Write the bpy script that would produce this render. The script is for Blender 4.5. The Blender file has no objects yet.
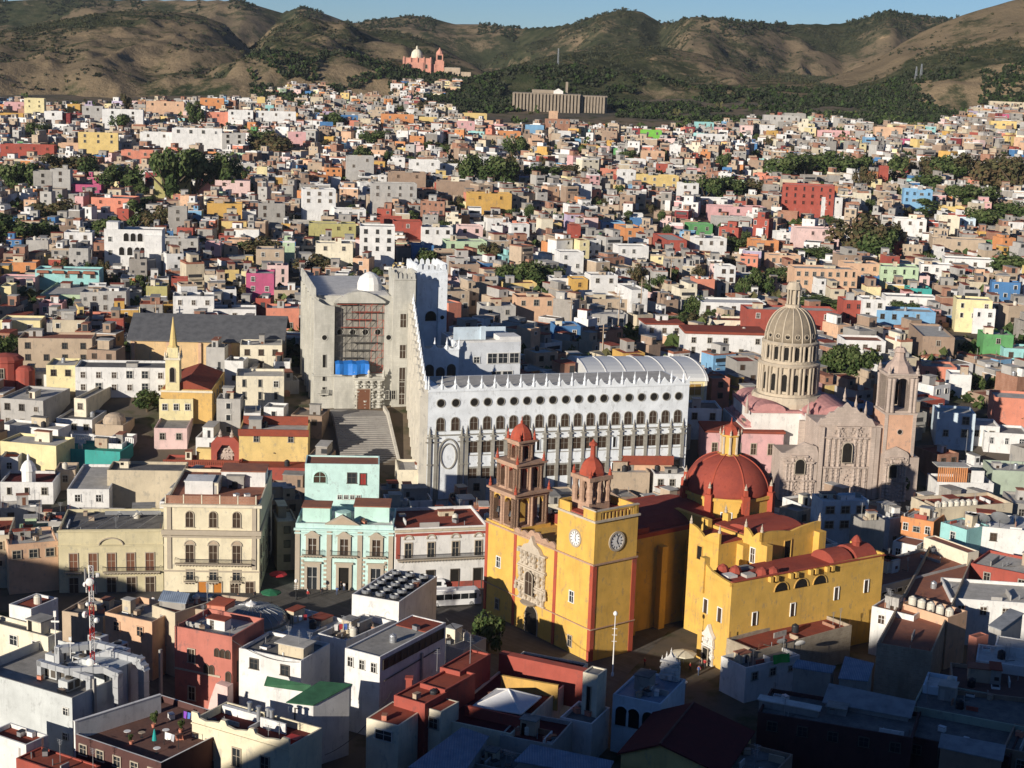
import bpy, bmesh, math, random
import numpy as np
from math import sin, cos, tan, radians, degrees, atan2, hypot, sqrt, pi
from mathutils import Vector, Matrix
random.seed(7)
SC = bpy.context.scene
COL = SC.collection

# ------------------------------------------------------------ camera, sky, sun, exposure
FPX, PITCH, ROLL, CAMH = 1600.0, radians(11.4), 0.035, 100.0
_F = np.array([0, cos(PITCH), -sin(PITCH)]); _R0 = np.array([1., 0, 0]); _U0 = np.array([0, sin(PITCH), cos(PITCH)])
_R = cos(ROLL)*_R0 + sin(ROLL)*_U0; _U = cos(ROLL)*_U0 - sin(ROLL)*_R0
CAM = np.array([0, 0, CAMH])
cd = bpy.data.cameras.new('camera'); cam = bpy.data.objects.new('camera', cd); COL.objects.link(cam)
cd.sensor_width = 36; cd.lens = FPX/1024*36; cd.clip_start = 1; cd.clip_end = 30000
M4 = Matrix(((_R[0], _U[0], -_F[0], 0), (_R[1], _U[1], -_F[1], 0), (_R[2], _U[2], -_F[2], CAMH), (0, 0, 0, 1)))
cam.matrix_world = M4
SC.camera = cam
SUN_EL, SUN_AZ = radians(15.5), radians(180+38)      # azimuth clockwise from +Y: behind the camera and to its left
wd = bpy.data.worlds.new('World'); SC.world = wd; wd.use_nodes = True
nt = wd.node_tree; bg = nt.nodes['Background']
sky = nt.nodes.new('ShaderNodeTexSky'); sky.sky_type = 'NISHITA'; sky.sun_disc = False
sky.sun_elevation = SUN_EL; sky.sun_rotation = SUN_AZ; sky.altitude = 2000; sky.air_density = 1.0; sky.dust_density = 0.0; sky.ozone_density = 4.0
tint = nt.nodes.new('ShaderNodeMix'); tint.data_type = 'RGBA'; tint.blend_type = 'MULTIPLY'; tint.inputs[0].default_value = 1; tint.inputs[7].default_value = (.82, .96, 1.18, 1)   # clear thin mountain air
nt.links.new(sky.outputs[0], tint.inputs[6]); nt.links.new(tint.outputs[2], bg.inputs[0]); bg.inputs[1].default_value = 0.058
sl = bpy.data.lights.new('sun', 'SUN'); sl.energy = 5.0; sl.angle = radians(0.5); sl.color = (1.0, 0.92, 0.80)
so = bpy.data.objects.new('sun', sl); COL.objects.link(so)
_sd = Vector((sin(SUN_AZ)*cos(SUN_EL), cos(SUN_AZ)*cos(SUN_EL), sin(SUN_EL)))
so.rotation_euler = _sd.to_track_quat('Z', 'Y').to_euler(); so.location = (-200, -200, 300)
SC.view_settings.view_transform = 'Standard'; SC.view_settings.look = 'None'
SC.view_settings.exposure = 0.26; SC.view_settings.gamma = 1.0
SC.view_settings.use_curve_mapping = False
HAZE = 2.6e-5
SC.cycles.max_bounces = 5; SC.cycles.diffuse_bounces = 2; SC.cycles.glossy_bounces = 2

# ------------------------------------------------------------ pixel rays and the lie of the land
def ray(px, py): return _F + (px-512)/FPX*_R + (384-py)/FPX*_U
def atz(px, py, z):
    d = ray(px, py); return CAM + (z-CAMH)/d[2]*d
def aty(px, py, y):
    d = ray(px, py); return CAM + y/d[1]*d
def proj(p):
    d = np.asarray(p, float)-CAM; k = d@_F
    return 512+FPX*(d@_R)/k, 384-FPX*(d@_U)/k
def hsh(ix, iy, s=0):
    n = (ix*374761393 + iy*668265263 + s*974634777) & 0x7fffffff
    n = ((n ^ (n >> 13))*1274126177) & 0x7fffffff
    return ((n ^ (n >> 16)) & 0xffff)/65535.0
def vnoise(x, y, s=0):
    x = np.asarray(x, float); y = np.asarray(y, float)
    ix = np.floor(x).astype(np.int64); iy = np.floor(y).astype(np.int64); fx = x-ix; fy = y-iy
    fx = fx*fx*(3-2*fx); fy = fy*fy*(3-2*fy)
    a = hsh(ix, iy, s); b = hsh(ix+1, iy, s); c = hsh(ix, iy+1, s); d = hsh(ix+1, iy+1, s)
    return (a*(1-fx)+b*fx)*(1-fy)+(c*(1-fx)+d*fx)*fy
def fbm(x, y, s=0, o=4):
    v = 0; a = .5; t = 0
    for k in range(o):
        v = v+a*vnoise(x*2**k, y*2**k, s+k); t += a; a *= .5
    return v/t
_PY = [0, 300, 345, 372, 400, 500, 600, 700, 800, 900, 1000, 1150, 1300, 1500, 2500]
_PZ = [0, 0, 1.2, 5, 12.3, 16.5, 20, 24, 30.5, 38, 46, 56.5, 66, 79, 120]
_LX, _LZ = [-340, -230, -186, -158, -140, -128], [30, 50, 48, 42, 22, 0]  # unseen rise left of the view, added to shade the left facades
_CX = [-900, -330, -200, -176, -158, -150, -140, -40, 0, 60, 200, 900]
_CZ = [20, 40, 55, 66, 83, 92, 98.5, 97, 98.2, 99, 102, 100]
def T(x, y):
    x = np.asarray(x, float); y = np.asarray(y, float)
    b = np.interp(y, _PY, _PZ)+.021*x*np.clip((y-350)/850, 0, 1.3)
    b = b+np.clip((y-480)/200, 0, 1)*(fbm(x/130, y/130, 3, 3)-.5)*9
    h = np.interp(x, _CX, _CZ)-.66*np.maximum(0, y-1.5)-.25*np.maximum(0, -y-60)
    b = np.maximum(b, np.interp(x, _LX, _LZ, left=0, right=0)*np.exp(-((y-171)/38)**2))
    return np.maximum(b, h)
def hit(px, py):                                   # where a sight line meets the ground
    d = ray(px, py); d = d/d[1]
    ys = np.arange(170, 1700, 1.0); P = CAM[None, :]+ys[:, None]*d[None, :]
    k = np.argmax(P[:, 2] <= T(P[:, 0], P[:, 1]))
    return P[k]
def hit_h(px, py, h):                              # where it passes h metres above the ground
    d = ray(px, py); d = d/d[1]
    ys = np.arange(165, 1700, .5); P = CAM[None, :]+ys[:, None]*d[None, :]
    k = np.argmax(P[:, 2] <= T(P[:, 0], P[:, 1])+h)
    return P[k]
def along(P, dx, dy, px):                          # metres along (dx,dy) from P until pixel column px
    u = (px-512)/FPX; n = _R-u*_F
    return -((np.asarray(P, float)-CAM)@n)/(np.array([dx, dy, 0.])@n)

# ------------------------------------------------------------ materials
MAT = {}
def _new(name):
    m = bpy.data.materials.new(name); m.use_nodes = True
    n = m.node_tree; return m, n, n.nodes['Principled BSDF']
def mix(n, fac, a, b, t='MIX'):
    x = n.nodes.new('ShaderNodeMix'); x.data_type = 'RGBA'; x.blend_type = t
    for s, v in ((x.inputs[0], fac), (x.inputs[6], a), (x.inputs[7], b)):
        if isinstance(v, (int, float)): s.default_value = v
        elif isinstance(v, tuple): s.default_value = (*v[:3], 1)
        else: n.links.new(v, s)
    return x.outputs[2]
def ramp(n, src, p0, p1, a=(0, 0, 0), b=(1, 1, 1)):
    r = n.nodes.new('ShaderNodeValToRGB'); r.color_ramp.elements[0].position = p0; r.color_ramp.elements[1].position = p1
    r.color_ramp.elements[0].color = (*a, 1); r.color_ramp.elements[1].color = (*b, 1); n.links.new(src, r.inputs[0]); return r.outputs[0]
def coords(n, scale=(1, 1, 1), rnd=True):
    tc = n.nodes.new('ShaderNodeTexCoord'); mp = n.nodes.new('ShaderNodeMapping'); mp.inputs['Scale'].default_value = scale
    n.links.new(tc.outputs['Object'], mp.inputs[0])
    if rnd:
        oi = n.nodes.new('ShaderNodeObjectInfo'); mu = n.nodes.new('ShaderNodeMath'); mu.operation = 'MULTIPLY'; mu.inputs[1].default_value = 61
        n.links.new(oi.outputs['Random'], mu.inputs[0]); n.links.new(mu.outputs[0], mp.inputs['Location'])
    return mp.outputs[0]
def noise(n, vec, sc, det=5, rough=.6):
    t = n.nodes.new('ShaderNodeTexNoise'); t.inputs['Scale'].default_value = sc; t.inputs['Detail'].default_value = det; t.inputs['Roughness'].default_value = rough
    n.links.new(vec, t.inputs['Vector']); return t.outputs['Fac']
def bump(n, b, src, st=.3, dist=.05):
    k = n.nodes.new('ShaderNodeBump'); k.inputs['Strength'].default_value = st; k.inputs['Distance'].default_value = dist
    n.links.new(src, k.inputs['Height']); n.links.new(k.outputs[0], b.inputs['Normal'])
def sc3(c, f): return tuple(min(1, x*f) for x in c)
def plaster(name, rgb, dirt=.5, rough=.9):
    if name in MAT: return MAT[name]
    m, n, b = _new(name)
    g = sum(rgb)/3; dk = tuple(.45*(x*.6+g*.4) for x in rgb)
    c = mix(n, ramp(n, noise(n, coords(n), .35, 6), .35, .7), sc3(rgb, 1.05), sc3(rgb, .84))
    c = mix(n, ramp(n, noise(n, coords(n, (1, 1, .6)), .9, 8, .7), .56, .64), c, tuple(.78*x*.75+.22*g*.75 for x in rgb))
    st = ramp(n, noise(n, coords(n, (1.3, 1.3, .13)), 1.0, 5, .65), .55, .82)
    mu = n.nodes.new('ShaderNodeMath'); mu.operation = 'MULTIPLY'; mu.inputs[1].default_value = dirt; n.links.new(st, mu.inputs[0])
    c = mix(n, mu.outputs[0], c, dk)
    n.links.new(c, b.inputs['Base Color']); b.inputs['Roughness'].default_value = rough; b.inputs['Specular IOR Level'].default_value = .15
    bump(n, b, noise(n, coords(n), 3, 4), .25, .04)
    MAT[name] = m; return m
def roofing(name, rgb, rgb2, sc=.5):
    if name in MAT: return MAT[name]
    m, n, b = _new(name)
    c = mix(n, ramp(n, noise(n, coords(n), sc, 7, .68), .38, .66), rgb, rgb2)
    c = mix(n, ramp(n, noise(n, coords(n), sc*5, 4), .55, .8), c, sc3(rgb, .62))
    n.links.new(c, b.inputs['Base Color']); b.inputs['Roughness'].default_value = .95; b.inputs['Specular IOR Level'].default_value = .1
    bump(n, b, noise(n, coords(n), 4, 4), .3, .05)
    MAT[name] = m; return m
def plain(name, rgb, rough=.6, metal=0, spec=.3, var=.15):
    if name in MAT: return MAT[name]
    m, n, b = _new(name)
    c = mix(n, noise(n, coords(n), 1.2, 4), sc3(rgb, 1+var), sc3(rgb, 1-var))
    n.links.new(c, b.inputs['Base Color']); b.inputs['Roughness'].default_value = rough; b.inputs['Metallic'].default_value = metal; b.inputs['Specular IOR Level'].default_value = spec
    MAT[name] = m; return m
def striped(name, rgb, rgb2, sc=3, axis='X', bands=.5, dist=0.0):
    if name in MAT: return MAT[name]
    m, n, b = _new(name)
    w = n.nodes.new('ShaderNodeTexWave'); w.bands_direction = axis; w.inputs['Scale'].default_value = sc; w.inputs['Distortion'].default_value = dist
    n.links.new(coords(n, rnd=False), w.inputs['Vector'])
    c = mix(n, ramp(n, w.outputs['Fac'], bands-.15, bands+.15), rgb, rgb2)
    c = mix(n, ramp(n, noise(n, coords(n), .6, 6), .4, .75), c, sc3(rgb, .7))
    n.links.new(c, b.inputs['Base Color']); b.inputs['Roughness'].default_value = .7
    bump(n, b, w.outputs['Fac'], .6, .06)
    MAT[name] = m; return m
def masonry(name, rgb, rgb2, mortar, bw=.6, bh=.3):
    if name in MAT: return MAT[name]
    m, n, b = _new(name)
    t = n.nodes.new('ShaderNodeTexBrick'); tc = n.nodes.new('ShaderNodeTexCoord'); sx = n.nodes.new('ShaderNodeSeparateXYZ'); cx = n.nodes.new('ShaderNodeCombineXYZ'); ad = n.nodes.new('ShaderNodeMath')
    n.links.new(tc.outputs['Object'], sx.inputs[0]); n.links.new(sx.outputs[0], ad.inputs[0]); n.links.new(sx.outputs[1], ad.inputs[1])
    n.links.new(ad.outputs[0], cx.inputs[0]); n.links.new(sx.outputs[2], cx.inputs[1]); n.links.new(cx.outputs[0], t.inputs['Vector'])
    t.inputs['Color1'].default_value = (*rgb, 1); t.inputs['Color2'].default_value = (*rgb2, 1); t.inputs['Mortar'].default_value = (*mortar, 1)
    t.inputs['Scale'].default_value = 1; t.inputs['Brick Width'].default_value = bw; t.inputs['Row Height'].default_value = bh; t.inputs['Mortar Size'].default_value = .02
    c = mix(n, ramp(n, noise(n, coords(n, (1, 1, .3)), .45, 6, .65), .4, .75), t.outputs['Color'], sc3(rgb, .6))
    n.links.new(c, b.inputs['Base Color']); b.inputs['Roughness'].default_value = .95; b.inputs['Specular IOR Level'].default_value = .1
    bump(n, b, noise(n, coords(n), 3, 5), .5, .08)
    MAT[name] = m; return m

WALLS = dict(
    white=(.70, .685, .655), cream=(.72, .65, .50), beige=(.55, .47, .34), grey=(.42, .40, .37), concrete=(.33, .31, .28), tan=(.46, .36, .26),
    brown=(.33, .235, .17), brick=(.40, .20, .13), ochre=(.56, .34, .10), yellow=(.66, .49, .20), paleyellow=(.74, .64, .36), orange=(.60, .26, .11),
    peach=(.62, .40, .26), salmon=(.62, .24, .16), pink=(.62, .36, .35), palepink=(.70, .50, .46), magenta=(.46, .10, .19), red=(.35, .085, .062), maroon=(.24, .05, .05),
    green=(.12, .32, .12), lime=(.2, .52, .08), palegreen=(.44, .55, .36), sage=(.36, .42, .33), mint=(.50, .72, .63), teal=(.06, .34, .30), turquoise=(.30, .56, .54),
    blue=(.075, .19, .38), skyblue=(.20, .38, .56), paleblue=(.55, .64, .70), olive=(.42, .38, .16), lilac=(.45, .38, .50), darkbrown=(.10, .05, .045))  # the pale blue also serves white walls with their shade painted in
def W(k):
    if k in ('brick',): return masonry('wall_brick', (.40, .20, .13), (.34, .16, .10), (.35, .30, .25))
    if k == 'block': return masonry('wall_block', (.36, .33, .29), (.31, .28, .25), (.24, .22, .20), .9, .45)
    if k == 'stone': return masonry('wall_stone', (.42, .38, .31), (.36, .32, .26), (.30, .27, .22), 1.1, .55)
    if k == 'rubble': return masonry('wall_rubble', (.40, .33, .24), (.32, .26, .19), (.40, .36, .30), .7, .4)
    return plaster('wall_'+k, WALLS[k], .62 if k in ('white', 'cream', 'grey', 'concrete', 'beige', 'tan', 'brown') else .42)
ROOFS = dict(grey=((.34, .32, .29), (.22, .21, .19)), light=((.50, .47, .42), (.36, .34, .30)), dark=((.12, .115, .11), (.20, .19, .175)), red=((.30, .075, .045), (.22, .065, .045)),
             brick=((.34, .14, .085), (.24, .11, .08)), brown=((.17, .09, .07), (.12, .07, .06)), white=((.66, .64, .60), (.48, .46, .43)), darkred=((.13, .03, .028), (.10, .028, .026)))
def RF(k):
    if k == 'greentile': return striped('roof_greentile', (.03, .11, .05), (.06, .19, .09), 5, 'X', .5, 2.5)
    if k == 'bluemetal': return striped('roof_bluemetal', (.19, .24, .32), (.26, .31, .38), .9, 'X', .5)
    if k == 'tin': return striped('roof_tin', (.26, .27, .28), (.36, .37, .38), 2.5, 'X', .5)
    return roofing('roof_'+k, *ROOFS[k])
GLASS = plain('window_glass', (.028, .032, .036), .18, 0, .5, .3)
GLASSB = plain('window_glass_brown', (.06, .04, .028), .3, 0, .4, .3)
DARK = plain('dark_opening', (.02, .018, .016), .9, 0, .1)
FRAME = plain('frame_white', (.62, .60, .55), .7); FRSOFT = plain('frame_soft', (.36, .33, .28), .8)
FRSTONE = plain('frame_stone', (.42, .36, .28), .9, 0, .1)
FRDARK = plain('frame_dark', (.10, .085, .07), .7)
WOOD = plain('door_wood', (.16, .07, .04), .6)
IRON = plain('iron_black', (.03, .03, .032), .5)
METAL = plain('galvanised_metal', (.42, .43, .44), .4, .6)
PWHITE = plain('white_paint', (.78, .76, .72), .6)
PBLACK = plain('black_plastic', (.025, .025, .028), .5)
ASPH = roofing('asphalt', (.06, .058, .056), (.085, .08, .076), .3)
COBBLE = masonry('cobble_paving', (.135, .125, .112), (.105, .097, .088), (.07, .065, .06), .4, .3)

# ------------------------------------------------------------ mesh builder
class MB:
    def __init__(s): s.v = []; s.f = []; s.mi = []; s.ms = []; s.m = Matrix.Identity(4)
    def mat(s, m):
        if m not in s.ms: s.ms.append(m)
        return s.ms.index(m)
    def add(s, vs, fs, m):
        k = len(s.v); i = s.mat(m); s.cuts = getattr(s, 'cuts', [])+[(k, len(s.f))]
        s.v += [tuple(s.m @ Vector(p)) for p in vs]; s.f += [tuple(k+a for a in f) for f in fs]; s.mi += [i]*len(fs)
    def box(s, x0, x1, y0, y1, z0, z1, m):
        s.add([(x0, y0, z0), (x1, y0, z0), (x1, y1, z0), (x0, y1, z0), (x0, y0, z1), (x1, y0, z1), (x1, y1, z1), (x0, y1, z1)],
              [(3, 2, 1, 0), (4, 5, 6, 7), (0, 1, 5, 4), (1, 2, 6, 5), (2, 3, 7, 6), (3, 0, 4, 7)], m)
    def prism(s, poly, z0, z1, m):                      # polygon in xy, extruded in z
        n = len(poly); vs = [(*p, z0) for p in poly]+[(*p, z1) for p in poly]
        s.add(vs, [tuple(range(n-1, -1, -1)), tuple(range(n, 2*n))]+[(i, (i+1) % n, n+(i+1) % n, n+i) for i in range(n)], m)
    def extr(s, poly, y0, y1, m):                       # polygon in xz (counter-clockwise seen from the front), extruded in y
        n = len(poly); vs = [(p[0], y0, p[1]) for p in poly]+[(p[0], y1, p[1]) for p in poly]
        s.add(vs, [tuple(range(n)), tuple(range(2*n-1, n-1, -1))]+[((i+1) % n, i, n+i, n+(i+1) % n) for i in range(n)], m)
    def ring(s, po, pi_, y0, y1, m):                    # frame between two outlines in xz
        n = len(po); vs = [(p[0], y0, p[1]) for p in po]+[(p[0], y0, p[1]) for p in pi_]+[(p[0], y1, p[1]) for p in po]+[(p[0], y1, p[1]) for p in pi_]
        fs = []
        for i in range(n):
            j = (i+1) % n; fs += [(i, j, n+j, n+i), (j, i, 2*n+i, 2*n+j), (n+i, n+j, 3*n+j, 3*n+i)]
        s.add(vs, fs, m)
    def lathe(s, prof, m, n=12, x=0, y=0, cap=True, ph=0):
        k = len(prof); vs = []; fs = []
        for (r, z) in prof:
            for j in range(n):
                a = 2*pi*(j+ph)/n; vs.append((x+r*cos(a), y+r*sin(a), z))
        for i in range(k-1):
            for j in range(n):
                j2 = (j+1) % n; fs.append((i*n+j, i*n+j2, (i+1)*n+j2, (i+1)*n+j))
        if cap: fs += [tuple(range(n-1, -1, -1)), tuple((k-1)*n+j for j in range(n))]
        s.add(vs, fs, m)
    def tube(s, p, q, r, m, n=6, r2=None):
        p = Vector(p); q = Vector(q); d = (q-p)
        if d.length < 1e-6: return
        u = d.orthogonal().normalized(); w = d.normalized().cross(u); r2 = r if r2 is None else r2
        vs = [p+r*(cos(2*pi*j/n)*u+sin(2*pi*j/n)*w) for j in range(n)]+[q+r2*(cos(2*pi*j/n)*u+sin(2*pi*j/n)*w) for j in range(n)]
        s.add(vs, [tuple(range(n-1, -1, -1)), tuple(range(n, 2*n))]+[(j, (j+1) % n, n+(j+1) % n, n+j) for j in range(n)], m)
    def mesh(s, name, smooth=False):
        me = bpy.data.meshes.new(name); me.from_pydata(s.v, [], s.f)
        for m in s.ms: me.materials.append(m)
        me.polygons.foreach_set('material_index', s.mi)
        if smooth: me.polygons.foreach_set('use_smooth', [True]*len(s.f))
        me.update(); return me
    def obj(s, name, parent=None, smooth=False): return link(name, s.mesh(name, smooth), parent)
def link(name, data, parent=None, loc=None, rz=0, scale=None):
    o = bpy.data.objects.new(name, data); COL.objects.link(o)
    if parent: o.parent = parent
    if loc is not None: o.location = loc
    if rz: o.rotation_euler.z = rz
    if scale: o.scale = scale
    return o
LABELS = {}
def tag(o, label, cat, group=None):
    o['label'] = label; o['category'] = cat
    if group: o['group'] = group
    LABELS.setdefault(label, []).append((o.name, group))
    return o
def empty(name, loc, rz, label, cat, group=None):
    o = link(name, None, None, loc, rz); o.empty_display_size = .5
    return tag(o, label, cat, group)
def part(name, parent, fn, smooth=False):
    b = MB(); fn(b); return b.obj(name, parent, smooth)
def pieces(name, parent, fn):                       # every added solid becomes a part of its own
    b = MB(); fn(b); ends = b.cuts[1:]+[(len(b.v), len(b.f))]
    for (v0, f0), (v1, f1) in zip(b.cuts, ends):
        q = MB(); q.v = b.v[v0:v1]; q.f = [tuple(i-v0 for i in f) for f in b.f[f0:f1]]; q.mi = [0]*len(q.f); q.ms = [b.ms[b.mi[f0]]]; q.obj(name, parent)
def struct(o, kind='structure'): o['kind'] = kind; return o

def rectp(w, h, z=0): return [(-w/2, z), (w/2, z), (w/2, z+h), (-w/2, z+h)]
def archp(w, h, z=0, n=8):
    r = w/2; return [(-r, z), (r, z)]+[(r*cos(pi*i/n), z+h-r+r*sin(pi*i/n)) for i in range(0, n+1)]
def circp(r, z=0, n=16): return [(r*cos(2*pi*i/n), z+r*sin(2*pi*i/n)) for i in range(n)]
_WM = {}
def winmesh(kind, w, h, fr=None, pane=None, bars=True, sill=True):
    fr = fr or FRAME; pane = pane or GLASS; k = (kind, round(w, 2), round(h, 2), fr.name, pane.name, bars, sill)
    if k in _WM: return _WM[k]
    b = MB(); t = min(.16, .14*w)
    P = {'r': rectp, 'a': archp, 'o': lambda w, h, z=0: circp(w/2, z+w/2)}[kind]
    b.ring(P(w+2*t, h+(t if kind != 'o' else 2*t), 0 if kind != 'o' else -t), P(w, h), -.16, 0, fr)
    b.extr(P(w, h), -.045, 0, pane)
    if bars and kind != 'o' and w > .7:
        b.box(-.035, .035, -.08, -.046, .02, h-.05, fr); b.box(-w/2, w/2, -.078, -.046, h*.55, h*.55+.06, fr)
    if sill and kind != 'o': b.box(-w/2-t-.1, w/2+t+.1, -.24, 0, -.12, 0, fr)
    _WM[k] = b.mesh('window'); return _WM[k]
def windows(parent, pts, kind, w, h, fr=None, pane=None, name='window', y=0, rz=0, bars=True, sill=True, x=None):
    me = winmesh(kind, w, h, fr, pane, bars, sill); o = None
    for (a, z) in pts:
        loc = (a, y, z) if x is None else (x, a, z)
        o = link(name, me, parent, loc, rz)
    return o
# ------------------------------------------------------------ terrain
def grid_mesh(name, X, Y, Z, mats, attr=None, smooth=True):
    ny, nx = X.shape; vs = np.stack([X, Y, Z], -1).reshape(-1, 3)
    i = np.arange(ny-1)[:, None]*nx+np.arange(nx-1)[None, :]
    f = np.stack([i, i+1, i+nx+1, i+nx], -1).reshape(-1, 4)
    me = bpy.data.meshes.new(name); me.from_pydata(vs.tolist(), [], f.tolist())
    me.materials.append(mats); me.polygons.foreach_set('use_smooth', [smooth]*len(f))
    if attr is not None:
        a = me.attributes.new('veg', 'FLOAT', 'POINT'); a.data.foreach_set('value', attr.reshape(-1).astype(np.float32))
    me.update(); return me
def ground_mat():
    m, n, b = _new('hill_town_ground')
    c = mix(n, ramp(n, noise(n, coords(n, rnd=False), .02, 8, .65), .4, .62), (.17, .13, .09), (.09, .085, .075))
    c = mix(n, ramp(n, noise(n, coords(n, rnd=False), .12, 6), .5, .7), c, (.035, .05, .02))
    n.links.new(c, b.inputs['Base Color']); b.inputs['Roughness'].default_value = 1; b.inputs['Specular IOR Level'].default_value = 0
    return m
gx = np.concatenate([np.arange(-900, -240, 30), np.arange(-240, 241, 8), np.arange(270, 901, 30)]).astype(float)
gy = np.concatenate([np.arange(-500, -20, 30), np.arange(-20, 640, 8), np.arange(640, 1361, 20)]).astype(float)
X, Y = np.meshgrid(gx, gy)
struct(link('ground', grid_mesh('ground', X, Y, T(X, Y), ground_mat())))

# the paved square and street in front of the basilica
b = MB(); b.add([(-75, 236, .02), (14, 236, .02), (40, 300, .02), (-75, 300, .02)], [(0, 1, 2, 3)], COBBLE); struct(b.obj('plaza_paving'))

# ridges: pixel crest points with their own distance -> real heights; fronts and backs fall away from the crest
def ridge(pts, sf, sb, amp, seed, veg):
    out = []
    for (px, row, D) in pts:
        d = ray(px, row); az = atan2(d[0], d[1]); out.append((az, CAMH+D*d[2]/hypot(d[0], d[1]), D))
    out.sort(); a = np.array(out); return dict(az=a[:, 0], z=a[:, 1], D=a[:, 2], sf=sf, sb=sb, amp=amp, s=seed, veg=veg)
RID = [
    ridge([(-500, 10, 2800), (-150, -6, 2800), (0, 0, 2800), (60, -3, 2800), (120, -1, 2800), (190, 0, 2750), (240, 0, 2700), (262, 6, 2700), (282, 12, 2700), (300, 6, 2650), (318, 11, 2650), (345, 21, 2650), (356, 23, 2650), (372, 19, 2650), (385, 18, 2650), (410, 15, 2650), (430, 17, 2650), (455, 24, 2650), (485, 24, 2650), (520, 27, 2600),
           (555, 25, 2500), (580, 21, 2450), (600, 13, 2400), (622, 8, 2400), (642, 10, 2400), (662, 22, 2400), (690, 16, 2250), (715, 17, 2250), (745, 21, 2300), (790, 24, 2450), (840, 23, 2500), (868, 16, 2500), (888, 11, 2500), (915, 15, 2550), (950, 18, 2600), (1020, 22, 2700), (1200, 24, 2700), (1500, 40, 2700)], .27, .4, 42, 11, .47),
    ridge([(-500, 60, 1750), (-100, 46, 1750), (0, 31, 1760), (40, 24, 1780), (90, 14, 1800), (130, 10, 1850), (165, 12, 1900), (195, 13, 1930), (225, 24, 1900), (250, 50, 1850), (268, 74, 1800), (320, 120, 1700)], .225, .4, 30, 21, .54),
    ridge([(200, 90, 1850), (240, 62, 1930), (262, 38, 2000), (276, 24, 2050), (300, 20, 2060), (335, 24, 2060), (365, 28, 2050), (400, 32, 2000), (430, 42, 1920), (455, 56, 1850), (500, 80, 1750), (540, 110, 1700)], .235, .4, 30, 31, .42),
    ridge([(420, 110, 1650), (470, 84, 1700), (520, 66, 1780), (560, 54, 1800), (600, 48, 1830), (630, 46, 1830), (665, 47, 1830), (700, 54, 1800), (735, 66, 1750), (770, 84, 1680), (820, 106, 1600), (860, 130, 1500)], .20, .4, 22, 41, .66),
    ridge([(600, 160, 1450), (690, 128, 1500), (740, 110, 1560), (790, 92, 1600), (835, 76, 1640), (862, 66, 1680), (885, 54, 1680), (910, 38, 1690), (935, 25, 1700), (960, 15, 1700), (985, 7, 1700), (1010, 0, 1700), (1040, -8, 1700), (1120, -30, 1700), (1300, -40, 1700), (1600, 20, 1700)], .235, .4, 16, 51, .12),
    ridge([(250, 120, 1440), (310, 92, 1450), (350, 80, 1460), (385, 75, 1470), (440, 75, 1470), (480, 82, 1460), (520, 94, 1440), (560, 104, 1420), (620, 110, 1420), (680, 135, 1400)], .12, .12, 5, 61, .62),
]
HMAT = None
def hills_z(AZ, Rr):
    x = Rr*np.sin(AZ); y = Rr*np.cos(AZ); z = T(x, np.minimum(y, 1500))+np.maximum(0, y-1500)*.012; veg = np.full_like(z, .5)
    for q in RID:
        zc = np.interp(AZ, q['az'], q['z'], left=-400, right=-400); D = np.interp(AZ, q['az'], q['D'])
        g = Rr-D; a = np.clip(np.abs(g)/260, 0, 1)
        nz = fbm(x/240, y/240, q['s'], 5); rg = 1-np.abs(2*fbm(x/150+7, y/260, q['s']+5, 4)-1)*2
        sf = q['sf'] if q['s'] == 11 else np.clip((zc-T(1325*np.sin(AZ), 1325*np.cos(AZ)))/np.maximum(D-1335, 60), .02, .4)
        zz = zc-np.where(g < 0, -g*sf, g*q['sb'])+a*q['amp']*((nz-.5)*1.6+(rg-.5)*.9)+((fbm(x/45, y/45, q['s']+9, 4)-.5)*9+(fbm(x/16, y/16, q['s']+13, 3)-.5)*4)*np.clip(np.abs(g)/60, .12, 1)
        vv = q['veg']+(nz-.5)*.9-(rg-.5)*.35
        if q['s'] == 51: vv = vv+np.clip((-g-130)/60, 0, 1)*.62-np.clip((-g-235)/40, 0, 1)*.38-.05
        up = zz > z; veg = np.where(up, vv, veg); z = np.where(up, zz, z)
    t0 = T(x, np.minimum(y, 1500)); k = np.clip((Rr-1335)/70, 0, 1); z = t0+(z-t0)*k
    return x, y, z, np.clip(veg, 0, 1)
def hill_mat():
    m, n, b = _new('hill_grass_and_scrub')
    at = n.nodes.new('ShaderNodeAttribute'); at.attribute_name = 'veg'
    v = coords(n, rnd=False)
    ad = n.nodes.new('ShaderNodeMath'); ad.operation = 'ADD'; n.links.new(at.outputs['Fac'], ad.inputs[0])
    sp = n.nodes.new('ShaderNodeMath'); sp.operation = 'MULTIPLY_ADD'; sp.inputs[1].default_value = 2.2; sp.inputs[2].default_value = -1.1; n.links.new(noise(n, v, .028, 9, .78), sp.inputs[0]); n.links.new(sp.outputs[0], ad.inputs[1])
    dry = mix(n, ramp(n, noise(n, v, .006, 6), .4, .62), (.24, .178, .108), (.155, .12, .076))
    dry = mix(n, ramp(n, noise(n, v, .03, 6), .62, .72), dry, (.33, .235, .14))
    grn = mix(n, ramp(n, noise(n, v, .05, 6), .4, .65), (.034, .043, .021), (.075, .074, .040))
    c = mix(n, ramp(n, ad.outputs[0], .38, .62), dry, grn)
    n.links.new(c, b.inputs['Base Color']); b.inputs['Roughness'].default_value = 1; b.inputs['Specular IOR Level'].default_value = 0
    bump(n, b, noise(n, v, .08, 6, .7), .8, 4)
    return m
az = np.radians(np.arange(-34, 34.01, .13)); rr = np.concatenate([np.linspace(1325, 2200, 110), np.linspace(2212, 3600, 80)])
AZ, RR = np.meshgrid(az, rr); hx, hy, hz, hv = hills_z(AZ, RR); hz -= 4*np.clip((1420-RR)/80, 0, 1)
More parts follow.
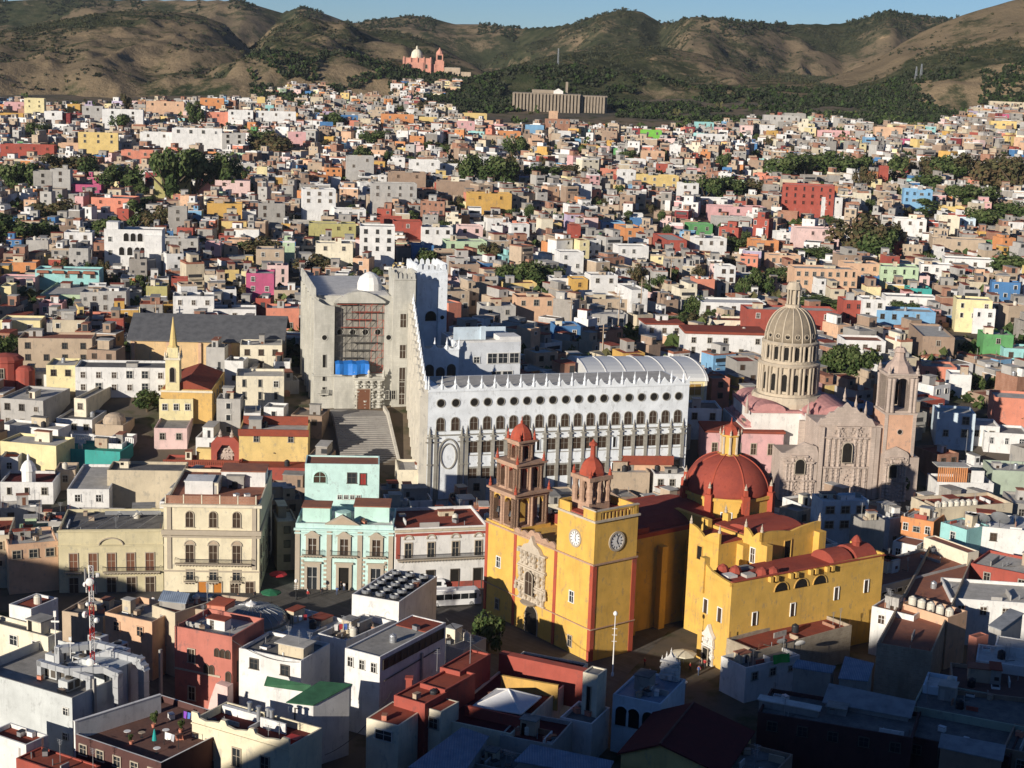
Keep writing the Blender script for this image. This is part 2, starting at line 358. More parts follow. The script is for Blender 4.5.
struct(link('hills', grid_mesh('hills', hx, hy, hz, hill_mat(), hv)))

# the thin air between the camera and the hills
hb_ = MB() if 'MB' in globals() else None
hb_.box(-2300, 2300, -620, 3720, -3, 330, DARK); hz_o = hb_.obj('haze'); hz_o['kind'] = 'stuff'; hz_o.data.materials.clear()
hm_ = bpy.data.materials.new('thin_haze'); hm_.use_nodes = True; hm_.node_tree.nodes.clear()
ho_ = hm_.node_tree.nodes.new('ShaderNodeOutputMaterial'); hv_n = hm_.node_tree.nodes.new('ShaderNodeVolumePrincipled'); hv_n.inputs['Color'].default_value = (.80, .88, 1, 1); hv_n.inputs['Density'].default_value = HAZE
hm_.node_tree.links.new(hv_n.outputs[0], ho_.inputs['Volume']); hz_o.data.materials.append(hm_)

# ------------------------------------------------------------ foliage
def leafmat(name, rgb, rgb2):
    m, n, b = _new(name)
    c = mix(n, ramp(n, noise(n, coords(n), 2.2, 3), .35, .65), rgb, rgb2)
    n.links.new(c, b.inputs['Base Color']); b.inputs['Roughness'].default_value = .8; b.inputs['Specular IOR Level'].default_value = .12
    return m
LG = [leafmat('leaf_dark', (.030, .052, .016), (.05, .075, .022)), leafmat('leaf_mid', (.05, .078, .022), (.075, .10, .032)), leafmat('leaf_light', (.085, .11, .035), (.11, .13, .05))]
LO = [leafmat('leaf_olive', (.075, .075, .03), (.10, .09, .04)), leafmat('leaf_brown', (.10, .07, .035), (.13, .09, .045)), leafmat('leaf_olive_dark', (.05, .05, .022), (.07, .065, .03))]
BARK = plain('bark', (.10, .075, .05), .95)
def crown_mesh(seed, mats, n=1700, shape='round'):
    r = random.Random(seed); b = MB(); lobes = []
    for k in range(9):
        if shape == 'tall': lobes.append((r.uniform(-.22, .22), r.uniform(-.22, .22), r.uniform(.1, 1.75)*(.95), r.uniform(.22, .36)))
        elif shape == 'palm': pass
        else: lobes.append((r.uniform(-.6, .6), r.uniform(-.6, .6), r.uniform(.35, 1.15), r.uniform(.28, .5)))
    for k in range(n):
        lx, ly, lz, lr = r.choice(lobes); th = r.uniform(0, 2*pi); u = r.uniform(-.8, 1); rad = lr*(r.random()**.35)
        s = sqrt(1-u*u); c = Vector((lx+rad*s*cos(th), ly+rad*s*sin(th), lz+rad*u))
        q = r.uniform(.035, .085); nrm = Vector((s*cos(th), s*sin(th), u))+Vector((r.uniform(-.9, .9), r.uniform(-.9, .9), r.uniform(-.5, .9)))
        nrm.normalize(); a = nrm.orthogonal().normalized(); a.rotate(Matrix.Rotation(r.uniform(0, 6.3), 3, nrm)); w = nrm.cross(a)
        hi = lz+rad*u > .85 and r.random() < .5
        m = mats[2] if hi else r.choice(mats[:2])  # in green crowns paler top leaves paint the sunlight into the colour
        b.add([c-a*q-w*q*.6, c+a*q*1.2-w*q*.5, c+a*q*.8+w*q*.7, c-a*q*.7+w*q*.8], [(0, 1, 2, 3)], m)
    return b.mesh('crown')
CROWN = {'g': [crown_mesh(i, LG) for i in range(4)], 'o': [crown_mesh(10+i, LO) for i in range(2)], 't': [crown_mesh(20+i, LG, 900, 'tall') for i in range(2)]}
def trunk_mesh():
    b = MB(); b.tube((0, 0, -.4), (0, 0, .25), .055, BARK, 7, .045); 
    for k in range(5):
        a = k*1.3; b.tube((0, 0, .2), (.35*cos(a), .35*sin(a), .7+.1*(k % 3)), .03, BARK, 5, .012)
    return b.mesh('trunk')
TRUNK = trunk_mesh()
def tree(px, pyb, pyt, wpx, label, kind='g', group=None, P=None, name='tree'):
    if P is None: P = hit(px, pyb)
    z = float(T(P[0], P[1])); h = aty(px, pyt, P[1])[2]-z; w = wpx/FPX*P[1]*1.38/2
    t = empty(name, (P[0], P[1], z), random.uniform(0, 6), label, 'tree', group)
    hh = max(h, 1.5); k = hh*.94/(1.95 if kind == 't' else 1.6)
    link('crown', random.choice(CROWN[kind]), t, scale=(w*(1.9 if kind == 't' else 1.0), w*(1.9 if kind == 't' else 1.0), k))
    link('trunk', TRUNK, t, scale=(hh, hh, k))
    return t
# ------------------------------------------------------------ houses
HOUSES = []
def frame_at(A, ang):
    a = radians(ang); return np.array([cos(a), sin(a)]), np.array([-sin(a), cos(a)])
def wallbox(b, w, d, z0, z1, m, ph=.6, t=.25, cap=None):
    cap = cap or m
    b.add([(0, 0, z0), (w, 0, z0), (w, d, z0), (0, d, z0), (0, 0, z1), (w, 0, z1), (w, d, z1), (0, d, z1),
           (t, t, z1), (w-t, t, z1), (w-t, d-t, z1), (t, d-t, z1), (t, t, z1-ph-.3), (w-t, t, z1-ph-.3), (w-t, d-t, z1-ph-.3), (t, d-t, z1-ph-.3)],
          [(0, 1, 5, 4), (1, 2, 6, 5), (2, 3, 7, 6), (3, 0, 4, 7), (8, 9, 13, 12)[::-1], (9, 10, 14, 13)[::-1], (10, 11, 15, 14)[::-1], (11, 8, 12, 15)[::-1]], m)
    b.add([(0, 0, z1), (w, 0, z1), (w, d, z1), (0, d, z1), (t, t, z1), (w-t, t, z1), (w-t, d-t, z1), (t, d-t, z1)],
          [(0, 1, 5, 4), (1, 2, 6, 5), (2, 3, 7, 6), (3, 0, 4, 7)], cap)
def house(xl, yt, xr, h, ang, dep, wall, roof, win, label, name='house', cat='house', cap=None, hut=None, z1=None, ph=.6, side=0, band=None, group=None, lside=0, wk='r', fr=None, pane=None, reg=True, kind=None, ww=None, z0=None):
    """front-left top corner at pixel (xl,yt), front-right corner on column xr; h: metres, or pixel row of the foot when >60; dep: metres, or -column of the rear right corner"""
    if z1 is not None: A = atz(xl, yt, z1)
    elif h >= 60: A = hit(xl, h); A = aty(xl, yt, A[1])
    else: A = hit_h(xl, yt, h)
    u, v = frame_at(A, ang); zt = A[2]
    w = along(A, u[0], u[1], xr) if xr > 60 or xr < 0 or h >= 60 or True else xr
    w = abs(w); B = A[:2]+w*u
    if dep < 0: dep = abs(along((*B, zt), v[0], v[1], -dep))
    dep = min(max(dep, 3), 60)
    zs = [float(T(*(A[:2]+s*w*u+t*dep*v))) for s in (0, 1) for t in (0, 1)]
    zg = float(T(A[0], A[1])); zb = (min(zs)-.6 if z0 is None else z0)-zg; zt -= zg
    e = empty(name, (A[0], A[1], zg), radians(ang), label, cat, group)
    cm = W(cap) if cap else None
    part('wall', e, lambda b: (wallbox(b, w, dep, zb, zt, W(wall), ph, .25, cm)))
    part('roof', e, lambda b: b.box(.25, w-.25, .25, dep-.25, zt-ph-.2, zt-ph, RF(roof)))
    if band: part('cornice', e, lambda b: (b.box(-.12, w+.12, -.14, -.003, zt-.55, zt-.2, W(band)), b.box(-.08, w+.08, -.09, -.003, zt-1.0, zt-.85, W(band))))
    if hut:
        f, hw, hd, hh, hc = hut
        part('roof_room', e, lambda b: (b.box(f*w, f*w+hw, dep*.35, dep*.35+hd, zt-ph, zt-ph+hh, W(hc)), b.box(f*w-.15, f*w+hw+.15, dep*.35-.15, dep*.35+hd+.15, zt-ph+hh, zt-ph+hh+.18, RF(roof)),
                                        b.box(f*w+.3, f*w+1.1, dep*.35-.04, dep*.35, zt-ph, zt-ph+2, DARK)))
    k_fr = fr is not None
    if win:
        nr, nc = win[:2]; sh = win[2] if len(win) > 2 else min(3.2, (zt-.4)/nr)
        ww_ = ww or min(1.1, w/nc*.4); wh = min(1.55 if not ww else 2.3, sh*.46)
        if fr is None: fr = random.Random(label).choice([FRSOFT, FRSOFT, FRDARK, FRAME, W(wall)]); pane = pane or random.Random(label+'p').choice([GLASS, GLASSB, DARK])
        top = zt-.55-sh*.22-wh
        pts = [(w*(i+.5)/nc, top-r*sh) for r in range(nr) for i in range(nc) if top-r*sh > zb+.3]
        if reg is True and nr*nc > 3 and not k_fr:
            rs = random.Random(int(xl*31+yt)); pts = [p for p in pts if rs.random() > .14]
        r2 = random.Random(label+'w'); alt = r2.random() < .7 and not ww and wk == 'r' and len(pts) > 2
        a1 = [p for p in pts if not alt or r2.random() < .6]; a2 = [p for p in pts if p not in a1]
        windows(e, a1, wk, ww_, wh, fr, pane)
        if a2: windows(e, a2, wk, ww_*r2.choice([.7, .8, 1.4]), wh*r2.choice([.7, 1.0, 1.25]), r2.choice([fr, FRSOFT]), r2.choice([GLASS, DARK, GLASSB]), bars=r2.random() < .5)
        for sd, xx, rz in ((side, w, pi/2), (lside, 0, -pi/2)):
            if sd: windows(e, [(dep*(i+.5)/sd, top-r*sh) for r in range(nr) for i in range(sd) if top-r*sh > zb+.3], wk, ww_, wh, fr, pane, rz=rz, x=xx)
    e_info = dict(e=e, A=A, w=w, d=dep, ang=ang, u=u, v=v, zt=zt+zg, zr=zt+zg-ph, rect=(min(xl, xr), yt, max(xl, xr), min(h, yt+60) if h >= 60 else proj((A[0], A[1], zg))[1]), col=wall, label=label)
    HOUSES.append(e_info); return e_info
FOOT = []                                           # footprints of landmarks: (corner, u, v, w, d)
def foot(A, ang, w, d):
    u, v = frame_at(A, ang); FOOT.append((np.array(A[:2]), u, v, w, d))
PROT = []                                           # picture areas of things that stand free of infill
# tables ------------------------------------------------------
# ------------------------------------------------------------ basilica
YEL = plaster('basilica_yellow', (.66, .405, .095), .6); YELD = plaster('basilica_trim_yellow', (.62, .38, .10), .4)
REDP = plaster('basilica_red', (.40, .085, .05), .35); REDR = roofing('basilica_red_roof', (.33, .075, .05), (.26, .06, .045), .4)
PINKST = masonry('pink_carved_stone', (.50, .325, .225), (.42, .265, .185), (.30, .20, .15), .8, .5)
TANST = plaster('tan_carved_stone', (.52, .44, .34), .6)
SANDST = masonry('grey_tan_carved_stone', (.55, .445, .375), (.46, .375, .315), (.35, .29, .245), .9, .45)
CWHITE = plaster('limewash_white', (.72, .69, .64), .5)
def pinnacle(b, x, y, z, h, m, r=.22):
    b.lathe([(r*1.1, z), (r*1.1, z+h*.3), (r*.6, z+h*.33), (r*.9, z+h*.5), (r*.45, z+h*.68), (r*.2, z+h*.8), (r*.25, z+h*.86), (.02, z+h)], m, 8, x, y)
def carved(b, x0, x1, z0, z1, y, m, n=7, seed=1):
    """a relief of columns, niches and mouldings standing proud of a wall at y"""
    r = random.Random(seed); w = x1-x0
    for t in range(3):
        za = z0+(z1-z0)*t/3; zb = z0+(z1-z0)*(t+1)/3
        for i in range(n):
            x = x0+w*(i+.5)/n; rr = w/n*.3; tt = .16+.14*((i+t) % 2)
            b.box(x-rr, x+rr, y-tt, y, za+.25, zb-.3, m)
            b.lathe([(rr*1.1, za+.3), (rr*.6, za+.9), (rr*1.25, za+(zb-za)*.45), (rr*.55, za+(zb-za)*.6), (rr*1.2, zb-.7), (rr*1.3, zb-.3)], m, 8, x, y-tt-.05)
        b.box(x0-.15, x1+.15, y-.6, y-.002, zb-.3, zb, m); b.box(x0-.05, x1+.05, y-.4, y-.002, za, za+.25, m)
        for k in range(16):
            x = r.uniform(x0, x1); z = r.uniform(za+.4, zb-.5); s = r.uniform(.12, .3)
            b.box(x-s, x+s, y-.35-r.random()*.3, y-.002, z-s, z+s, m)
def baroque(b, x0, x1, z0, z1, y, m, seed):
    """a retable front: slender broken columns in pairs, stepped entablatures, thick small ornament"""
    r = random.Random(seed); w = x1-x0; zs = [z0, z0+(z1-z0)*.46, z0+(z1-z0)*.86, z1]
    for t in range(3):
        za, zb = zs[t], zs[t+1]; cols = [(.06, .2, .31, .69, .8, .94), (.1, .22, .33, .67, .78, .9), (.3, .7)][t]
        for f_ in cols:
            x = x0+w*f_; rr = .26+.1*(t == 0); p = [(rr*1.3, za), (rr*1.3, za+.5)]; z = za+.5
            while z < zb-1.2: h = r.uniform(.5, 1.1); p += [(rr*r.uniform(.55, .8), z+h*.3), (rr*r.uniform(.9, 1.35), z+h*.8)]; z += h
            p += [(rr*.7, zb-.6), (rr*1.5, zb-.3)]; b.lathe(p, m, 8, x, y-.22); b.box(x-rr*1.5, x+rr*1.5, y-.3, y, za, zb-.2, m)
            b.box(x-rr*2, x+rr*2, y-.62, y-.003, zb-.42, zb-.1, m)
        a, c = (.0, 1.0) if t < 2 else (.25, .75); b.box(x0+w*a, x0+w*c, y-.4, y-.004, zb-.3, zb-.05, m); b.box(x0+w*a-.1, x0+w*c+.1, y-.55, y-.005, zb-.14, zb, m)
        for k in range(70):
            x = x0+w*r.triangular(.02, .98, .5); z = r.uniform(za+.2, zb-.5); s = r.uniform(.1, .28); b.lathe([(s, 0), (s*.8, .1), (.02, .2)], m, 6) if False else b.box(x-s, x+s, y-r.uniform(.1, .38), y-.006, z-s*r.uniform(.5, 1.4), z+s, m)
def clockmesh(e, x, y, z, r, rz):
    o = part('clock', e, lambda b: (b.ring(circp(r*1.18, 0, 24), circp(r*.95, 0, 24), -.18, 0, FRSTONE), b.extr(circp(r*.96, 0, 24), -.09, 0, PWHITE)))
    o.location = (x, y, z); o.rotation_euler.z = rz
    def marks(b):
        for k in range(12):
            a = k*pi/6; c0, s0 = cos(a), sin(a); t = .07
            b.extr([(c0*r*.62-s0*t, s0*r*.62+c0*t), (c0*r*.62+s0*t, s0*r*.62-c0*t), (c0*r*.9+s0*t, s0*r*.9-c0*t), (c0*r*.9-s0*t, s0*r*.9+c0*t)], -.12, -.088, IRON)
        for a, l, t in ((radians(-60), .45, .07), (radians(75), .7, .05)):
            c0, s0 = cos(a), sin(a); b.extr([(-s0*t, c0*t), (s0*t, -c0*t), (c0*r*l+s0*t, s0*r*l-c0*t), (c0*r*l-s0*t, s0*r*l+c0*t)], -.15, -.12, IRON)
    part('clock_hands_and_numerals', o, marks)
bA = radians(-52.5); bC = atz(589, 662, 0); BW = 30.6
BL = bC[:2]-BW*np.array([cos(bA), sin(bA)])
BAS = empty('basilica', (BL[0], BL[1], 0), bA, 'yellow basilica with red dome, two towers and clock faces by the square', 'church')
foot((BL[0], BL[1]), -52.5, 48, 68)
TH = 24.6
def f(b):
    b.box(0, BW, 0, 9.6, -1, 17.2, YEL); b.box(BW-10, BW-.004, .004, 9.6, 17.2, TH, YEL)
    b.box(4.5, BW-7, 9.6, 37, -1, 17.4, YEL)                                   # nave
    for y in (14, 21, 28): b.box(BW-7, BW-5.6, y, y+1.4, -1, 15.5, YEL)
part('wall', BAS, f)
def f(b):
    for x in (0, 8.6, 20.2): b.box(x-.02, x+.75, -.1, -.003, -1, 17.0, REDP)
    b.box(BW-.75, BW+.1, -.1, .75, -1, 17.05, REDP); b.box(BW+.003, BW+.1, 8.7, 9.7, -1, 17.05, REDP)
pieces('pilaster', BAS, f)
def f(b):
    for z, t in ((5.7, .16), (17.1, .3)):
        b.box(-.2, BW+.25, -.25, -.12, z, z+t, PINKST); b.box(BW+.12, BW+.28, -.25, 9.8, z, z+t, PINKST)
    b.box(BW-10.3, BW+.3, -.3, 9.9, TH, TH+.35, TANST)
part('cornice', BAS, f)
def f(b):                                                                     # rippled parapet over the front
    pts = [(8.6, 17.25)]; n = 44
    for i in range(n+1):
        x = 8.6+(20.4-8.6)*i/n; t = i/n
        z = 17.9+.8*max(0, 1-abs(t-.5)*5)**.7+.55*abs(sin(t*pi*6)); pts.append((x, z))
    pts.append((20.4, 17.25)); b.extr(pts[::-1], -.1, .3, PINKST)
    b.extr([(9, 17.2), (20, 17.2), (20, 18.1), (9, 18.1)], .1, .4, YEL)
part('parapet', BAS, f)
def f(b):
    carved(b, 10.6, 18.2, 5.9, 15.4, -.1, TANST, 6, 3)
    b.extr([(11.6, 15.4), (17.2, 15.4), (16.4, 16.3), (15.2, 16.8), (14.4, 18.2), (13.6, 16.8), (12.4, 16.3)], -.8, -.1, TANST)
    for x in (10.2, 11.2, 17.6, 18.6): pinnacle(b, x, -.6, 7.5, 2.2, TANST, .3)
    b.lathe([(.2, 5.0), (.9, 5.4), (1.6, 5.7), (2.0, 6.1)], TANST, 16, 14.4, -.3)
por = part('portal', BAS, f)
windows(por, [(14.4, 7.5)], 'a', 2.0, 4.2, FRSTONE, GLASSB, y=-.9)
windows(BAS, [(14.4, 0)], 'a', 3.4, 5.2, FRSTONE, DARK, 'door', bars=False, sill=False)
windows(BAS, [(4.2, 9.6), (25.3, 9.2)], 'r', 1.1, 1.9, PWHITE, GLASS); windows(BAS, [(4.2, 1.6), (25.3, 1.2)], 'r', 1.0, 1.9, FRSTONE, GLASS)
clockmesh(BAS, BW-5, 0, 20.7, 1.35, 0); clockmesh(BAS, BW, 4.9, 20.7, 1.5, pi/2)
def belfry_tier(b, x0, x1, y0, y1, z0, z1, col, pier, corn, arches=2, inner=None, t=1.15):
    w = x1-x0; d = y1-y0; h = z1-z0; (b.box(x0+w*.3, x1-w*.3, y0+d*.3, y1-d*.3, z0, z1-.9, inner or col) if t < 1.5 else b.box(x0+w*.42, x1-w*.42, y0+d*.6, y1-d*.2, z0+1.0, z1-2.2, DARK))  # the dark core paints in the shade inside the open belfry
    for i in range(arches+1):
        for (x, y) in [(x0+(w-t)*i/arches, y0), (x0+(w-t)*i/arches, y1-t), (x0, y0+(d-t)*i/arches), (x1-t, y0+(d-t)*i/arches)]:
            b.box(x, x+t, y, y+t, z0, z1-.9, col); b.lathe([(.4, z0), (.28, z0+.5), (.34, z0+h*.3), (.26, z0+h*.4), (.34, z1-1.2), (.42, z1-.9)], pier, 8, x+t/2, y-.1 if y == y0 else y+t+.1)
            if y == y0 or True: b.lathe([(.24, z0), (.2, z1-.9)], pier, 8, x+t+.08 if x > x0+w/2 else x-.08, y+t/2)
    for i in range(arches):                                                   # spandrels with round heads
        s = (w-t)/arches; cx = x0+t/2+s*(i+.5); r = (s-t)/2; ztop = z1-.9
        arc = [(cx+r*cos(pi*k/8), ztop-.2-r+r*sin(pi*k/8)) for k in range(9)]
        for yy in (y0+.1, y1-t+.1): b.extr([(cx+s/2, ztop), (cx-s/2, ztop), (cx-s/2, ztop-.2-r)]+arc[::-1]+[(cx+s/2, ztop-.2-r)], yy, yy+.6, inner or col)
        s = (d-t)/arches; cy = y0+t/2+s*(i+.5); r = (s-t)/2
        arc = [(cy+r*cos(pi*k/8), ztop-.2-r+r*sin(pi*k/8)) for k in range(9)]
        m0 = b.m
        for xx in (x0+t-.1, x1-.1):
            b.m = m0 @ Matrix(((0, -1, 0, xx), (1, 0, 0, 0), (0, 0, 1, 0), (0, 0, 0, 1)))
            b.extr([(cy+s/2, ztop), (cy-s/2, ztop), (cy-s/2, ztop-.2-r)]+arc[::-1]+[(cy+s/2, ztop-.2-r)], 0, .6, inner or col)
        b.m = m0
    b.box(x0-.1, x1+.1, y0-.1, y1+.1, z1-.9, z1-.35, col); b.box(x0-.5, x1+.5, y0-.5, y1+.5, z1-.35, z1, corn)
    b.box(x0-.05, x1+.05, y0-.05, y1+.05, z0-.25, z0+.25, corn)
    for x in (x0, x1):
        for y in (y0, y1): pinnacle(b, x, y, z1, 1.8, REDP, .28)
def f(b):
    b.box(0.02, 8.4, .02, 8.4, 17.2, 17.75, YEL)
    belfry_tier(b, .5, 8.1, .3, 7.9, 17.8, 24.1, PINKST, PINKST, PINKST, 2, YELD)
    belfry_tier(b, 1.3, 7.3, 1.1, 7.1, 24.3, 29.4, PINKST, PINKST, PINKST, 2, REDP)
    belfry_tier(b, 2.6, 6.0, 2.4, 5.8, 29.5, 33.2, PINKST, PINKST, PINKST, 1, REDP)
    b.box(2.2, 6.4, 2.0, 6.2, 17.7, 18, REDP)
bt = part('bell_tower', BAS, f)
part('cupola', bt, lambda b: (b.lathe([(2.0, 33.1), (2.05, 33.6), (1.8, 34.6), (1.2, 35.4), (.5, 35.9), (.28, 36.0), (.28, 36.4), (.1, 36.6), (.05, 37.4)], REDP, 8, 4.3, 4.1, ph=.5), b.box(4.27, 4.33, 3.8, 4.4, 37.0, 37.06, IRON)))
for (x, y, z, s) in ((2.5, .9, 19.6, 1.0), (6.2, .9, 19.6, 1.0), (4.3, 4.0, 29.9, .9)):
    o = part('bell', bt, lambda b: b.lathe([(.55, 0), (.5, .2), (.35, .6), (.3, .9), (.08, 1.05)], IRON, 10)); o.location = (x, y, z); o.scale = (s, s, s)
def f(b):
    x0 = BW-10
    b.box(x0+.3, BW-.3, .3, 9.3, TH+.35, TH+.6, REDR)
    for (xa, xb, ya, yb) in ((x0, x0+3.2, 0, .4), (BW-3.2, BW, 0, .4), (BW-.4, BW, 0, 1.2), (BW-.4, BW, 8.4, 9.6), (x0, x0+.4, 0, 9.6), (x0, BW, 9.2, 9.6)): b.box(xa, xb, ya, yb, TH+.35, TH+1.9, YEL)
    for i in range(9): b.box(BW-.35, BW-.05, 1.4+i*.82, 1.75+i*.82, TH+.35, TH+1.7, YELD)
    b.box(BW-.45, BW+.06, 1.19, 8.41, TH+1.62, TH+1.9, YEL); b.box(BW-3.6, BW+.05, -.05, .45, TH+1.9, TH+2.1, TANST); b.box(BW-.45, BW+.08, -.06, 9.7, TH+1.9, TH+2.1, TANST)
part('balustrade', BAS, f)
def f(b):
    cx, cy = BW-6.6, 4.4; z = TH+.6
    b.box(cx-2.3, cx+2.3, cy-2.3, cy+2.3, z, z+1.4, PINKST)
    for i in (-1, 0, 1):
        for (x, y) in ((cx+i*1.9, cy-2.0), (cx+i*1.9, cy+2.0), (cx-2.0, cy+i*1.9), (cx+2.0, cy+i*1.9)):
            b.lathe([(.62, z+1.4), (.5, z+2), (.62, z+3.4), (.46, z+4), (.6, z+5.2)], PINKST, 8, x, y)
            if i: b.box(x-.3, x+.3, y-.3, y+.3, z+1.4, z+5.2, PINKST)
    b.box(cx-2.6, cx+2.6, cy-2.6, cy+2.6, z+5.2, z+5.9, PINKST)
    for x in (-2.2, 2.2):
        for y in (-2.2, 2.2): pinnacle(b, cx+x, cy+y, z+5.9, 1.6, REDP, .3)
tb = part('tower_belfry', BAS, f)
part('cupola', tb, lambda b: b.lathe([(2.2, TH+6.4), (2.25, TH+7.0), (1.9, TH+8.1), (1.2, TH+9.0), (.6, TH+9.4), (.5, TH+9.5), (.42, TH+11.4), (.75, TH+11.5), (.75, TH+11.9), (.3, TH+12.2), (.05, TH+12.6)], REDP, 8, BW-6.6, 4.4, ph=.5))
def barrel(b, x0, x1, y0, y1, z, rise, m, n=10):
    pts = [(x1, z), (x0, z)] if False else []
    pts = [((x0+x1)/2+(x1-x0)/2*cos(pi*i/n), z+rise*sin(pi*i/n)) for i in range(n+1)]
    b.extr(pts, y0, y1, m)
def f(b):
    barrel(b, 6, BW-8, 9.8, 36.5, 17.45, 2.6, REDR); b.box(4.6, BW-7.1, 9.7, 36.9, 17.4, 17.55, REDR)
    b.box(4.5, 5.1, 9.6, 37, 17.4, 18.2, REDP); b.box(BW-7.6, BW-7, 9.6, 37, 17.4, 18.2, REDP)
    b.box(18, BW-7.2, 13, 19, 17.5, 19.2, REDR)
part('roof', BAS, f)
def curvegable(x0, x1, z0, zlow, zhigh, n=10, flip=False):
    p = [(x0, z0), (x1, z0)]
    for i in range(n+1):
        t = i/n; x = x1+(x0-x1)*t; s = abs(2*t-1); p.append((x, zlow+(zhigh-zlow)*(1-(1-s)**2 if not flip else (1-s**2))**1.0))
    return p
DX, DY = 17.2, 44.4
def f(b):                                                                     # crossing, transept and the chapels beside it
    b.box(2, 30, 36, 53, -1, 15.5, YEL); b.box(26, 39, 31.4, 46.7, -1, 18.6, YEL); b.box(27, 34.6, 25.4, 31.3, -1, 17.8, YEL)
    b.extr(curvegable(27, 34.6, 17.75, 18.3, 19.9), 25.4, 25.9, YEL); b.extr(curvegable(34.7, 39, 18.55, 18.9, 20.3), 31.4, 31.9, YEL)
    m0 = b.m; b.m = m0 @ Matrix(((0, -1, 0, 39), (1, 0, 0, 0), (0, 0, 1, 0), (0, 0, 0, 1)))
    b.extr(curvegable(31.4, 46.7, 18.55, 19.4, 20.2, 10), 0, .5, YEL); b.m = m0
    b.box(39, 40.6, 31.3, 32.7, 10, 18.2, YEL); b.box(39, 40.4, 44.9, 46.7, 10, 18.6, YEL)
    b.box(34.6, 36.2, 29.9, 31.3, 10, 17.4, YEL); b.box(BW-5, 27, 35, 35.8, 17.3, 20.2, YEL); b.box(18, 27, 30, 31, 17.3, 19.8, YEL)
part('transept', BAS, f)
def f(b):
    b.box(27.2, 34.4, 26.0, 31.2, 17.8, 18.1, REDR); b.box(26.2, 38.4, 32.0, 46.5, 18.6, 18.8, REDR); barrel(b, 29, 36, 33.5, 45, 18.7, .9, REDR)
    b.box(2.2, 29.8, 36.3, 52.8, 15.5, 15.8, REDR)
ROOFM = RF('light')
part('transept_roof', BAS, f)
def f(b):
    for (x, y, z) in ((27.2, 25.6, 19.9), (34.4, 25.6, 19.9), (34.9, 31.6, 20.3), (38.8, 31.6, 20.3), (38.8, 46.5, 20.2), (26, 35.4, 20.2)): pinnacle(b, x, y, z, 1.5, TANST, .26)
pieces('pinnacle', BAS, f)
def f(b):                                                                     # drum
    b.lathe([(8.7, 13.5), (8.7, 20.9), (9.1, 20.95), (9.1, 21.5), (8.4, 21.6)], YEL, 8, DX, DY, ph=.5)
    for k in range(8):
        a = (k+.5)*pi/4; x, y = DX+8.75*cos(a), DY+8.75*sin(a)
        b.lathe([(.95, 13.5), (.95, 22.2), (.5, 22.3), (.45, 23.4)], REDP, 4, x, y, ph=.5+a*2/pi); pinnacle(b, x, y, 23.2, 1.4, TANST, .3)
dr = part('drum', BAS, f)
for k in range(8):
    a = k*pi/4; R = 8.7*cos(pi/8); o = link('window', winmesh('r' if k % 2 else 'o', 1.9, 2.9, PWHITE, GLASSB), dr, (DX+R*cos(a), DY+R*sin(a), 15.9), a+pi/2)
prof = [(8.35*cos(t)**.92 if t < 1.5 else 0.02, 21.3+7.2*sin(t)) for t in [i*pi/2/14 for i in range(14)]]
dm = part('dome', BAS, lambda b: b.lathe(prof, REDR, 48, DX, DY, ph=.5), True)
for k in range(8):
    def f(b):
        a = (k+.5)*pi/4
        for i in range(len(prof)-1): b.tube((DX+prof[i][0]*cos(a), DY+prof[i][0]*sin(a), prof[i][1]), (DX+prof[i+1][0]*cos(a), DY+prof[i+1][0]*sin(a), prof[i+1][1]), .17, REDP, 6)
    part('rib', dm, f)
def f(b):
    b.lathe([(2.3, 27.9), (2.3, 28.4), (1.65, 28.5), (1.65, 31.8), (2.0, 31.9), (2.0, 32.2)], YELD, 8, DX, DY)
    b.lathe([(1.8, 32.2), (1.75, 32.8), (1.2, 33.6), (.3, 34.1), (.1, 34.7), (.04, 35.4)], REDP, 8, DX, DY)
    for k in range(8):
        a = k*pi/4; b.lathe([(.28, 28.5), (.22, 30.1), (.28, 31.8)], TANST, 6, DX+1.75*cos(a), DY+1.75*sin(a)); pinnacle(b, DX+2.0*cos(a), DY+2.0*sin(a), 32.2, 1.2, TANST, .2)
part('lantern', dm, f)
def f(b):                                                                     # sacristy wing along the street
    b.box(36.4, 44.6, 16.6, 51.5, -1, 15.2, YEL)
    m0 = b.m; b.extr(curvegable(36.4, 44.6, 15.15, 15.7, 17.0, 12, True)[:2]+[(44.6, 15.7), (42, 15.9), (39, 16.4), (37.4, 17.2), (36.4, 17.4)], 16.6, 17.1, YEL)
    b.m = m0 @ Matrix(((0, -1, 0, 44.6), (1, 0, 0, 0), (0, 0, 1, 0), (0, 0, 0, 1))); b.extr([(16.6, 15.15), (51.5, 15.15), (51.5, 16.2), (16.6, 15.75)], 0, .5, YEL); b.m = m0
    b.box(36.4, 44.6, 51, 51.5, 15.2, 16.4, YEL)
    for y in (25.4, 29.9, 34.4, 38.2): b.box(44.6, 45.3, y-.9, y-.3, 15.0, 15.9, YEL); b.box(44.6, 45.3, y+.3, y+.9, 15.0, 15.9, YEL)
    b.box(36.4, 37.6, 16.2, 17.4, 12, 18.2, YEL)
sac = part('side_wing', BAS, f); sac.rotation_euler.z = radians(-5.3); sac.location = (46.9-(44.6*cos(radians(5.3))+16.6*sin(radians(5.3))), 16.6-(-44.6*sin(radians(5.3))+16.6*cos(radians(5.3))), 0)
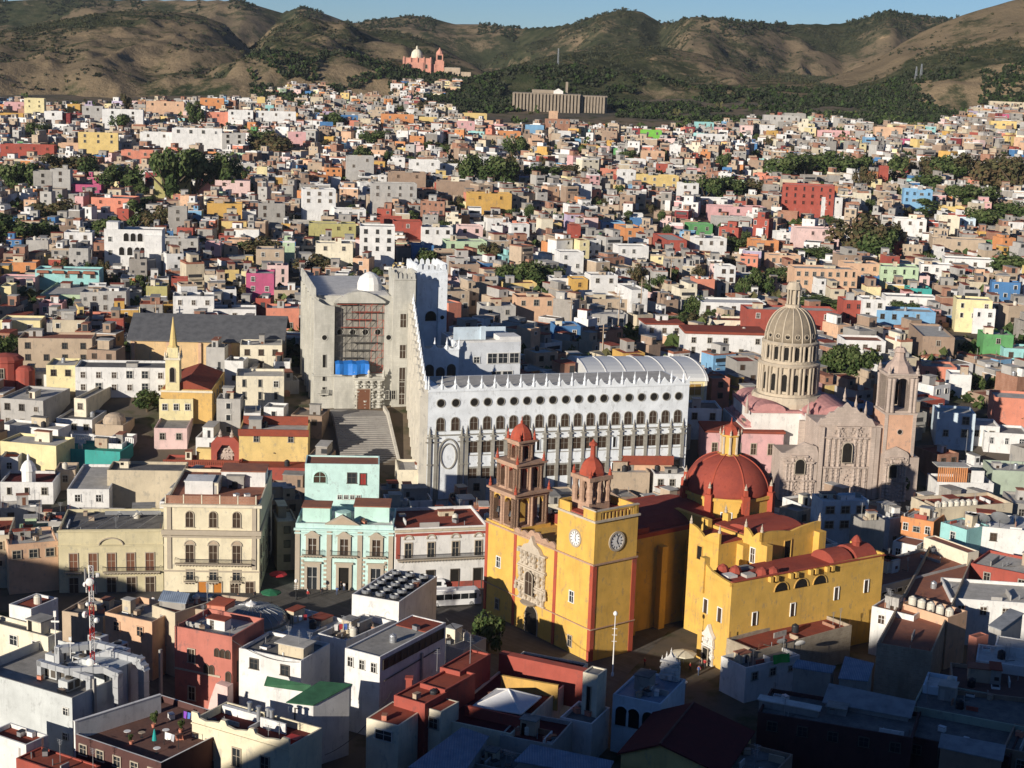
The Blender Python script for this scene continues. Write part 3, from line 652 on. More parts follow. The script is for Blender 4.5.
def f(b):
    b.box(36.6, 44.0, 17.2, 50.9, 15.2, 15.4, REDR); barrel(b, 37.6, 43.6, 40.5, 45, 15.3, 1.9, REDR); barrel(b, 37.6, 43.6, 46, 50.8, 15.3, 2.1, REDR)
    b.lathe([(.8, 16.6), (.8, 18.0), (1.0, 18.1), (.5, 18.9), (.1, 19.2)], REDR, 8, 41.0, 48.0)
    for (x, y) in ((38, 20), (39.6, 21.5), (42.4, 25), (43, 27)): b.lathe([(1.1, 15.4), (1.1, 15.9), (.8, 16.5), (.1, 16.9)], REDR, 8, x, y)
    b.box(39.5, 41.5, 18.4, 20.4, 15.4, 15.8, CWHITE); b.box(41, 42.6, 21.5, 23.5, 15.4, 15.9, ROOFM); b.box(37.2, 39, 23, 26, 15.4, 15.7, RF('grey'))
part('wing_roof', sac, f)
b = MB(); b.box(44.3, 44.85, 16.5, 51.6, 16.0, 16.12, REDP); b.obj('coping', sac)
for y in (27.6, 32.1, 36.4): link('lunette', winmesh('a', 3.0, 1.55, YELD, DARK, False, False), sac, (44.6, y, 12.9), pi/2)
for y, z in ((22, 7.6), (30.5, 7.9), (40.5, 9.3), (47.6, 9.6)): link('window', winmesh('r', .9, 2.3, PWHITE, GLASSB, False, False), sac, (44.6, y, z), pi/2)
for x in (38.2, 42.0): link('window', winmesh('r', 1.0, 2.5, PWHITE, GLASSB, False, False), sac, (x, 16.6, 8.6-(x-38)*.1))
def f(b): carved(b, 38.6, 41.2, 0, 5.2, 16.5, CWHITE, 4, 9); b.extr([(38.4, 5.2), (41.4, 5.2), (40.6, 6.0), (39.9, 7.2), (39.2, 6.0)], 15.8, 16.5, CWHITE)
sp_ = part('side_portal', sac, f); windows(sac, [(39.9, 0)], 'r', 1.3, 3.0, FRSTONE, DARK, 'door', y=15.7, bars=False, sill=False)
for (y, z) in ((31.0, 14.3-1.6), ): pass
link('window', winmesh('r', 1.6, 3.2, YELD, DARK, False, False), BAS, (39, 38.2, 14.6), pi/2); link('window', winmesh('r', 1.0, 2.6, PWHITE, GLASSB), BAS, (37.2, 31.4, 14.4)); link('window', winmesh('r', 1.2, 2.4, YELD, DARK, False), BAS, (30, 25.4, 14.0))
def f(b):                                                                     # portal in the shaded nave wall
    m0 = b.m; b.m = m0 @ Matrix(((0, -1, 0, BW-7), (1, 0, 0, 0), (0, 0, 1, 0), (0, 0, 0, 1))); carved(b, 29.6, 35, 0, 7.5, -.05, PINKST, 5, 4); carved(b, 30.8, 33.8, 7.5, 12.5, -.05, PINKST, 4, 5); b.m = m0
sp_ = part('nave_portal', BAS, f); link('door', winmesh('a', 2.6, 5.2, FRSTONE, DARK, False, False), sp_, (BW-7+.7, 32.3, 0), pi/2)

# ------------------------------------------------------------ university
UST = masonry('university_grey_stone', (.36, .34, .29), (.31, .29, .25), (.25, .23, .2), 1.2, .6); UWH = plaster('university_white', (.76, .79, .81), .42); UWL = plaster('university_flank_cream', (.56, .52, .44), .9)
uA = atz(428.5, 391, 28.0); UANG = 17.5; UW_ = 62.5; UZ = 5.0; UH = 28.0-UZ
UNI = empty('university_block', (uA[0], uA[1], UZ), radians(UANG), 'long white university block with round windows, arches and grey stone pilasters', 'university')
foot(uA, UANG, 63, 18)
part('wall', UNI, lambda b: (b.prism([(0, 0), (UW_, 0), (UW_, 16), (3.2, 16)], -7, UH, UWH),))
part('roof', UNI, lambda b: b.box(3.6, UW_-.6, .6, 15.4, UH+.003, UH+.05, RF('light')))
def scallop(b, L, m, bay=3.05, y0=0, y1=.35, z=0, h=1.5):
    n = max(1, round(L/bay)); pts = [(0, z)]; top = []
    for i in range(n*8+1):
        t = (i % 8)/8; s = abs(2*t-1); top.append((L*i/(n*8), z+.45+h*.75*s**2.2))
    b.extr(([(L, z), (0, z)] + top)[::-1][::-1] if False else [(0, z), (L, z)]+top[::-1], y0, y1, m)
def f(b):
    scallop(b, UW_, UWH, 3.05, -.1, .3, UH, 1.7)
    b.box(-.1, UW_+.1, -.16, -.003, UH-.35, UH, UWH)
part('parapet', UNI, f)
pm = MB(); pinnacle(pm, 0, 0, 0, 3.0, UWH, .34); pm = pm.mesh('pinnacle')
for i in range(21): link('pinnacle', pm, UNI, (UW_*i/20.5+.05, .1, UH+.3))
bx = [10.6+3.08*i for i in range(17)]
allx = [2.9, 6.3]+bx
oc = winmesh('o', 1.7, 1.7, UST, DARK)
for x in allx: link('round_window', oc, UNI, (x, 0, 19.3))
aw = winmesh('a', 1.7, 2.9, UST, GLASSB)
for x in allx: link('arched_window', aw, UNI, (x, 0, 13.9))
rw = winmesh('r', 2.0, 2.5, UST, GLASSB, True, False)
SL = (5, 11)
for i, x in enumerate(bx):
    if i in SL: continue
    for z in (8.6, 2.4): link('window', rw, UNI, (x, 0, z))
sl_ = winmesh('r', .7, 2.4, UWH, DARK, False, False)
for i in SL:
    for z in (8.6, 2.4): link('slit_window', sl_, UNI, (bx[i], 0, z))
def pil(b):
    b.box(-.34, .34, -.38, -.003, -7, 12.6, UST); b.box(-.7, .7, -.5, -.004, 12.2, 12.45, UST); b.box(-.5, .5, -.5, -.003, 6.0, 6.3, UST); b.box(-.95, .95, -.45, -.003, 11.2, 11.4, UST)
    pinnacle(b, 0, -.2, 12.6, 2.4, UST, .26)
pb = MB(); pil(pb); pm2 = pb.mesh('stone_pilaster')
for x in [.5, 1.9, 7.9, 9.1]+[b_+1.54 for b_ in bx]: link('stone_pilaster', pm2, UNI, (x, 0, 0))
part('string_course', UNI, lambda b: [b.box(0, UW_, -.3, -.003, z, z+.22, UST) for z in (12.75,)]+[b.box(9.3, UW_, -.2, -.003, z, z+.15, UST) for z in (7.9, 5.2)]+[b.box(9.3, UW_, -.12, -.004, 5.35, 7.9, UWH)])
cart = part('oval_cartouche', UNI, lambda b: (b.ring([(4.9+1.9*cos(t), 8.0+3.0*sin(t)) for t in np.linspace(0, 2*pi, 25)[:-1]], [(4.9+1.65*cos(t), 8.0+2.75*sin(t)) for t in np.linspace(0, 2*pi, 25)[:-1]], -.25, 0, UST),
     b.ring([(2.4, -2), (7.4, -2)]+[(4.9+2.5*cos(t), 8.2+3.9*sin(t)) for t in np.linspace(0, pi, 15)], [(2.7, -1.9), (7.1, -1.9)]+[(4.9+2.2*cos(t), 8.2+3.6*sin(t)) for t in np.linspace(0, pi, 15)], -.3, 0, UST)))
wB = np.array([-25.6, 404.0]); wL = hypot(wB[0]-uA[0], wB[1]-uA[1]); wang = atan2(wB[1]-uA[1], wB[0]-uA[0])
SW = empty('stair_wall', (uA[0], uA[1], UZ), wang, 'tall cream carved wall with stepped pinnacled crest beside the great stairway', 'wall')
def f(b):
    r = random.Random(5); n = 12
    for i in range(n):
        x0, x1 = wL*i/n, wL*(i+1)/n; zt_ = UH-.2+12.2*(i/n)**1.15; b.box(x0, x1-.004, .02, 1.3, -6, zt_, UWL)
        b.extr([(x0, zt_), (x1-.01, zt_), (x1-.01, zt_+1.7), (x0+(x1-x0)*.7, zt_+.6), (x0+(x1-x0)*.3, zt_+.5), (x0, zt_+1.3)], .1, .9, UWL)
        b.box(x0, x0+.8, 1.3, 1.75, -6, zt_-1.2, UWL)
    for i in range(150): x = r.uniform(0, wL-1); z = r.uniform(2, UH-2+9*x/wL); s = r.uniform(.25, .8); b.box(x, x+s, 1.3, 1.35+r.random()*.4, z, z+s*1.5, UWL)
part('wall', SW, f)
for i in range(13): link('pinnacle', pm, SW, (wL*i/12, .5, UH-.2+12.2*(max(0, i-.5)/12)**1.15+.6))
# the second block, the water tower like turret and the annexe behind
def crenel(b, L, m, y0, y1, z, h=1.5, bay=1.35):
    n = max(2, int(L/bay)); s = L/n
    b.box(0, L, y0, y1, z, z+.35, m)
    for i in range(n): b.extr([(i*s+s*.14, z+.35), (i*s+s*.86, z+.35), (i*s+s*.8, z+h*.75), (i*s+s*.5, z+h), (i*s+s*.2, z+h*.75)], y0, y1, m)
def block(name, label, cat, xl, yt, xr, Y, dep, m, ang=UANG, par='scallop', flank=None, bay=3.05):
    A = aty(xl, yt, Y); u, v = frame_at(A, ang); w = along(A, u[0], u[1], xr); zg = float(T(A[0], A[1]))
    e = empty(name, (A[0], A[1], zg), radians(ang), label, cat); z = A[2]-zg; foot(A, ang, w, dep)
    part('wall', e, lambda b: (b.box(0, w, 0, dep, -4, z, m),))
    part('roof', e, lambda b: b.box(.5, w-.5, .5, dep-.5, z, z+.05, RF('light')))
    def f(b):
        fn = scallop if par == 'scallop' else (lambda b, L, m, bay, y0, y1, z, h: crenel(b, L, m, y0, y1, z, 1.9))
        fn(b, w, m, bay, -.1, .3, z, 1.6); m0 = b.m
        b.m = m0 @ Matrix(((0, 1, 0, 0), (-1, 0, 0, dep), (0, 0, 1, 0), (0, 0, 0, 1))); fn(b, dep, flank or m, bay, -.2, .2, z, 1.6)
        b.m = m0 @ Matrix(((0, -1, 0, w), (1, 0, 0, 0), (0, 0, 1, 0), (0, 0, 0, 1))); fn(b, dep, m, bay, -.1, .3, z, 1.6)
        if par != 'scallop': b.m = m0 @ Matrix.Translation((0, dep-.4, 0)); fn(b, w, m, bay, 0, .4, z, 1.6)
    if par: part('parapet', e, f)
    return e, w, z, dep
e, w, z, d = block('university_upper_block', 'small white upper block with three arched windows and scalloped parapet above the long facade', 'university', 422.5, 351, 459, 380, 7, UWH, flank=UWL, bay=2.9)
windows(e, [(w*.2, z-6.5), (w*.5, z-7.2), (w*.8, z-6.5)], 'a', 1.9, 3.0, FRDARK, GLASSB)
for i in range(4): link('pinnacle', pm, e, (w*i/3, .1, z+.3))
for i in range(1, 3): link('pinnacle', pm, e, (0, i*2.9, z+.3))
e, w, z, d = block('university_turret', 'white battlemented turret with one arched opening, half in shade', 'tower', 417, 271, 447, 408, 11, UWH, par='crenel')
part('shaft_panel', e, lambda b: (b.box(-.1, w*.26, -.5, -.003, -3, z-.4, UWH), b.box(w*.72, w+.1, -.5, -.003, -3, z-.4, UWH), b.box(w*.26, w*.72, -.5, -.003, z-2.2, z-.4, UWH)))
windows(e, [(w*.49, z-13)], 'a', 3.0, 2.6, UWH, DARK, bars=False); windows(e, [(w*.86, z-12.6)], 'o', 1.1, 1.8, UWH, DARK, y=-.5)
e, w, z, d = block('university_annexe', 'plain bluish white annexe with a row of square windows, in shade', 'university', 458, 343, 521, 384, 16, plaster('annexe_shaded_white', (.62, .64, .66), .3), par=None)  # bluish, darker white: the annexe's shade is put into the colour
windows(e, [(w*f_, z-5.2) for f_ in (.55, .72, .9)], 'r', 2.3, 2.4, FRAME, GLASS); windows(e, [(w*f_, z-9.5) for f_ in (.62, .8)], 'r', 2.4, 2.2, FRAME, GLASS); windows(e, [(w*.3, z-5)], 'r', 1.4, 1.4, FRAME, GLASS)
part('roof_wall', e, lambda b: (b.box(0, w*.5, 4, 4.4, z, z+3.2, W('paleblue')), b.box(w*.42, w*.5, 3.6, 4, z, z+3.4, W('paleblue')), b.box(w*.5, w*.9, 8, 8.4, z, z+2.5, W('paleblue'))))  # pale blue paints the shade onto these roof walls
part('parapet', e, lambda b: (b.box(0, w, 0, .3, z, z+.5, W('white')), b.box(w-.3, w, .3, d, z, z+.5, W('white')), b.box(w*.66, w, .3, 6, z, z+1.3, W('white'))))

# ------------------------------------------------------------ theatre with the great stair
TST = masonry('theatre_green_stone', (.56, .54, .47), (.50, .48, .42), (.46, .44, .38), 1.1, .55)
tA = aty(315, 293, 398); TANG = 12.5; tu, tv = frame_at(tA, TANG); TW = along(tA, tu[0], tu[1], 393); tz0 = float(T(tA[0], tA[1])); TZ = tA[2]-tz0
THE = empty('stone_auditorium', (tA[0], tA[1], tz0), radians(TANG), 'tall pale stone auditorium with a scaffolded front and battlemented tower', 'auditorium')
foot(tA, TANG, TW+6, 44)
BX0, BX1 = 5.0, TW-1.8
def f(b):
    b.box(0, TW, 2.2, 40, -6, TZ-1, TST); b.box(0, BX0, 0, 2.2, -6, TZ-3.5, TST); b.box(BX1, TW, 0, 2.2, -6, TZ-3.5, TST)
    n = 14; arc = [(BX1-(BX1-BX0)*i/n, TZ-2.2+2.6*sin(pi*i/n)) for i in range(n+1)]
    b.extr([(BX0, TZ-2.6), (BX1, TZ-2.6)]+arc, .3, 2.3, TST)
    for (xa, xb, s) in ((0, BX0, 1), (BX1, TW, -1)):                           # swept shoulders
        pts = [(xa, TZ-3.5), (xb, TZ-3.5)]; q = [(xa+(xb-xa)*i/8, TZ-3.4+(2.2*(1-i/8)**2.2 if s > 0 else 2.2*(i/8)**2.2)) for i in range(9)]
        b.extr(pts+q[::-1], .2, 1.2, TST)
    b.box(-.3, TW, -.25, 2.2, 8.2, 8.7, TST); b.box(-.2, TW, -.2, 2.0, -1, 0, TST)
part('wall', THE, f)
def f(b):
    m0 = b.m; b.m = m0 @ Matrix(((0, 1, 0, 0), (-1, 0, 0, 40), (0, 0, 1, 0), (0, 0, 0, 1))); crenel(b, 40, TST, -.3, .3, TZ-1, 2.2, 1.9); b.m = m0
    for i in range(6): b.box(-.5, -.003, 2.5+i*6.5, 4+i*6.5, -6, TZ-2, TST)
part('battlement', THE, f)
part('roof', THE, lambda b: (b.box(.5, TW-.5, 3, 39, TZ-1, TZ-.9, RF('white')), b.lathe([(3.2, TZ-.9), (3.2, TZ+.8), (2.6, TZ+2.4), (1.2, TZ+3.4), (.1, TZ+3.8)], PWHITE, 14, TW*.78, 13)))
for x, k in ((BX0*.5, 0), (BX1+.9, 0)):
    link('round_window', winmesh('o', 1.3, 1.3, TST, DARK), THE, (x, 0, TZ-12))
for zz, hh in ((TZ-19, 3.2), (TZ-22.5, 1.4), (3, 2.4)): windows(THE, [(BX0*.5, zz)], 'r', .8, hh, TST, DARK, bars=False, sill=False)
part('balcony', THE, lambda b: [b.box(.8, 3.6, -.9, 0, TZ-26.0, TZ-25.7, TST)]+[b.box(.8+.3*i, .9+.3*i, -.9, -.8, TZ-25.7, TZ-24.5, TST) for i in range(10)])
part('recess_panel', THE, lambda b: (b.box(BX0, BX1, 2.0, 2.195, 8.7, TZ-2.6, plaster('dark_recess_stone', (.30, .28, .24), .9)), ))  # recess stone in a darker colour than the walls around it
for i in range(4): link('round_window', winmesh('o', 1.5, 1.5, TST, DARK), THE, (BX0+(BX1-BX0)*(i+.5)/4, 2.0, 18.5))
def f(b):                                                                     # entrance storey
    b.box(BX0, BX1, -1.2, 2.2, 0, 8.2, TST); carved(b, BX0+5, BX0+12.5, 0, 7.6, -1.2, TST, 4, 8)
    for x in (BX0+5, BX0+8.7, BX0+12.5): pinnacle(b, x, -1.5, 8.2, 2.6, TST, .4)
en = part('entrance_storey', THE, f); windows(en, [(BX0+7.4, 0)], 'r', 3.2, 5.2, FRSTONE, WOOD, 'door', y=-2.05, bars=False, sill=False); windows(en, [(BX0+13.5, 2.4), (BX0+15.2, 2.4)], 'r', .9, 2.2, TST, DARK, y=-1.2)
def f(b):                                                                     # tower at the right corner
    b.box(TW+.004, TW+5.6, -1.2, 8, -8, TZ+3.6, TST); m0 = b.m; b.m = m0 @ Matrix.Translation((TW, -1.3, 0)); crenel(b, 5.6, TST, -.2, .3, TZ+3.6, 2.0, 1.1)
    b.m = m0 @ Matrix.Translation((TW, 7.6, 0)); crenel(b, 5.6, TST, 0, .4, TZ+3.6, 2.0, 1.1)
    b.m = m0 @ Matrix(((0, 1, 0, TW), (-1, 0, 0, 8), (0, 0, 1, 0), (0, 0, 0, 1))); crenel(b, 9.2, TST, -.2, .3, TZ+3.6, 2.0, 1.1)
    b.m = m0 @ Matrix(((0, -1, 0, TW+5.6), (1, 0, 0, -1.2), (0, 0, 1, 0), (0, 0, 0, 1))); crenel(b, 9.2, TST, -.2, .3, TZ+3.6, 2.0, 1.1); b.m = m0
tw = part('tower', THE, f)
windows(tw, [(TW+2.6, z_) for z_ in (TZ-8.5, TZ-16.5)], 'r', 1.5, 3.4, TST, GLASSB, y=-1.2, sill=False); windows(tw, [(TW+2.6, TZ-26)], 'r', 1.5, 7.0, TST, GLASSB, y=-1.2, sill=False); windows(tw, [(TW+2.6, 4.2), (TW+2.6, 1)], 'r', 1.4, 2.6, TST, GLASSB, y=-1.2, sill=False)
# scaffolding
SCR = plain('scaffold_red', (.40, .09, .06), .6); SCG = plain('scaffold_grey', (.10, .095, .085), .7)
def f(b):
    W_ = BX1-BX0-.6
    for r_ in range(12):
        z = 8.9+r_*1.95; red = r_ >= 6
        for c in range(9):
            x = BX0+.3+W_*c/8; red2 = (red and c >= 4) or c >= 6
            if z < TZ-4 and not (r_ > 8 and c < 2): b.tube((x, .9, z), (x, .9, z+1.95), .06, SCR if red2 and (r_+c) % 3 else SCG, 5)
            if c < 8 and z < TZ-3 and (r_*7+c) % 5:
                x2 = BX0+.3+W_*(c+1)/8; b.tube((x, .9, z), (x2, .9, z), .06, SCR if red2 else SCG, 5)
                if (r_+c) % 2: b.tube((x, .9, z), (x2, .9, z+1.95), .05, SCR if red2 else SCG, 5)
sc_ = empty('scaffolding', (tA[0], tA[1], tz0), radians(TANG), 'rusty scaffolding of poles and braces against the pale stone auditorium', 'scaffolding')
part('pole', sc_, f)
part('platform', sc_, lambda b: [b.box(BX0+.3+(k*1.3 % 5), BX0+5+(k*2.1 % 8), .5, 1.5, 10.8+k*1.95*1.01, 10.88+k*1.95*1.01, SCR if k > 4 else SCG) for k in range(0, 10)])
def f(b):
    n = 8; A = [(BX0+.2+8.6*i/n, -1.35-.25*sin(i*1.7), 11.6+.12*sin(i*2.1)) for i in range(n+1)]; B_ = [(p[0], p[1]-.3-.2*cos(i*1.3), 8.9+.15*cos(i)) for i, p in enumerate(A)]
    C_ = [(p[0], p[1]+2.2, p[2]+.5) for p in A]
    bl = plain('blue_tarpaulin', (.02, .17, .55), .5)
    for P_, Q_ in ((A, B_), (C_, A)):
        k = 0; b.add(Q_+P_, [(i, i+1, n+2+i, n+1+i) for i in range(n)], bl)
        b.add([(p[0], p[1]+.04, p[2]) for p in Q_+P_], [(n+1+i, n+2+i, i+1, i) for i in range(n)], bl)
tp = part('tarpaulin', None, f); tp.location = (tA[0], tA[1], tz0); tp.rotation_euler.z = radians(TANG); tag(tp, 'bright blue tarpaulin hung over the auditorium entrance', 'tarpaulin')
# great stair
gA = aty(332, 410, 392); gz = float(T(gA[0], gA[1]))
ST = empty('stairway', (tA[0], tA[1], tz0), radians(TANG), 'broad grey stone stairway descending from the auditorium door', 'stairway')
CONC = roofing('stair_stone', (.34, .32, .29), (.27, .25, .23), .3)
def f(b):
    n = 34
    for i in range(n): b.box(BX0+13, TW+7, -1.3-(i+1)*.8, -1.3-i*.8, -14, -.02-i*.195, CONC)
part('steps', ST, f)
def f(b):
    b.box(BX0-1, BX0+13, -9, -1.3, -14, -.15, CONC)
    for i in range(27): b.box(BX0-1, BX0+12.9, -9-(i+1)*.93, -9-i*.93, -16, -.16-i*.3, CONC)
part('ramp', ST, f)
part('side_wall', ST, lambda b: b.prism([(BX0+12.9, -34), (BX0+13.5, -34), (BX0+13.5, -3), (BX0+12.9, -3)], -14, .4, UWL) if False else b.extr([(0, -14), (31, -14), (31, 1.0), (24, 1.0), (0, -7.3)], 0, .6, UWL)).matrix_parent_inverse = Matrix.Identity(4)
o = [c for c in ST.children if c.name.startswith('side_wall')][0]; o.location = (BX0+12.9, -34, 0); o.rotation_euler.z = pi/2
foot((tA[0]+tu[0]*4-tv[0]*36, tA[1]+tu[1]*4-tv[1]*36), TANG, 26, 36)

# ------------------------------------------------------------ vaulted sports hall behind the university
hA = aty(597, 381, 395); hz_ = float(T(hA[0], hA[1])); hu, hv_ = frame_at(hA, 10); HW = along(hA, hu[0], hu[1], 706); HD = 26; HZ = hA[2]-hz_
HAL = empty('sports_hall', (hA[0], hA[1], hz_), radians(10), 'sports hall with curved white metal roof and yellow windows behind the university', 'hall'); foot(hA, 10, HW, HD)
def f(b):
    x0 = -2.5
    m0 = b.m; b.m = m0 @ Matrix(((0, 1, 0, 0), (-1, 0, 0, HD), (0, 0, 1, 0), (0, 0, 0, 1)))
    n = 12; arc = lambda g: [(HD/2+(HD/2+g)*cos(pi*i/n), HZ+(2.9+g)*sin(pi*i/n)) for i in range(n+1)]
    b.extr(arc(.25), x0, HW+.6, plain('white_sheet_roof', (.62, .62, .60), .5, 0, .3, .05))
    for i in range(7): b.extr(arc(.42), x0+.1+(HW-x0)*i/6.05, x0+.35+(HW-x0)*i/6.05, PWHITE)
    b.m = m0
part('roof', HAL, f)
part('wall', HAL, lambda b: b.box(0, HW, .1, HD-.1, -4, HZ-.02, W('paleyellow')))
windows(HAL, [(HW*(i+.5)/5, HZ-3.6) for i in range(5)], 'r', 3.4, 2.8, W('cream'), plain('amber_glazing', (.33, .20, .05), .4), sill=False, y=.1)
pieces('pier', HAL, lambda b: [b.box(HW*i/5-.3, HW*i/5+.3, -.15, .097, -4, HZ-.1, W('cream')) for i in range(6)])

# ------------------------------------------------------------ the carved stone church with the colonnaded dome
CANG = 6.0; cA = aty(779, 490, 357); cz = float(T(cA[0], cA[1])); cz = min(cz, cA[2]); cu, cv = frame_at(cA, CANG); CW = along(cA, cu[0], cu[1], 914)
CH = empty('carved_stone_church', (cA[0], cA[1], cz), radians(CANG), 'weathered carved stone church with tall colonnaded grey dome and pink roofs', 'church'); foot(cA, CANG, CW+2, 46)
zt = lambda row, px=832, Y=357: aty(px, row, Y)[2]-cz
Zs, Zc, Zg = zt(447, 800), zt(422, 832), zt(408, 832)
X = [0, CW*.27, CW*.66, CW*.74, CW*.985]
def f(b):
    b.box(X[0], X[1], 0, 8, -3, Zs-1.5, SANDST); b.extr([(X[0]+1, Zs-1.52), (X[1], Zs-1.52), (X[1]-.5, Zs), (X[1]*.6, Zs+1.0), (X[1]*.35, Zs-.4)], 0, .8, SANDST)
    b.box(X[1]+.005, X[3]-.005, .6, 12, -3, Zc-1.2, SANDST)
    n = 14; xm = (X[1]+X[2])/2; g = [(X[2]+.6-(X[2]-X[1]+1.2)*i/n, Zc-1.2+(Zg-Zc+1.6)*(1-abs(2*i/n-1))**.75+(.5 if i % 2 else 0)) for i in range(n+1)]
    b.extr([(X[1]-.6, Zc-1.25), (X[2]+.6, Zc-1.25)]+g, .3, 1.4, SANDST)
    b.box(X[1]+.4, X[3], 12.01, 40, -3, Zc-2.2, CWHITE); b.box(-4.5, X[1]+.38, 18, 40, -3, Zc-6, CWHITE)
    for i in range(5): b.box(X[1]-.9, X[1]+.39, 13+i*5.4, 14.2+i*5.4, -3, Zc-3, SANDST); b.box(X[1]+.5, X[1]+1.4, 13+i*5.4, 14.6+i*5.4, Zc-4.5, Zc-1.5, CWHITE)
part('wall', CH, f)
part('facade_relief', CH, lambda b: (baroque(b, X[1]+1.4, X[2]-.4, 0, Zc-1.4, .59, SANDST, 21), baroque(b, X[0]+.6, X[1]-.8, 0, Zs-2, -.01, SANDST, 22), baroque(b, X[3]+.2, X[4]-2.0, 0, Zs-2, -1.01, SANDST, 23)))
for (x, z, w_, h_, y) in (((X[1]+X[2])/2+.4, 9.2, 2.2, 4.6, -.3), (X[1]*.5, 6.5, 2.2, 3.4, -.7), (X[3]+2.3, 6.0, 1.8, 3.2, -1.7)): windows(CH, [(x, z)], 'a', w_, h_, FRSTONE, DARK, bars=False, y=y)
pieces('pilaster', CH, lambda b: [b.box(x-.5, x+.5, -.1, .595, -3, Zc-1.5, SANDST) for x in (X[1]+.6, X[2]+.2, X[2]+1.3)])
TXA, TXB = X[3], X[4]; ZT1 = zt(417, 890)
def f(b):
    b.box(TXA, TXB-1.8, -1, 8, -3, Zs-1.5, SANDST); b.box(TXB-1.79, TXB+.8, -.6, 8, -3, Zs-2.2, SANDST)
    b.extr([(TXA, Zs-1.52), (TXB-1.8, Zs-1.52), (TXB-2.4, Zs-.8), ((TXA+TXB)/2-1, Zs+.4), (TXA+.6, Zs-.6)], -1, -.3, SANDST)
    b.box(TXA+.01, TXB-.5, .0, 7.6, Zs-2.2, ZT1, plaster('pinkish_stone_tower', (.60, .36, .24), .4)); b.box(TXA-.2, TXB-.3, -.2, 7.8, ZT1, ZT1+.4, SANDST)
    for x in (TXA+.3, TXB-.9): b.box(x-.35, x+.45, -.15, -.003, Zs-2, ZT1, SANDST)
tw = part('bell_tower', CH, f)
windows(tw, [((TXA+TXB)/2-.2, ZT1-4.6)], 'o', 1.1, 1.1, SANDST, DARK, y=0)
ZT2 = zt(376, 890)
def f(b):
    cx = (TXA+TXB)/2-.3; hw = (TXB-TXA)/2-.6
    belfry_tier(b, cx-hw, cx+hw, .4, .4+2*hw, ZT1+.5, ZT2, SANDST, SANDST, SANDST, 1, None, 1.8)
    for i in (-.85, -.6, .6, .85):
        for y in (.1, .7+2*hw): b.lathe([(.5, ZT1+.5), (.4, ZT1+2), (.48, ZT2-2), (.6, ZT2-1)], SANDST, 8, cx+i*hw*1.1, y)
    for x in (-hw, hw):
        for y in (.4, .4+2*hw): pinnacle(b, cx+x, y, ZT2, 2.0, SANDST, .4)
    zt_ = zt(349, 890)
    b.lathe([(hw*1.05, ZT2), (hw*.95, ZT2+.5), (hw*.8, ZT2+1.6), (hw*.5, ZT2+2.6), (hw*.38, ZT2+3.6), (hw*.36, ZT2+4.4), (hw*.5, ZT2+4.6), (hw*.3, ZT2+5.6), (.12, zt_-.8), (.25, zt_-.5), (.04, zt_+.6)], plaster('pinkish_cupola', (.46, .35, .29), .8), 8, cx, .4+hw, ph=.5)
part('belfry', CH, f)
PRF = roofing('pink_church_roof', (.54, .27, .25), (.42, .21, .20), .5)
def f(b):
    b.box(X[1]+.6, X[3]-.2, 12.2, 39.8, Zc-2.2, Zc-1.9, PRF); barrel(b, X[1]+3.5, X[3]-3, 12.5, 30, Zc-2.0, 2.8, PRF); [b.extr([(X[1]+.7, Zc-1.9), (X[1]+3.6, Zc-1.9), (X[1]+3.4, Zc+.5), (X[1]+1.2, Zc-1.0)], 14+i*4, 15+i*4, PRF) for i in range(5)]; b.box(-4.2, X[1], 18.3, 39.7, Zc-6, Zc-5.7, PRF)
    for i in range(5): b.extr([(X[1]-1, Zc-6+.2*i), (X[1]+3.4, Zc-4.2), (X[1]+3.0, Zc-1.6), (X[1]+1.2, Zc-1.9)], 13.1+i*5.4, 14.1+i*5.4, PRF)
    for i in range(4): barrel(b, -3.6, X[1]+1, 19+i*5.2, 23+i*5.2, Zc-5.8, 1.9, PRF)
part('roof', CH, f)
pieces('roof_pinnacle', CH, lambda b: [pinnacle(b, x, y, Zc-2.5, 4.6, SANDST, .45) for (x, y) in ((X[1]+.6, 12.5), (X[3]-.5, 12.5), (X[1]+.6, 29), (X[3]-.5, 29), (X[3]-.5, 20), (-4, 18.5))])
dA = aty(787, 392, 386); DZ = dA[2]-cz; q = dA[:2]-cA[:2]; DXl, DYl = float(q@cu), float(q@cv)
zz = lambda row: aty(787, row, 386)[2]-cz
def colonn(b, r, z0, z1, n, m):
    b.lathe([(r+.5, z0), (r+.5, z0+.7), (r, z0+.75), (r, z1-.8), (r+.6, z1-.75), (r+.75, z1-.3), (r+.3, z1)], m, 32, DXl, DYl)
    for k in range(n):
        a = 2*pi*(k+.5)/n
        for da in (-.07, .07): b.lathe([(.34, z0+.7), (.28, (z0+z1)/2), (.34, z1-.75)], m, 7, DXl+(r+.35)*cos(a+da), DYl+(r+.35)*sin(a+da))
DST = plaster('dome_cream_stone', (.50, .42, .315), .8); DGR = roofing('weathered_dome_skin', (.30, .245, .175), (.20, .165, .125), .5)
def f(b):
    b.lathe([(9, DZ-10), (9, DZ-1.4), (8.3, DZ)], DST, 16, DXl, DYl); b.box(DXl-11, DXl+10, DYl-10.5, DYl+9, -2, DZ-3.0, CWHITE); b.box(DXl-11.3, DXl+10.3, DYl-10.8, DYl+9.3, DZ-2.99, DZ-2.5, PRF); barrel(b, DXl-10.5, DXl-3, DYl-10.6, DYl+9, DZ-2.5, 1.8, PRF); colonn(b, 6.9, DZ, zz(360), 16, DST); colonn(b, 6.25, zz(360), zz(339), 16, DST)
dr = part('drum', CH, f)
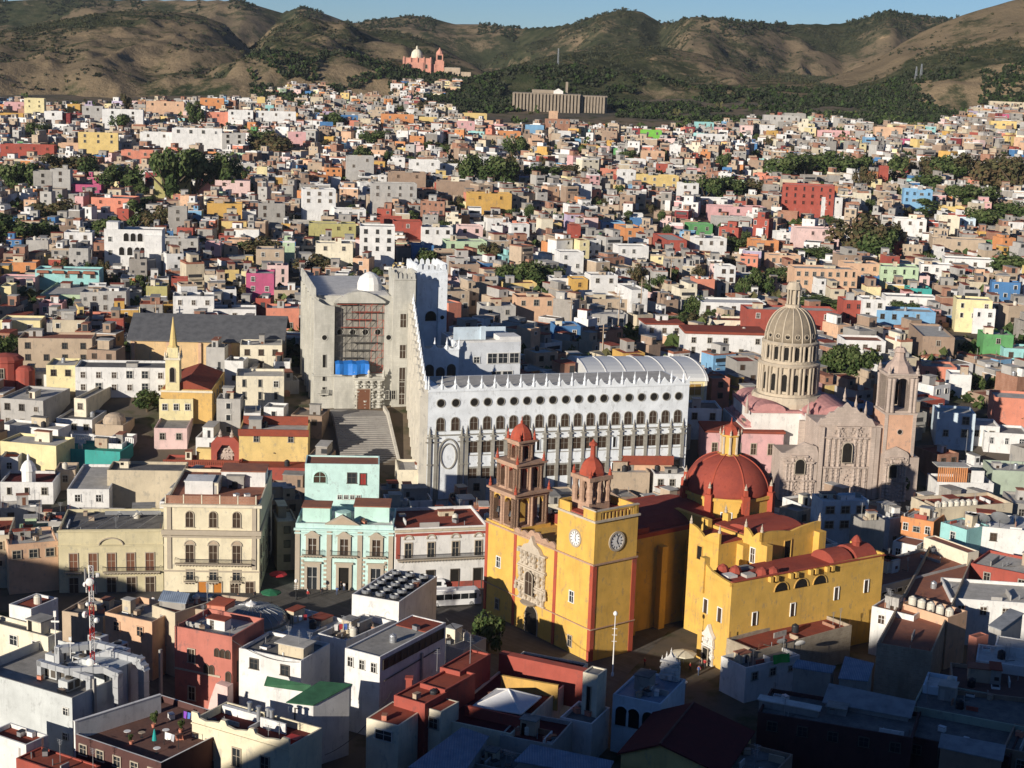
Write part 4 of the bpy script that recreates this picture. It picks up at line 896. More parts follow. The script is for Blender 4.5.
for k in range(16):
    a = 2*pi*k/16
    for r, z0, h_ in ((6.9, DZ+1.4, 4.2), (6.25, zz(360)+1.0, 3.2)): link('window', winmesh('a', 1.2, h_, DST, DARK, False, False), dr, (DXl+r*cos(a), DYl+r*sin(a), z0), a+pi/2)
z0, z1 = zz(339), zz(306)
prof2 = [(6.25*cos(t)**.85, z0+(z1-z0)*sin(t)) for t in [i*pi/2/12*.965 for i in range(13)]]
dm = part('dome', CH, lambda b: b.lathe(prof2, DGR, 40, DXl, DYl), True)
for k in range(16):
    def f(b):
        a = 2*pi*(k+.5)/16
        for i in range(12): b.tube((DXl+prof2[i][0]*cos(a), DYl+prof2[i][0]*sin(a), prof2[i][1]), (DXl+prof2[i+1][0]*cos(a), DYl+prof2[i+1][0]*sin(a), prof2[i+1][1]), .18, DST, 5)
    part('rib', dm, f)
for k in range(16):
    a = 2*pi*k/16; o = link('dormer', winmesh('o', 1.1, 1.1, DST, DARK), dm, (DXl+6.17*cos(a), DYl+6.17*sin(a), z0+.9), a+pi/2); o.rotation_euler = (radians(-8), 0, a+pi/2)
zl = zz(283)
def f(b):
    b.lathe([(2.0, z1-.5), (2.0, z1+.5), (1.0, z1+.6), (1.0, z1+4.2)], DST, 12, DXl, DYl)
    for k in range(8): a = k*pi/4; b.lathe([(.26, z1+.6), (.2, z1+2.4), (.26, z1+4.2)], DST, 6, DXl+1.45*cos(a), DYl+1.45*sin(a))
    b.lathe([(2.0, z1+4.2), (1.9, z1+4.8), (1.3, z1+5.9), (.4, zl-.9), (.12, zl-.4), (.05, zl+.8)], DST, 12, DXl, DYl)
part('lantern', dm, f)
# ------------------------------------------------------------ the houses one by one: street and roofs in front
def fh(p1, p2, z1, dep, wall, roof, win, label, **k):
    A, B = atz(*p1, z1), atz(*p2, z1)
    return house(p1[0], p1[1], p2[0], 0, degrees(atan2(B[1]-A[1], B[0]-A[0])), dep, wall, roof, win, label, z1=z1, **k)
def shed(cs, wall, roof, label, z0=0, name='shed', cat='roof', th=.16):
    """a lean-to: four roof corners (px, py, z), anticlockwise from front left"""
    P = [atz(*c) for c in cs]; o = P[0]; e = empty(name, (o[0], o[1], z0), 0, label, cat)
    q = [Vector((p[0]-o[0], p[1]-o[1], p[2]-z0)) for p in P]
    def f(b):
        up = [v+Vector((0, 0, th)) for v in q]; b.add([tuple(v) for v in q+up], [(3, 2, 1, 0), (4, 5, 6, 7), (0, 1, 5, 4), (1, 2, 6, 5), (2, 3, 7, 6), (3, 0, 4, 7)], RF(roof))
    part('roof', e, f)
    def g(b):
        c = sum(q, Vector())/4; t = [c+(v-c)*.93-Vector((0, 0, .02)) for v in q]; t = [Vector((v.x, v.y, v.z)) for v in t]
        lo = [Vector((v.x, v.y, -.5)) for v in t]
        b.add([tuple(v) for v in lo+t], [(0, 1, 5, 4), (1, 2, 6, 5), (2, 3, 7, 6), (3, 0, 4, 7), (4, 5, 6, 7)], W(wall))
    part('wall', e, g); return e
WALLS['acgrey'] = (.52, .54, .53); WALLS['salmonred'] = (.47, .17, .13); WALLS['fcream'] = (.72, .64, .46); WALLS['olivebeige'] = (.60, .53, .34); WALLS['mintblue'] = (.54, .74, .69)
# plaza fronts
CB = fh((163.5, 503.5), (259.5, 505.2), 17.2, 26, 'fcream', 'brick', None, 'large cream four storey corner building with long balcony and red railed roof terrace', name='corner_building', cat='building')
def cb():
    e, w, d, z = CB['e'], CB['w'], CB['d'], CB['zt']
    part('cornice', e, lambda b: (b.box(-.5, w+.5, -.6, -.003, z-.5, z, W('cream')), b.box(-.4, w+.4, -.5, -.003, z-5.9, z-5.0, FRSTONE), b.box(-.3, w+.3, -.4, -.003, z-6.4, z-6.1, FRSTONE), b.box(w+.003, w+.3, -.4, d, z-5.9, z-5.0, FRSTONE), b.box(-.1, w+.1, -.12, -.003, z-13.2, z-12.9, FRSTONE)))
    pieces('pilaster', e, lambda b: [b.box(.6, 1.4, -.2, -.003, z-12.6, z-.6, FRSTONE)]); pieces('pilaster', e, lambda b: b.box(w-1.4, w-.6, -.2, -.003, z-12.6, z-.6, FRSTONE))
    xs = [w*.27, w*.515, w*.76]
    windows(e, [(x, z-4.4) for x in xs], 'a', 1.35, 3.0, FRSTONE, GLASSB); windows(e, [(x, z-11.3) for x in xs], 'r', 1.45, 3.4, FRSTONE, GLASSB, 'french_window'); windows(e, [(x, z-8.0) for x in xs], 'a', 1.9, .9, FRSTONE, W('tan'), 'panel', bars=False, sill=False)
    windows(e, [(x, z-14.7) for x in xs], 'r', 1.3, 1.9, FRSTONE, GLASS); windows(e, [(w*.4, z-17.6), (w*.56, z-17.6)], 'r', 1.5, 2.5, FRSTONE, plain('orange_door', (.45, .17, .03), .5), 'door', bars=False, sill=False); windows(e, [(w*.74, z-17.6), (w*.9, z-17.6)], 'r', 1.5, 2.6, FRSTONE, GLASSB, 'door', sill=False)
    def rail(b, x0, x1, zz, dp=.9):
        b.box(x0, x1, -dp, 0, zz-.18, zz, FRSTONE); b.box(x0, x1, -dp, -dp+.05, zz+.95, zz+1.02, IRON); b.box(x0, x0+.05, -dp, 0, zz+.95, zz+1.02, IRON); b.box(x1-.05, x1, -dp, 0, zz+.95, zz+1.02, IRON)
        n = int((x1-x0)/.22)
        for i in range(n+1): x = x0+(x1-x0-.04)*i/n; b.box(x, x+.04, -dp, -dp+.04, zz, zz+.96, IRON)
        for i in range(int((x1-x0)/.6)): b.box(x0+.2+i*.6, x0+.35+i*.6, -dp*.8, 0, zz-.5, zz-.18, FRSTONE)
    part('balcony', e, lambda b: rail(b, w*.12, w*.92, z-11.4, 1.0))
    for x in xs: part('balcony', e, lambda b: rail(b, x-1.1, x+1.1, z-15.0, .6))
    part('roof_railing', e, lambda b: [b.box(.4+i*(w-1)/5, .4+(i+1)*(w-1)/5-.25, .3, .5, z, z+1.5, W('brick')) for i in range(5)]+[b.box(.2+i*(w-1)/5, .4+i*(w-1)/5, .25, .55, z, z+1.7, W('cream')) for i in range(6)])
    windows(e, [(3+i*4.4, zz) for i in range(5) for zz in (z-11.0, z-15.0)], 'r', 1.2, 2.4, FRSTONE, GLASSB, rz=pi/2, x=w)
    part('roof_room', e, lambda b: (b.box(w*.15, w*.45, 9, 14, z-.6, z+2.0, W('white')), b.box(w*.5, w*.98, 15, 21, z-.6, z+2.4, W('white')), b.box(w*.49, w*.99, 14.8, 21.2, z+2.4, z+2.6, RF('brick'))))
    return rail
rail = cb()
OB = fh((58, 530), (163, 529), 12.2, 14, 'olivebeige', 'dark', None, 'olive beige two storey building with five tall brown balcony doors', name='building', cat='building')
e, w, z = OB['e'], OB['w'], OB['zt']
windows(e, [(w*f_, z-8.0) for f_ in (.14, .325, .5, .685, .87)], 'r', 1.45, 3.4, FRSTONE, WOOD, 'french_window', sill=False); windows(e, [(w*f_, z-12.2) for f_ in (.14, .5, .69, .87)], 'r', 1.6, 2.9, FRSTONE, GLASSB, 'door', sill=False)
part('balcony', e, lambda b: rail(b, w*.06, w*.22, z-8.1, .8)); part('balcony', e, lambda b: rail(b, w*.42, w*.97, z-8.1, .8))
part('cornice', e, lambda b: (b.box(-.2, w+.2, -.3, -.003, z-.4, z-.1, W('olivebeige')), b.box(-.1, w+.1, -.2, -.003, z-3.2, z-2.9, W('olivebeige')), b.ring([(w*.5+2.3*cos(t), z-3.0+1.5*sin(t)) for t in np.linspace(0, pi, 13)], [(w*.5+2.1*cos(t), z-3.0+1.3*sin(t)) for t in np.linspace(0, pi, 13)], -.3, 0, FRSTONE)))
part('roof_frame', e, lambda b: [b.tube((w*(.15+i*.2), 2, z-.3), (w*(.35+i*.2), 9, z+.6), .07, METAL) for i in range(4)]+[b.box(w*.4, w*.95, 9, 9.2, z+.2, z+.9, METAL)])
PB = fh((8, 545), (58, 541), 9.6, 10, 'peach', 'light', (1, 3), 'pale peach two storey house with three upper windows left of the olive beige building', fr=FRSTONE, ww=1.4)
fh((-30, 536), (9, 535), 10.3, 12, 'beige', 'red', (2, 2), 'beige house cut by the photo edge beside the pale peach house')
MI = fh((295.6, 523), (393.3, 525.6), 13.0, 12, 'mintblue', 'white', None, 'pale mint green mansion front with stone pediment and three carved upper windows', name='mansion', cat='building')
def mint():
    e, w, z = MI['e'], MI['w'], MI['zt']
    part('cornice', e, lambda b: (b.box(-.3, w+.3, -.5, -.003, z-1.3, z-.9, W('mintblue')), b.box(-.2, w+.2, -.3, -.003, z-2.0, z-1.7, W('mintblue')), b.extr([(w*.3, z), (w*.66, z), (w*.48, z+1.9)], -.5, .4, FRSTONE), b.extr([(w*.34, z+.2), (w*.62, z+.2), (w*.48, z+1.5)], -.55, -.5, W('tan'))))
    pieces('pilaster', e, lambda b: [b.box(x-.45, x+.45, -.22, -.003, -.5, z-1.3, FRSTONE) for x in (.4, w*.345, w*.66, w-.4)]); pieces('quoin', e, lambda b: [b.box(x, x+.5, -.12, -.003, k*.9, k*.9+.45, FRSTONE) for k in range(7) for x in (1.1, w*.345-1.0, w*.66+.5, w-1.6)]); part('string_course', e, lambda b: b.box(0, w, -.16, -.003, 6.3, 6.6, FRSTONE))
    xs = [w*.175, w*.5, w*.83]
    for x in xs:
        def f(b):
            b.ring([(x-1.25, 7.0), (x+1.25, 7.0), (x+1.25, 10.7), (x-1.25, 10.7)], [(x-.75, 7.0), (x+.75, 7.0), (x+.75, 10.2), (x-.75, 10.2)], -.3, 0, FRSTONE)
            b.extr([(x-1.6, 10.7), (x+1.6, 10.7), (x+1.0, 11.1), (x, 11.7), (x-1.0, 11.1)], -.45, 0, FRSTONE)
        part('window_surround', e, f)
        part('balcony', e, lambda b: rail(b, x-(1.9 if abs(x-w*.5) > 1 else 2.6), x+(1.9 if abs(x-w*.5) > 1 else 2.6), 6.9, .8))
        part('door_surround', e, lambda b: (b.ring([(x-1.5, 0), (x+1.5, 0), (x+1.5, 5.2), (x-1.5, 5.2)], [(x-.95, 0), (x+.95, 0), (x+.95, 4.5), (x-.95, 4.5)], -.3, 0, FRSTONE), b.box(x-1.8, x+1.8, -.5, -.003, 5.2, 5.5, FRSTONE)))
    windows(e, [(x, 7.0) for x in xs], 'r', 1.5, 3.1, FRAME, GLASSB, 'french_window', sill=False); windows(e, [(xs[0], 0), (xs[2], 0)], 'r', 1.8, 4.4, FRAME, GLASS, 'door', sill=False); windows(e, [(xs[1], 0)], 'r', 1.9, 4.5, FRDARK, DARK, 'door', bars=False, sill=False)
    part('roof_room', e, lambda b: (b.box(1.0, 6.2, 3.0, 7.5, z-.6, z+2.2, W('mint')), b.box(.8, 6.4, 2.8, 7.7, z+2.2, z+2.4, RF('brick')), b.box(10.8, w-1, 4, 9.5, z-.6, z+2.4, W('mint')), b.box(10.6, w-.8, 3.8, 9.7, z+2.4, z+2.6, RF('brick')), b.lathe([(1.5, z-.6), (1.5, z+1.3), (0.02, z+1.4)], W('mint'), 12, 8.6, 4.2)))
mint()
MB_ = fh((305, 463.5), (379.5, 464.5), 20.8, 7, 'mintblue', 'brick', None, 'tall plain mint green rear block with arched opening behind the mansion front', name='building', cat='building', ph=.3)
e, w, z = MB_['e'], MB_['w'], MB_['zt']
windows(e, [(w*.2, z-4.0)], 'a', 2.4, 2.2, W('mint'), GLASSB, 'arched_opening'); windows(e, [(w*.63, z-4.0)], 'r', 1.6, 2.0, FRDARK, GLASS); windows(e, [(w*.78, z-4.3)], 'r', 1.1, 2.2, FRDARK, plain('red_shutter', (.3, .03, .025), .6)); windows(e, [(w*(.47+.085*i), z-7.3) for i in range(4)], 'r', .75, .75, FRAME, GLASS)
WB = fh((395.6, 528.7), (488, 525), 12.6, 14, 'white', 'red', None, 'long white two storey building with red trim, half round vents and iron balcony', name='building', cat='building')
e, w, z = WB['e'], WB['w'], WB['zt']; xs = [w*f_ for f_ in (.14, .385, .65, .9)]
RT = W('red')
part('trim', e, lambda b: (b.box(0, w, -.12, -.003, z-1.6, z-1.1, RT), b.box(.15, .9, -.14, -.004, 6.6, z-1.5, RT), b.box(0, w, -.1, -.003, -.4, 1.6, RT), b.box(-.2, w+.2, -.4, -.003, z-.7, z-.3, W('beige'))))
windows(e, [(x, 6.7) for x in xs], 'r', 1.25, 2.9, FRSTONE, GLASS, 'french_window', sill=False); windows(e, [(x, 0) for x in xs], 'r', 1.5, 4.0, FRDARK, DARK, 'door', bars=False, sill=False); windows(e, [(.9, 0)], 'r', 1.3, 3.0, FRDARK, WOOD, 'door', sill=False)
hm = MB(); hm.ring([(1.0*cos(t), 1.0*sin(t)) for t in np.linspace(0, pi, 11)], [(.7*cos(t), .05+.65*sin(t)) for t in np.linspace(0, pi, 11)], -.15, 0, FRSTONE); hm = hm.mesh('half_round_vent')
for x in xs: link('half_round_vent', hm, e, (x, 0, 10.3))
part('balcony', e, lambda b: rail(b, .4, w-.2, 6.5, .9))
# roofs and houses between the camera and the square
AC = fh((-30, 668), (72, 698), 10.0, -148, 'acgrey', 'grey', None, 'large blank pale grey block crowded with ducts on its roof at the lower left', name='building', cat='building', cap='concrete', ph=1.4)
e, w, z, d = AC['e'], AC['w'], AC['zt'], AC['d']
part('roof_room', e, lambda b: (b.box(w-7, w-.3, 8, d-3, z-1.4, z+.8, W('acgrey')), b.box(w-6.5, w+.25, 14, d-7, z-6, z+1.6, W('acgrey')), [b.box(w+.003, w+.35, y, y+.5, -1, z+1.5, W('concrete')) for y in (4, 11, 18)]))
windows(e, [(w-1.2, 7.2), (w-1.4, 3.4)], 'r', .9, 1.0, FRAME, GLASS, sill=False)
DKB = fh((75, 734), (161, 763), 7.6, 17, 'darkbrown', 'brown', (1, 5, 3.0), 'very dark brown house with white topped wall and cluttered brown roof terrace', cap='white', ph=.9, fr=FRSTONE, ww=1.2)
fh((-12, 732), (26, 745), 7.0, 4, 'white', 'red', None, 'white house with a small red roof terrace at the lower left photo corner')
fh((16, 758), (76, 778), 6.0, 4.5, 'red', 'red', None, 'red flat roofed house at the bottom edge holding a white tank', ph=.2)
fh((-20, 619), (48, 637), 11.0, -62, 'cream', 'grey', (1, 3), 'cream house with cluttered grey roof behind the blank grey block', hut=(.62, 3, 3, 2.0, 'cream'), ww=1.5)
fh((9, 604), (31, 609), 13.0, -58, 'white', 'red', None, 'small white roof house with red flat roof and white tanks', ph=.4, side=1)
fh((105, 612), (152, 622), 10.0, 9, 'peach', 'grey', (1, 2), 'low peach walled house with roof full of tanks beside the mast', ph=1.0)
fh((62, 611), (103, 617), 7.5, 8, 'tan', 'dark', None, 'low tan house in the shade between the small white roof house and peach house', ph=.5)
fh((152, 605), (175, 613), 11.0, 9, 'beige', 'brick', (2, 1), 'narrow tan house squeezed left of the salmon red house')
SR = fh((174.5, 626), (232, 637), 13.4, -264, 'salmonred', 'light', None, 'salmon red house with small triple arched windows and stone framed windows', ph=.9)
e, w, z, d = SR['e'], SR['w'], SR['zt'], SR['d']
windows(e, [(w*.3, z-5.3), (w*.3, z-11.4)], 'r', 1.1, 2.1, FRSTONE, GLASSB); windows(e, [(w*f_, z-3.6) for f_ in (.74, .84, .93)], 'a', .7, 1.3, FRDARK, GLASSB, sill=False, bars=False); windows(e, [(w*f_, z-6.6) for f_ in (.56, .65)], 'a', .75, 1.4, FRDARK, GLASSB, sill=False, bars=False); windows(e, [(w*.94, z-7.4)], 'a', .8, 1.7, FRDARK, GLASSB, sill=False, bars=False); windows(e, [(2.2, z-7.5)], 'r', 1.3, 3, FRDARK, GLASSB, rz=pi/2, x=w)
part('string_course', e, lambda b: b.box(-.05, w*.8, -.12, -.003, z-6.9, z-6.6, FRSTONE))
part('stair_buttress', e, lambda b: b.extr([(w*.62, -1), (w+.2, -1), (w+.2, z-7.4), (w*.82, z-7.2), (w*.72, z-10)], -1.6, -.004, W('palepink')))
WH = fh((239, 648), (301, 661), 11.6, -330, 'white', 'dark', (1, 2), 'white house with two dark windows right of the salmon red house', fr=FRDARK, ww=1.3, ph=.5)
part('pergola', WH['e'], lambda b: (b.box(WH['w']*.55, WH['w']-.5, 1.5, 4.5, WH['zt']-.5, WH['zt']+1.4, W('beige')), b.box(WH['w']*.5, WH['w']-.2, 1.2, 4.8, WH['zt']+1.4, WH['zt']+1.55, RF('light'))))
CF = fh((192, 719), (289, 747), 9.3, -322, 'fcream', 'darkred', None, 'cream house with curvy stepped parapet and dark red roof terrace at the bottom', ph=1.1)
e, w, z, d = CF['e'], CF['w'], CF['zt'], CF['d']
windows(e, [(w*.19, z-5.0), (w*.47, z-5.0), (w*.76, z-5.0)], 'r', 1.3, 2.6, FRSTONE, GLASS, 'french_window')
def f(b):
    pts = [(0, z), (w, z)]
    for i in range(49):
        t = 1-i/48; x = w*t; k = .25+(.9 if any(abs(t-c) < .035 for c in (.03, .33, .63, .97)) else .35*abs(cos(t*10*pi/2*.66))); pts.append((x, z+k))
    b.extr(pts, -.12, .3, W('fcream')); b.box(0, w, -.25, -.12, z-.6, z-.4, W('fcream'))
part('parapet', e, f)
GT = shed([(286, 703, 9.4), (313, 706, 9.4), (352, 685, 10.8), (320, 682, 10.8)], 'white', 'greentile', 'white roof house under a sloping green glazed tile roof', name='house', cat='house'); windows(GT, [(2.0, 6.6)], 'r', 1.3, 2.0, FRDARK, WOOD)
shed([(264, 686, 9.0), (306, 692, 9.0), (311, 686, 9.9), (267, 677, 9.9)], 'white', 'greentile', 'narrow green tiled awning above a white terrace wall', name='awning', cat='awning')
LW = fh((345, 648), (380, 657), 13.0, -446, 'white', 'grey', (1, 3, 3.0), 'long white building with a strip of brown windows under its flat grey roof', ph=.25)
e, w, z, d = LW['e'], LW['w'], LW['zt'], LW['d']
windows(e, [(1.5+i*(d-3)/9, z-2.3) for i in range(10)], 'r', (d-3)/9-.35, 1.5, FRDARK, GLASSB, 'strip_window', rz=pi/2, x=w, sill=False)
part('pipe', e, lambda b: (b.tube((w+.2, 1, z-4), (w+.2, d-2, z-3.6), .1, FRDARK), [b.box(w+.003, w+.4, d*.6, d*.62, 0, z-2.8, W('grey'))], b.box(.3, w-.3, d*.72, d-.3, z-.25, z-.12, RF('red'))))
fh((262, 627), (310, 640), 9.2, -352, 'white', 'white', None, 'low white building with wide pale roof behind the white house')
fh((318, 633), (346, 641), 9.6, -392, 'white', 'dark', None, 'white walled building with open dark patio left of the long white building', ph=1.0)
fh((177, 607), (232, 613), 10.6, 8, 'tan', 'dark', None, 'flat roofed tan house covered with dark clutter before the cream corner building', ph=.7)
shed([(158, 601, 11.6), (186, 604, 11.6), (190, 594, 12.4), (163, 591, 12.4)], 'concrete', 'bluemetal', 'dark blue sheet canopy among the clutter before the cream corner building')
shed([(206, 605, 12.0), (225, 607, 12.0), (236, 600, 12.6), (218, 597, 12.6)], 'salmon', 'red', 'small red sheet roof room before the cream corner building')
AM = fh((352, 594), (399, 602), 12.6, -437, 'white', 'grey', None, 'white block with rows of black ventilators on its flat roof', name='building', cat='building', ph=.5)
TWH = fh((366.5, 718), (398.5, 726), 8.8, -424, 'cream', 'red', None, 'cream tower house with wide window and red flat roof at the bottom', ph=.05)
windows(TWH['e'], [(TWH['w']*.55, TWH['zt']-2.6)], 'r', 2.6, 1.4, FRAME, GLASS)
for i, (p1, p2, z1, dp, lb) in enumerate([((394, 695), (425, 704), 10.4, 9, 'lowest step of the stepped red roof beside the long white building'), ((420, 683), (445, 690), 10.8, 8, 'middle step of the stepped red roof beside the long white building'), ((440, 667), (460, 672), 11.2, 9, 'uppermost step of the stepped red roof, carrying a thin mast')]):
    fh(p1, p2, z1, dp, 'red', 'red', None, lb, name='red_roof_house', ph=.3, group='stepped red roof houses')
fh((413, 704), (441, 712), 9.4, -459, 'cream', 'red', (1, 2), 'small cream house with overhanging red roof next to the skylight patio', ph=.05, ww=1.4)
fh((425, 640), (463, 650), 5.5, 7, 'grey', 'grey', None, 'low grey walled house in the dark street beside the long white building', ph=.5)
PT = fh((440, 719), (511, 734), 7.0, -588, 'cream', 'darkred', None, 'patio house with red walls around a white pyramid skylight', name='patio_house', cat='house', ph=.3)
def wallthing(p, q, z1, h, m, label, th=.35, name='wall', cat='wall'):
    A, B = atz(*p, z1), atz(*q, z1); L = hypot(B[0]-A[0], B[1]-A[1])
    o = part(name, None, lambda b: (b.box(0, L, 0, th, -h, 0, m), b.box(-.05, L+.05, -.06, th+.06, .003, .1, m))); o.location = A; o.rotation_euler.z = atan2(B[1]-A[1], B[0]-A[0]); return tag(o, label, cat)
wallthing((499, 654), (584, 672), 9.8, 6, W('red'), 'long plain red wall at the back of the skylight patio', 1.5)
wallthing((501, 676), (558, 686), 8.6, 4, W('ochre'), 'yellow inner wall of the skylight patio below the red wall')
wallthing((465, 706), (524, 719), 8.2, 2, W('red'), 'low red kerb wall in front of the white pyramid skylight')
wallthing((75, 722), (161, 695), 9.4, 6, W('white'), 'stained white boundary wall between grey block and maroon terrace')
def f(b):
    cs = [atz(*c) for c in ((473, 706, 7.6), (521, 714, 7.6), (541, 697, 7.6), (497, 689, 7.6))]; ap = sum(cs)/4+np.array([0, 0, 1.9])
    m = plain('skylight_sheet', (.62, .62, .63), .4); o = cs[0]; q = [tuple(c-o) for c in cs]; a_ = tuple(ap-o)
    mids = []
    for i in range(4):
        p0, p1 = np.array(q[i]), np.array(q[(i+1) % 4]); mids.append(tuple((p0+p1)/2+np.array([0, 0, -.05])))
    for i in range(4): b.add([q[i], mids[i], a_], [(0, 1, 2)], m); b.add([mids[i], q[(i+1) % 4], a_], [(0, 1, 2)], m)
    for i in range(4): b.tube(q[i], a_, .12, PWHITE, 5); b.tube(q[i], q[(i+1) % 4], .15, PWHITE, 5)
o = part('skylight', None, f); o.location = atz(473, 706, 7.6); tag(o, 'white pyramid skylight tent inside the red patio', 'skylight')
CT = fh((583, 672), (598, 675.5), 12.4, -607, 'cream', 'grey', None, 'slim cream chimney like tower with a long dark slit', name='slim_tower', cat='tower', ph=.2)
windows(CT['e'], [(CT['w']*.45, CT['zt']-7.6)], 'r', .6, 5.6, FRSTONE, DARK, bars=False, sill=False)
fh((560, 717), (592, 724), 6.4, 7, 'white', 'dark', None, 'low white annex at the foot of the slim cream tower')
BA = fh((613, 694), (661, 704), 9.0, 11, 'paleblue', 'bluemetal', None, 'bluish house with a row of dark arches in the hill shade', ph=.3)
windows(BA['e'], [(BA['w']*f_, BA['zt']-4.6) for f_ in (.2, .45, .76)], 'a', 1.9, 3.0, W('paleblue'), DARK, 'arch', bars=False, sill=False)
def f(b):
    b.extr([(0, 0), (3.0, 0), (3.0, 2.4), (2.6, 2.7), (2.6, 3.3), (2.0, 3.7), (1.5, 4.5), (1.0, 3.7), (.4, 3.3), (.4, 2.7), (0, 2.4)], 0, .5, CWHITE); carved(b, .2, 2.8, .1, 3.2, -.01, CWHITE, 5, 31)
    for x in (.1, .8, 1.5, 2.2, 2.9): pinnacle(b, x, .2, 2.6+1.6*(1-abs(x-1.5)/1.5), 1.0, CWHITE, .16)
o = part('roof_ornament', None, f); _p = BA['A'][:2]+BA['u']*BA['w']*.5+BA['v']*(BA['d']-1.0); o.location = (_p[0], _p[1], BA['zr']); o.rotation_euler.z = radians(BA['ang']); tag(o, 'white carved church front shaped ornament on the blue roof', 'ornament')
def gable_house(a0, a1, l, rr_, zr, ze, wall, roof, label):
    A, B = atz(*a0, zr), atz(*a1, zr); ang = atan2(B[1]-A[1], B[0]-A[0])-pi/2; u, v = frame_at(A, degrees(ang)); L = hypot(B[0]-A[0], B[1]-A[1])
    e = empty('gabled_house', (A[0], A[1], 0), ang, label, 'house')
    lw = abs((atz(*l, ze)[:2]-A[:2])@u); rw = abs((atz(*rr_, ze)[:2]-A[:2])@u)
    part('wall', e, lambda b: b.extr([(-lw+.5, -1), (rw-.5, -1), (rw-.5, ze), (0, zr-.25), (-lw+.5, ze)], .4, L-.3, W(wall)))
    part('roof', e, lambda b: (b.extr([(-lw, ze-.1), (0, zr-.1), (rw, ze-.1), (rw, ze+.12), (0, zr+.15), (-lw, ze+.12)], 0, L, RF(roof)), b.box(-.12, .12, 0, L, zr+.05, zr+.3, RF('brown'))))
    foot(A-np.array([*(u*lw), 0]), degrees(ang), lw+rw, L); return e
gable_house((660, 745), (694, 703), (611, 761), (728, 772), 10.0, 7.4, 'yellow', 'darkred', 'large dark brown gabled roof house with yellow gable in the hill shade')
shed([(408, 768, 6.2), (464, 774, 6.2), (489, 737, 7.4), (462, 728, 7.4)], 'grey', 'bluemetal', 'sloping blue metal roof at the bottom below the red patio')
shed([(514, 762, 6.5), (606, 778, 6.5), (614, 762, 7.2), (531, 745, 7.2)], 'concrete', 'bluemetal', 'striped pale blue metal roof at the bottom edge of the shade')
fh((500, 735), (552, 745), 6.8, 9, 'grey', 'darkred', None, 'grey shaded house with dark red roof between the blue metal roofs')
fh((468, 762), (512, 772), 5.6, 6, 'concrete', 'dark', None, 'low concrete house at the bottom between two blue metal roofs')
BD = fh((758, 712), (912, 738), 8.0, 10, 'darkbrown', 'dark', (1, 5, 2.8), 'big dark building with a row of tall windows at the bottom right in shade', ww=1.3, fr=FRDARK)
fh((700, 760), (770, 778), 7.0, 9, 'brown', 'dark', None, 'dark brown house at the bottom edge right of the gabled house')
shed([(822, 703, 8.0), (911, 719, 8.0), (916, 702, 9.2), (829, 684, 9.2)], 'concrete', 'tin', 'wide corrugated grey roof above the dark shaded building')
shed([(757, 700, 8.4), (820, 712, 8.4), (822, 707, 8.7), (760, 695, 8.7)], 'concrete', 'white', 'narrow white edged canopy left of the wide corrugated roof')
shed([(838, 679, 8.4), (868, 682, 8.4), (874, 664, 9.6), (845, 657, 9.6)], 'concrete', 'bluemetal', 'tilted square blue sheet roof in the lower right shade')
shed([(792, 668, 8.2), (832, 674, 8.2), (836, 667, 8.9), (797, 660, 8.9)], 'concrete', 'bluemetal', 'long low blue sheet roof left of the tilted square one')
shed([(938, 748, 7.4), (1003, 762, 7.4), (1006, 746, 8.2), (941, 734, 8.2)], 'brown', 'tin', 'light grey sheet roof near the lower right photo corner')
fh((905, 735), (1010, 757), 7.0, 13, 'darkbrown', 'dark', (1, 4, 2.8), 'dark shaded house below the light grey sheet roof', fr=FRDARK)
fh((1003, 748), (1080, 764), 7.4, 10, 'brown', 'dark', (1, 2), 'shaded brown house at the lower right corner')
fh((912, 706), (1030, 728), 7.6, 11, 'sage', 'dark', None, 'wide greenish grey flat roofed house in the lower right shade', ph=.3)
fh((923, 685), (953, 690), 8.6, 6, 'paleblue', 'white', None, 'small pale box house on the dark roofs at lower right')
fh((953, 690), (1040, 700), 8.0, 12, 'brown', 'brown', None, 'low brown roof house at the right edge of the hill shade')
fh((757, 651), (852, 625), 6.6, 7, 'rubble', 'red', None, 'long rubble walled terrace with worn red roof under the yellow church wing')
fh((746, 668), (800, 655), 6.0, 6, 'white', 'dark', (1, 3, 2.6), 'low shaded house with green cloth and dishes beside the worn red terrace')
fh((872, 606), (914, 616), 8.8, 7, 'white', 'brick', (1, 2), 'small white house with brick red roof right of the yellow church wing', ph=.4)
fh((877, 643), (932, 652), 9.0, -977, 'rubble', 'brick', None, 'rough stone walled house with open weathered roof terraces', ph=1.2)
fh((901, 603), (948, 618), 9.4, 6, 'peach', 'red', None, 'peach parapet house carrying a row of beige tanks')
fh((969, 635), (977, 638), 10.0, 3, 'salmon', 'brick', None, 'small salmon cube roof room near the right edge', ph=.1)
fh((976, 660), (1032, 668), 9.0, 8, 'white', 'white', None, 'low white house with roof units at the right edge', ph=.4)
shed([(988, 626, 10.0), (1001, 631, 10.0), (1024, 614, 10.8), (1010, 609, 10.8)], 'grey', 'tin', 'pale striped sheet roof sloping near the right edge')
fh((995, 645), (1040, 652), 10.2, 5, 'white', 'light', None, 'white house with sage sheet roof at the right photo edge', ph=.1)
fh((951, 598), (1040, 604), 8.6, 12, 'white', 'light', (1, 4), 'white house with wavy orange awning and roof tanks at right', ph=.6)
GA = fh((881, 586), (970, 563), 8.2, 11, 'grey', 'brick', None, 'long grey gallery building with a strip of dark openings and brick red roof', name='gallery', cat='building', ph=.5)
windows(GA['e'], [(1+i*(GA['w']-2)/11, GA['zt']-2.0) for i in range(12)], 'r', 1.4, .7, FRAME, DARK, sill=False, bars=False)
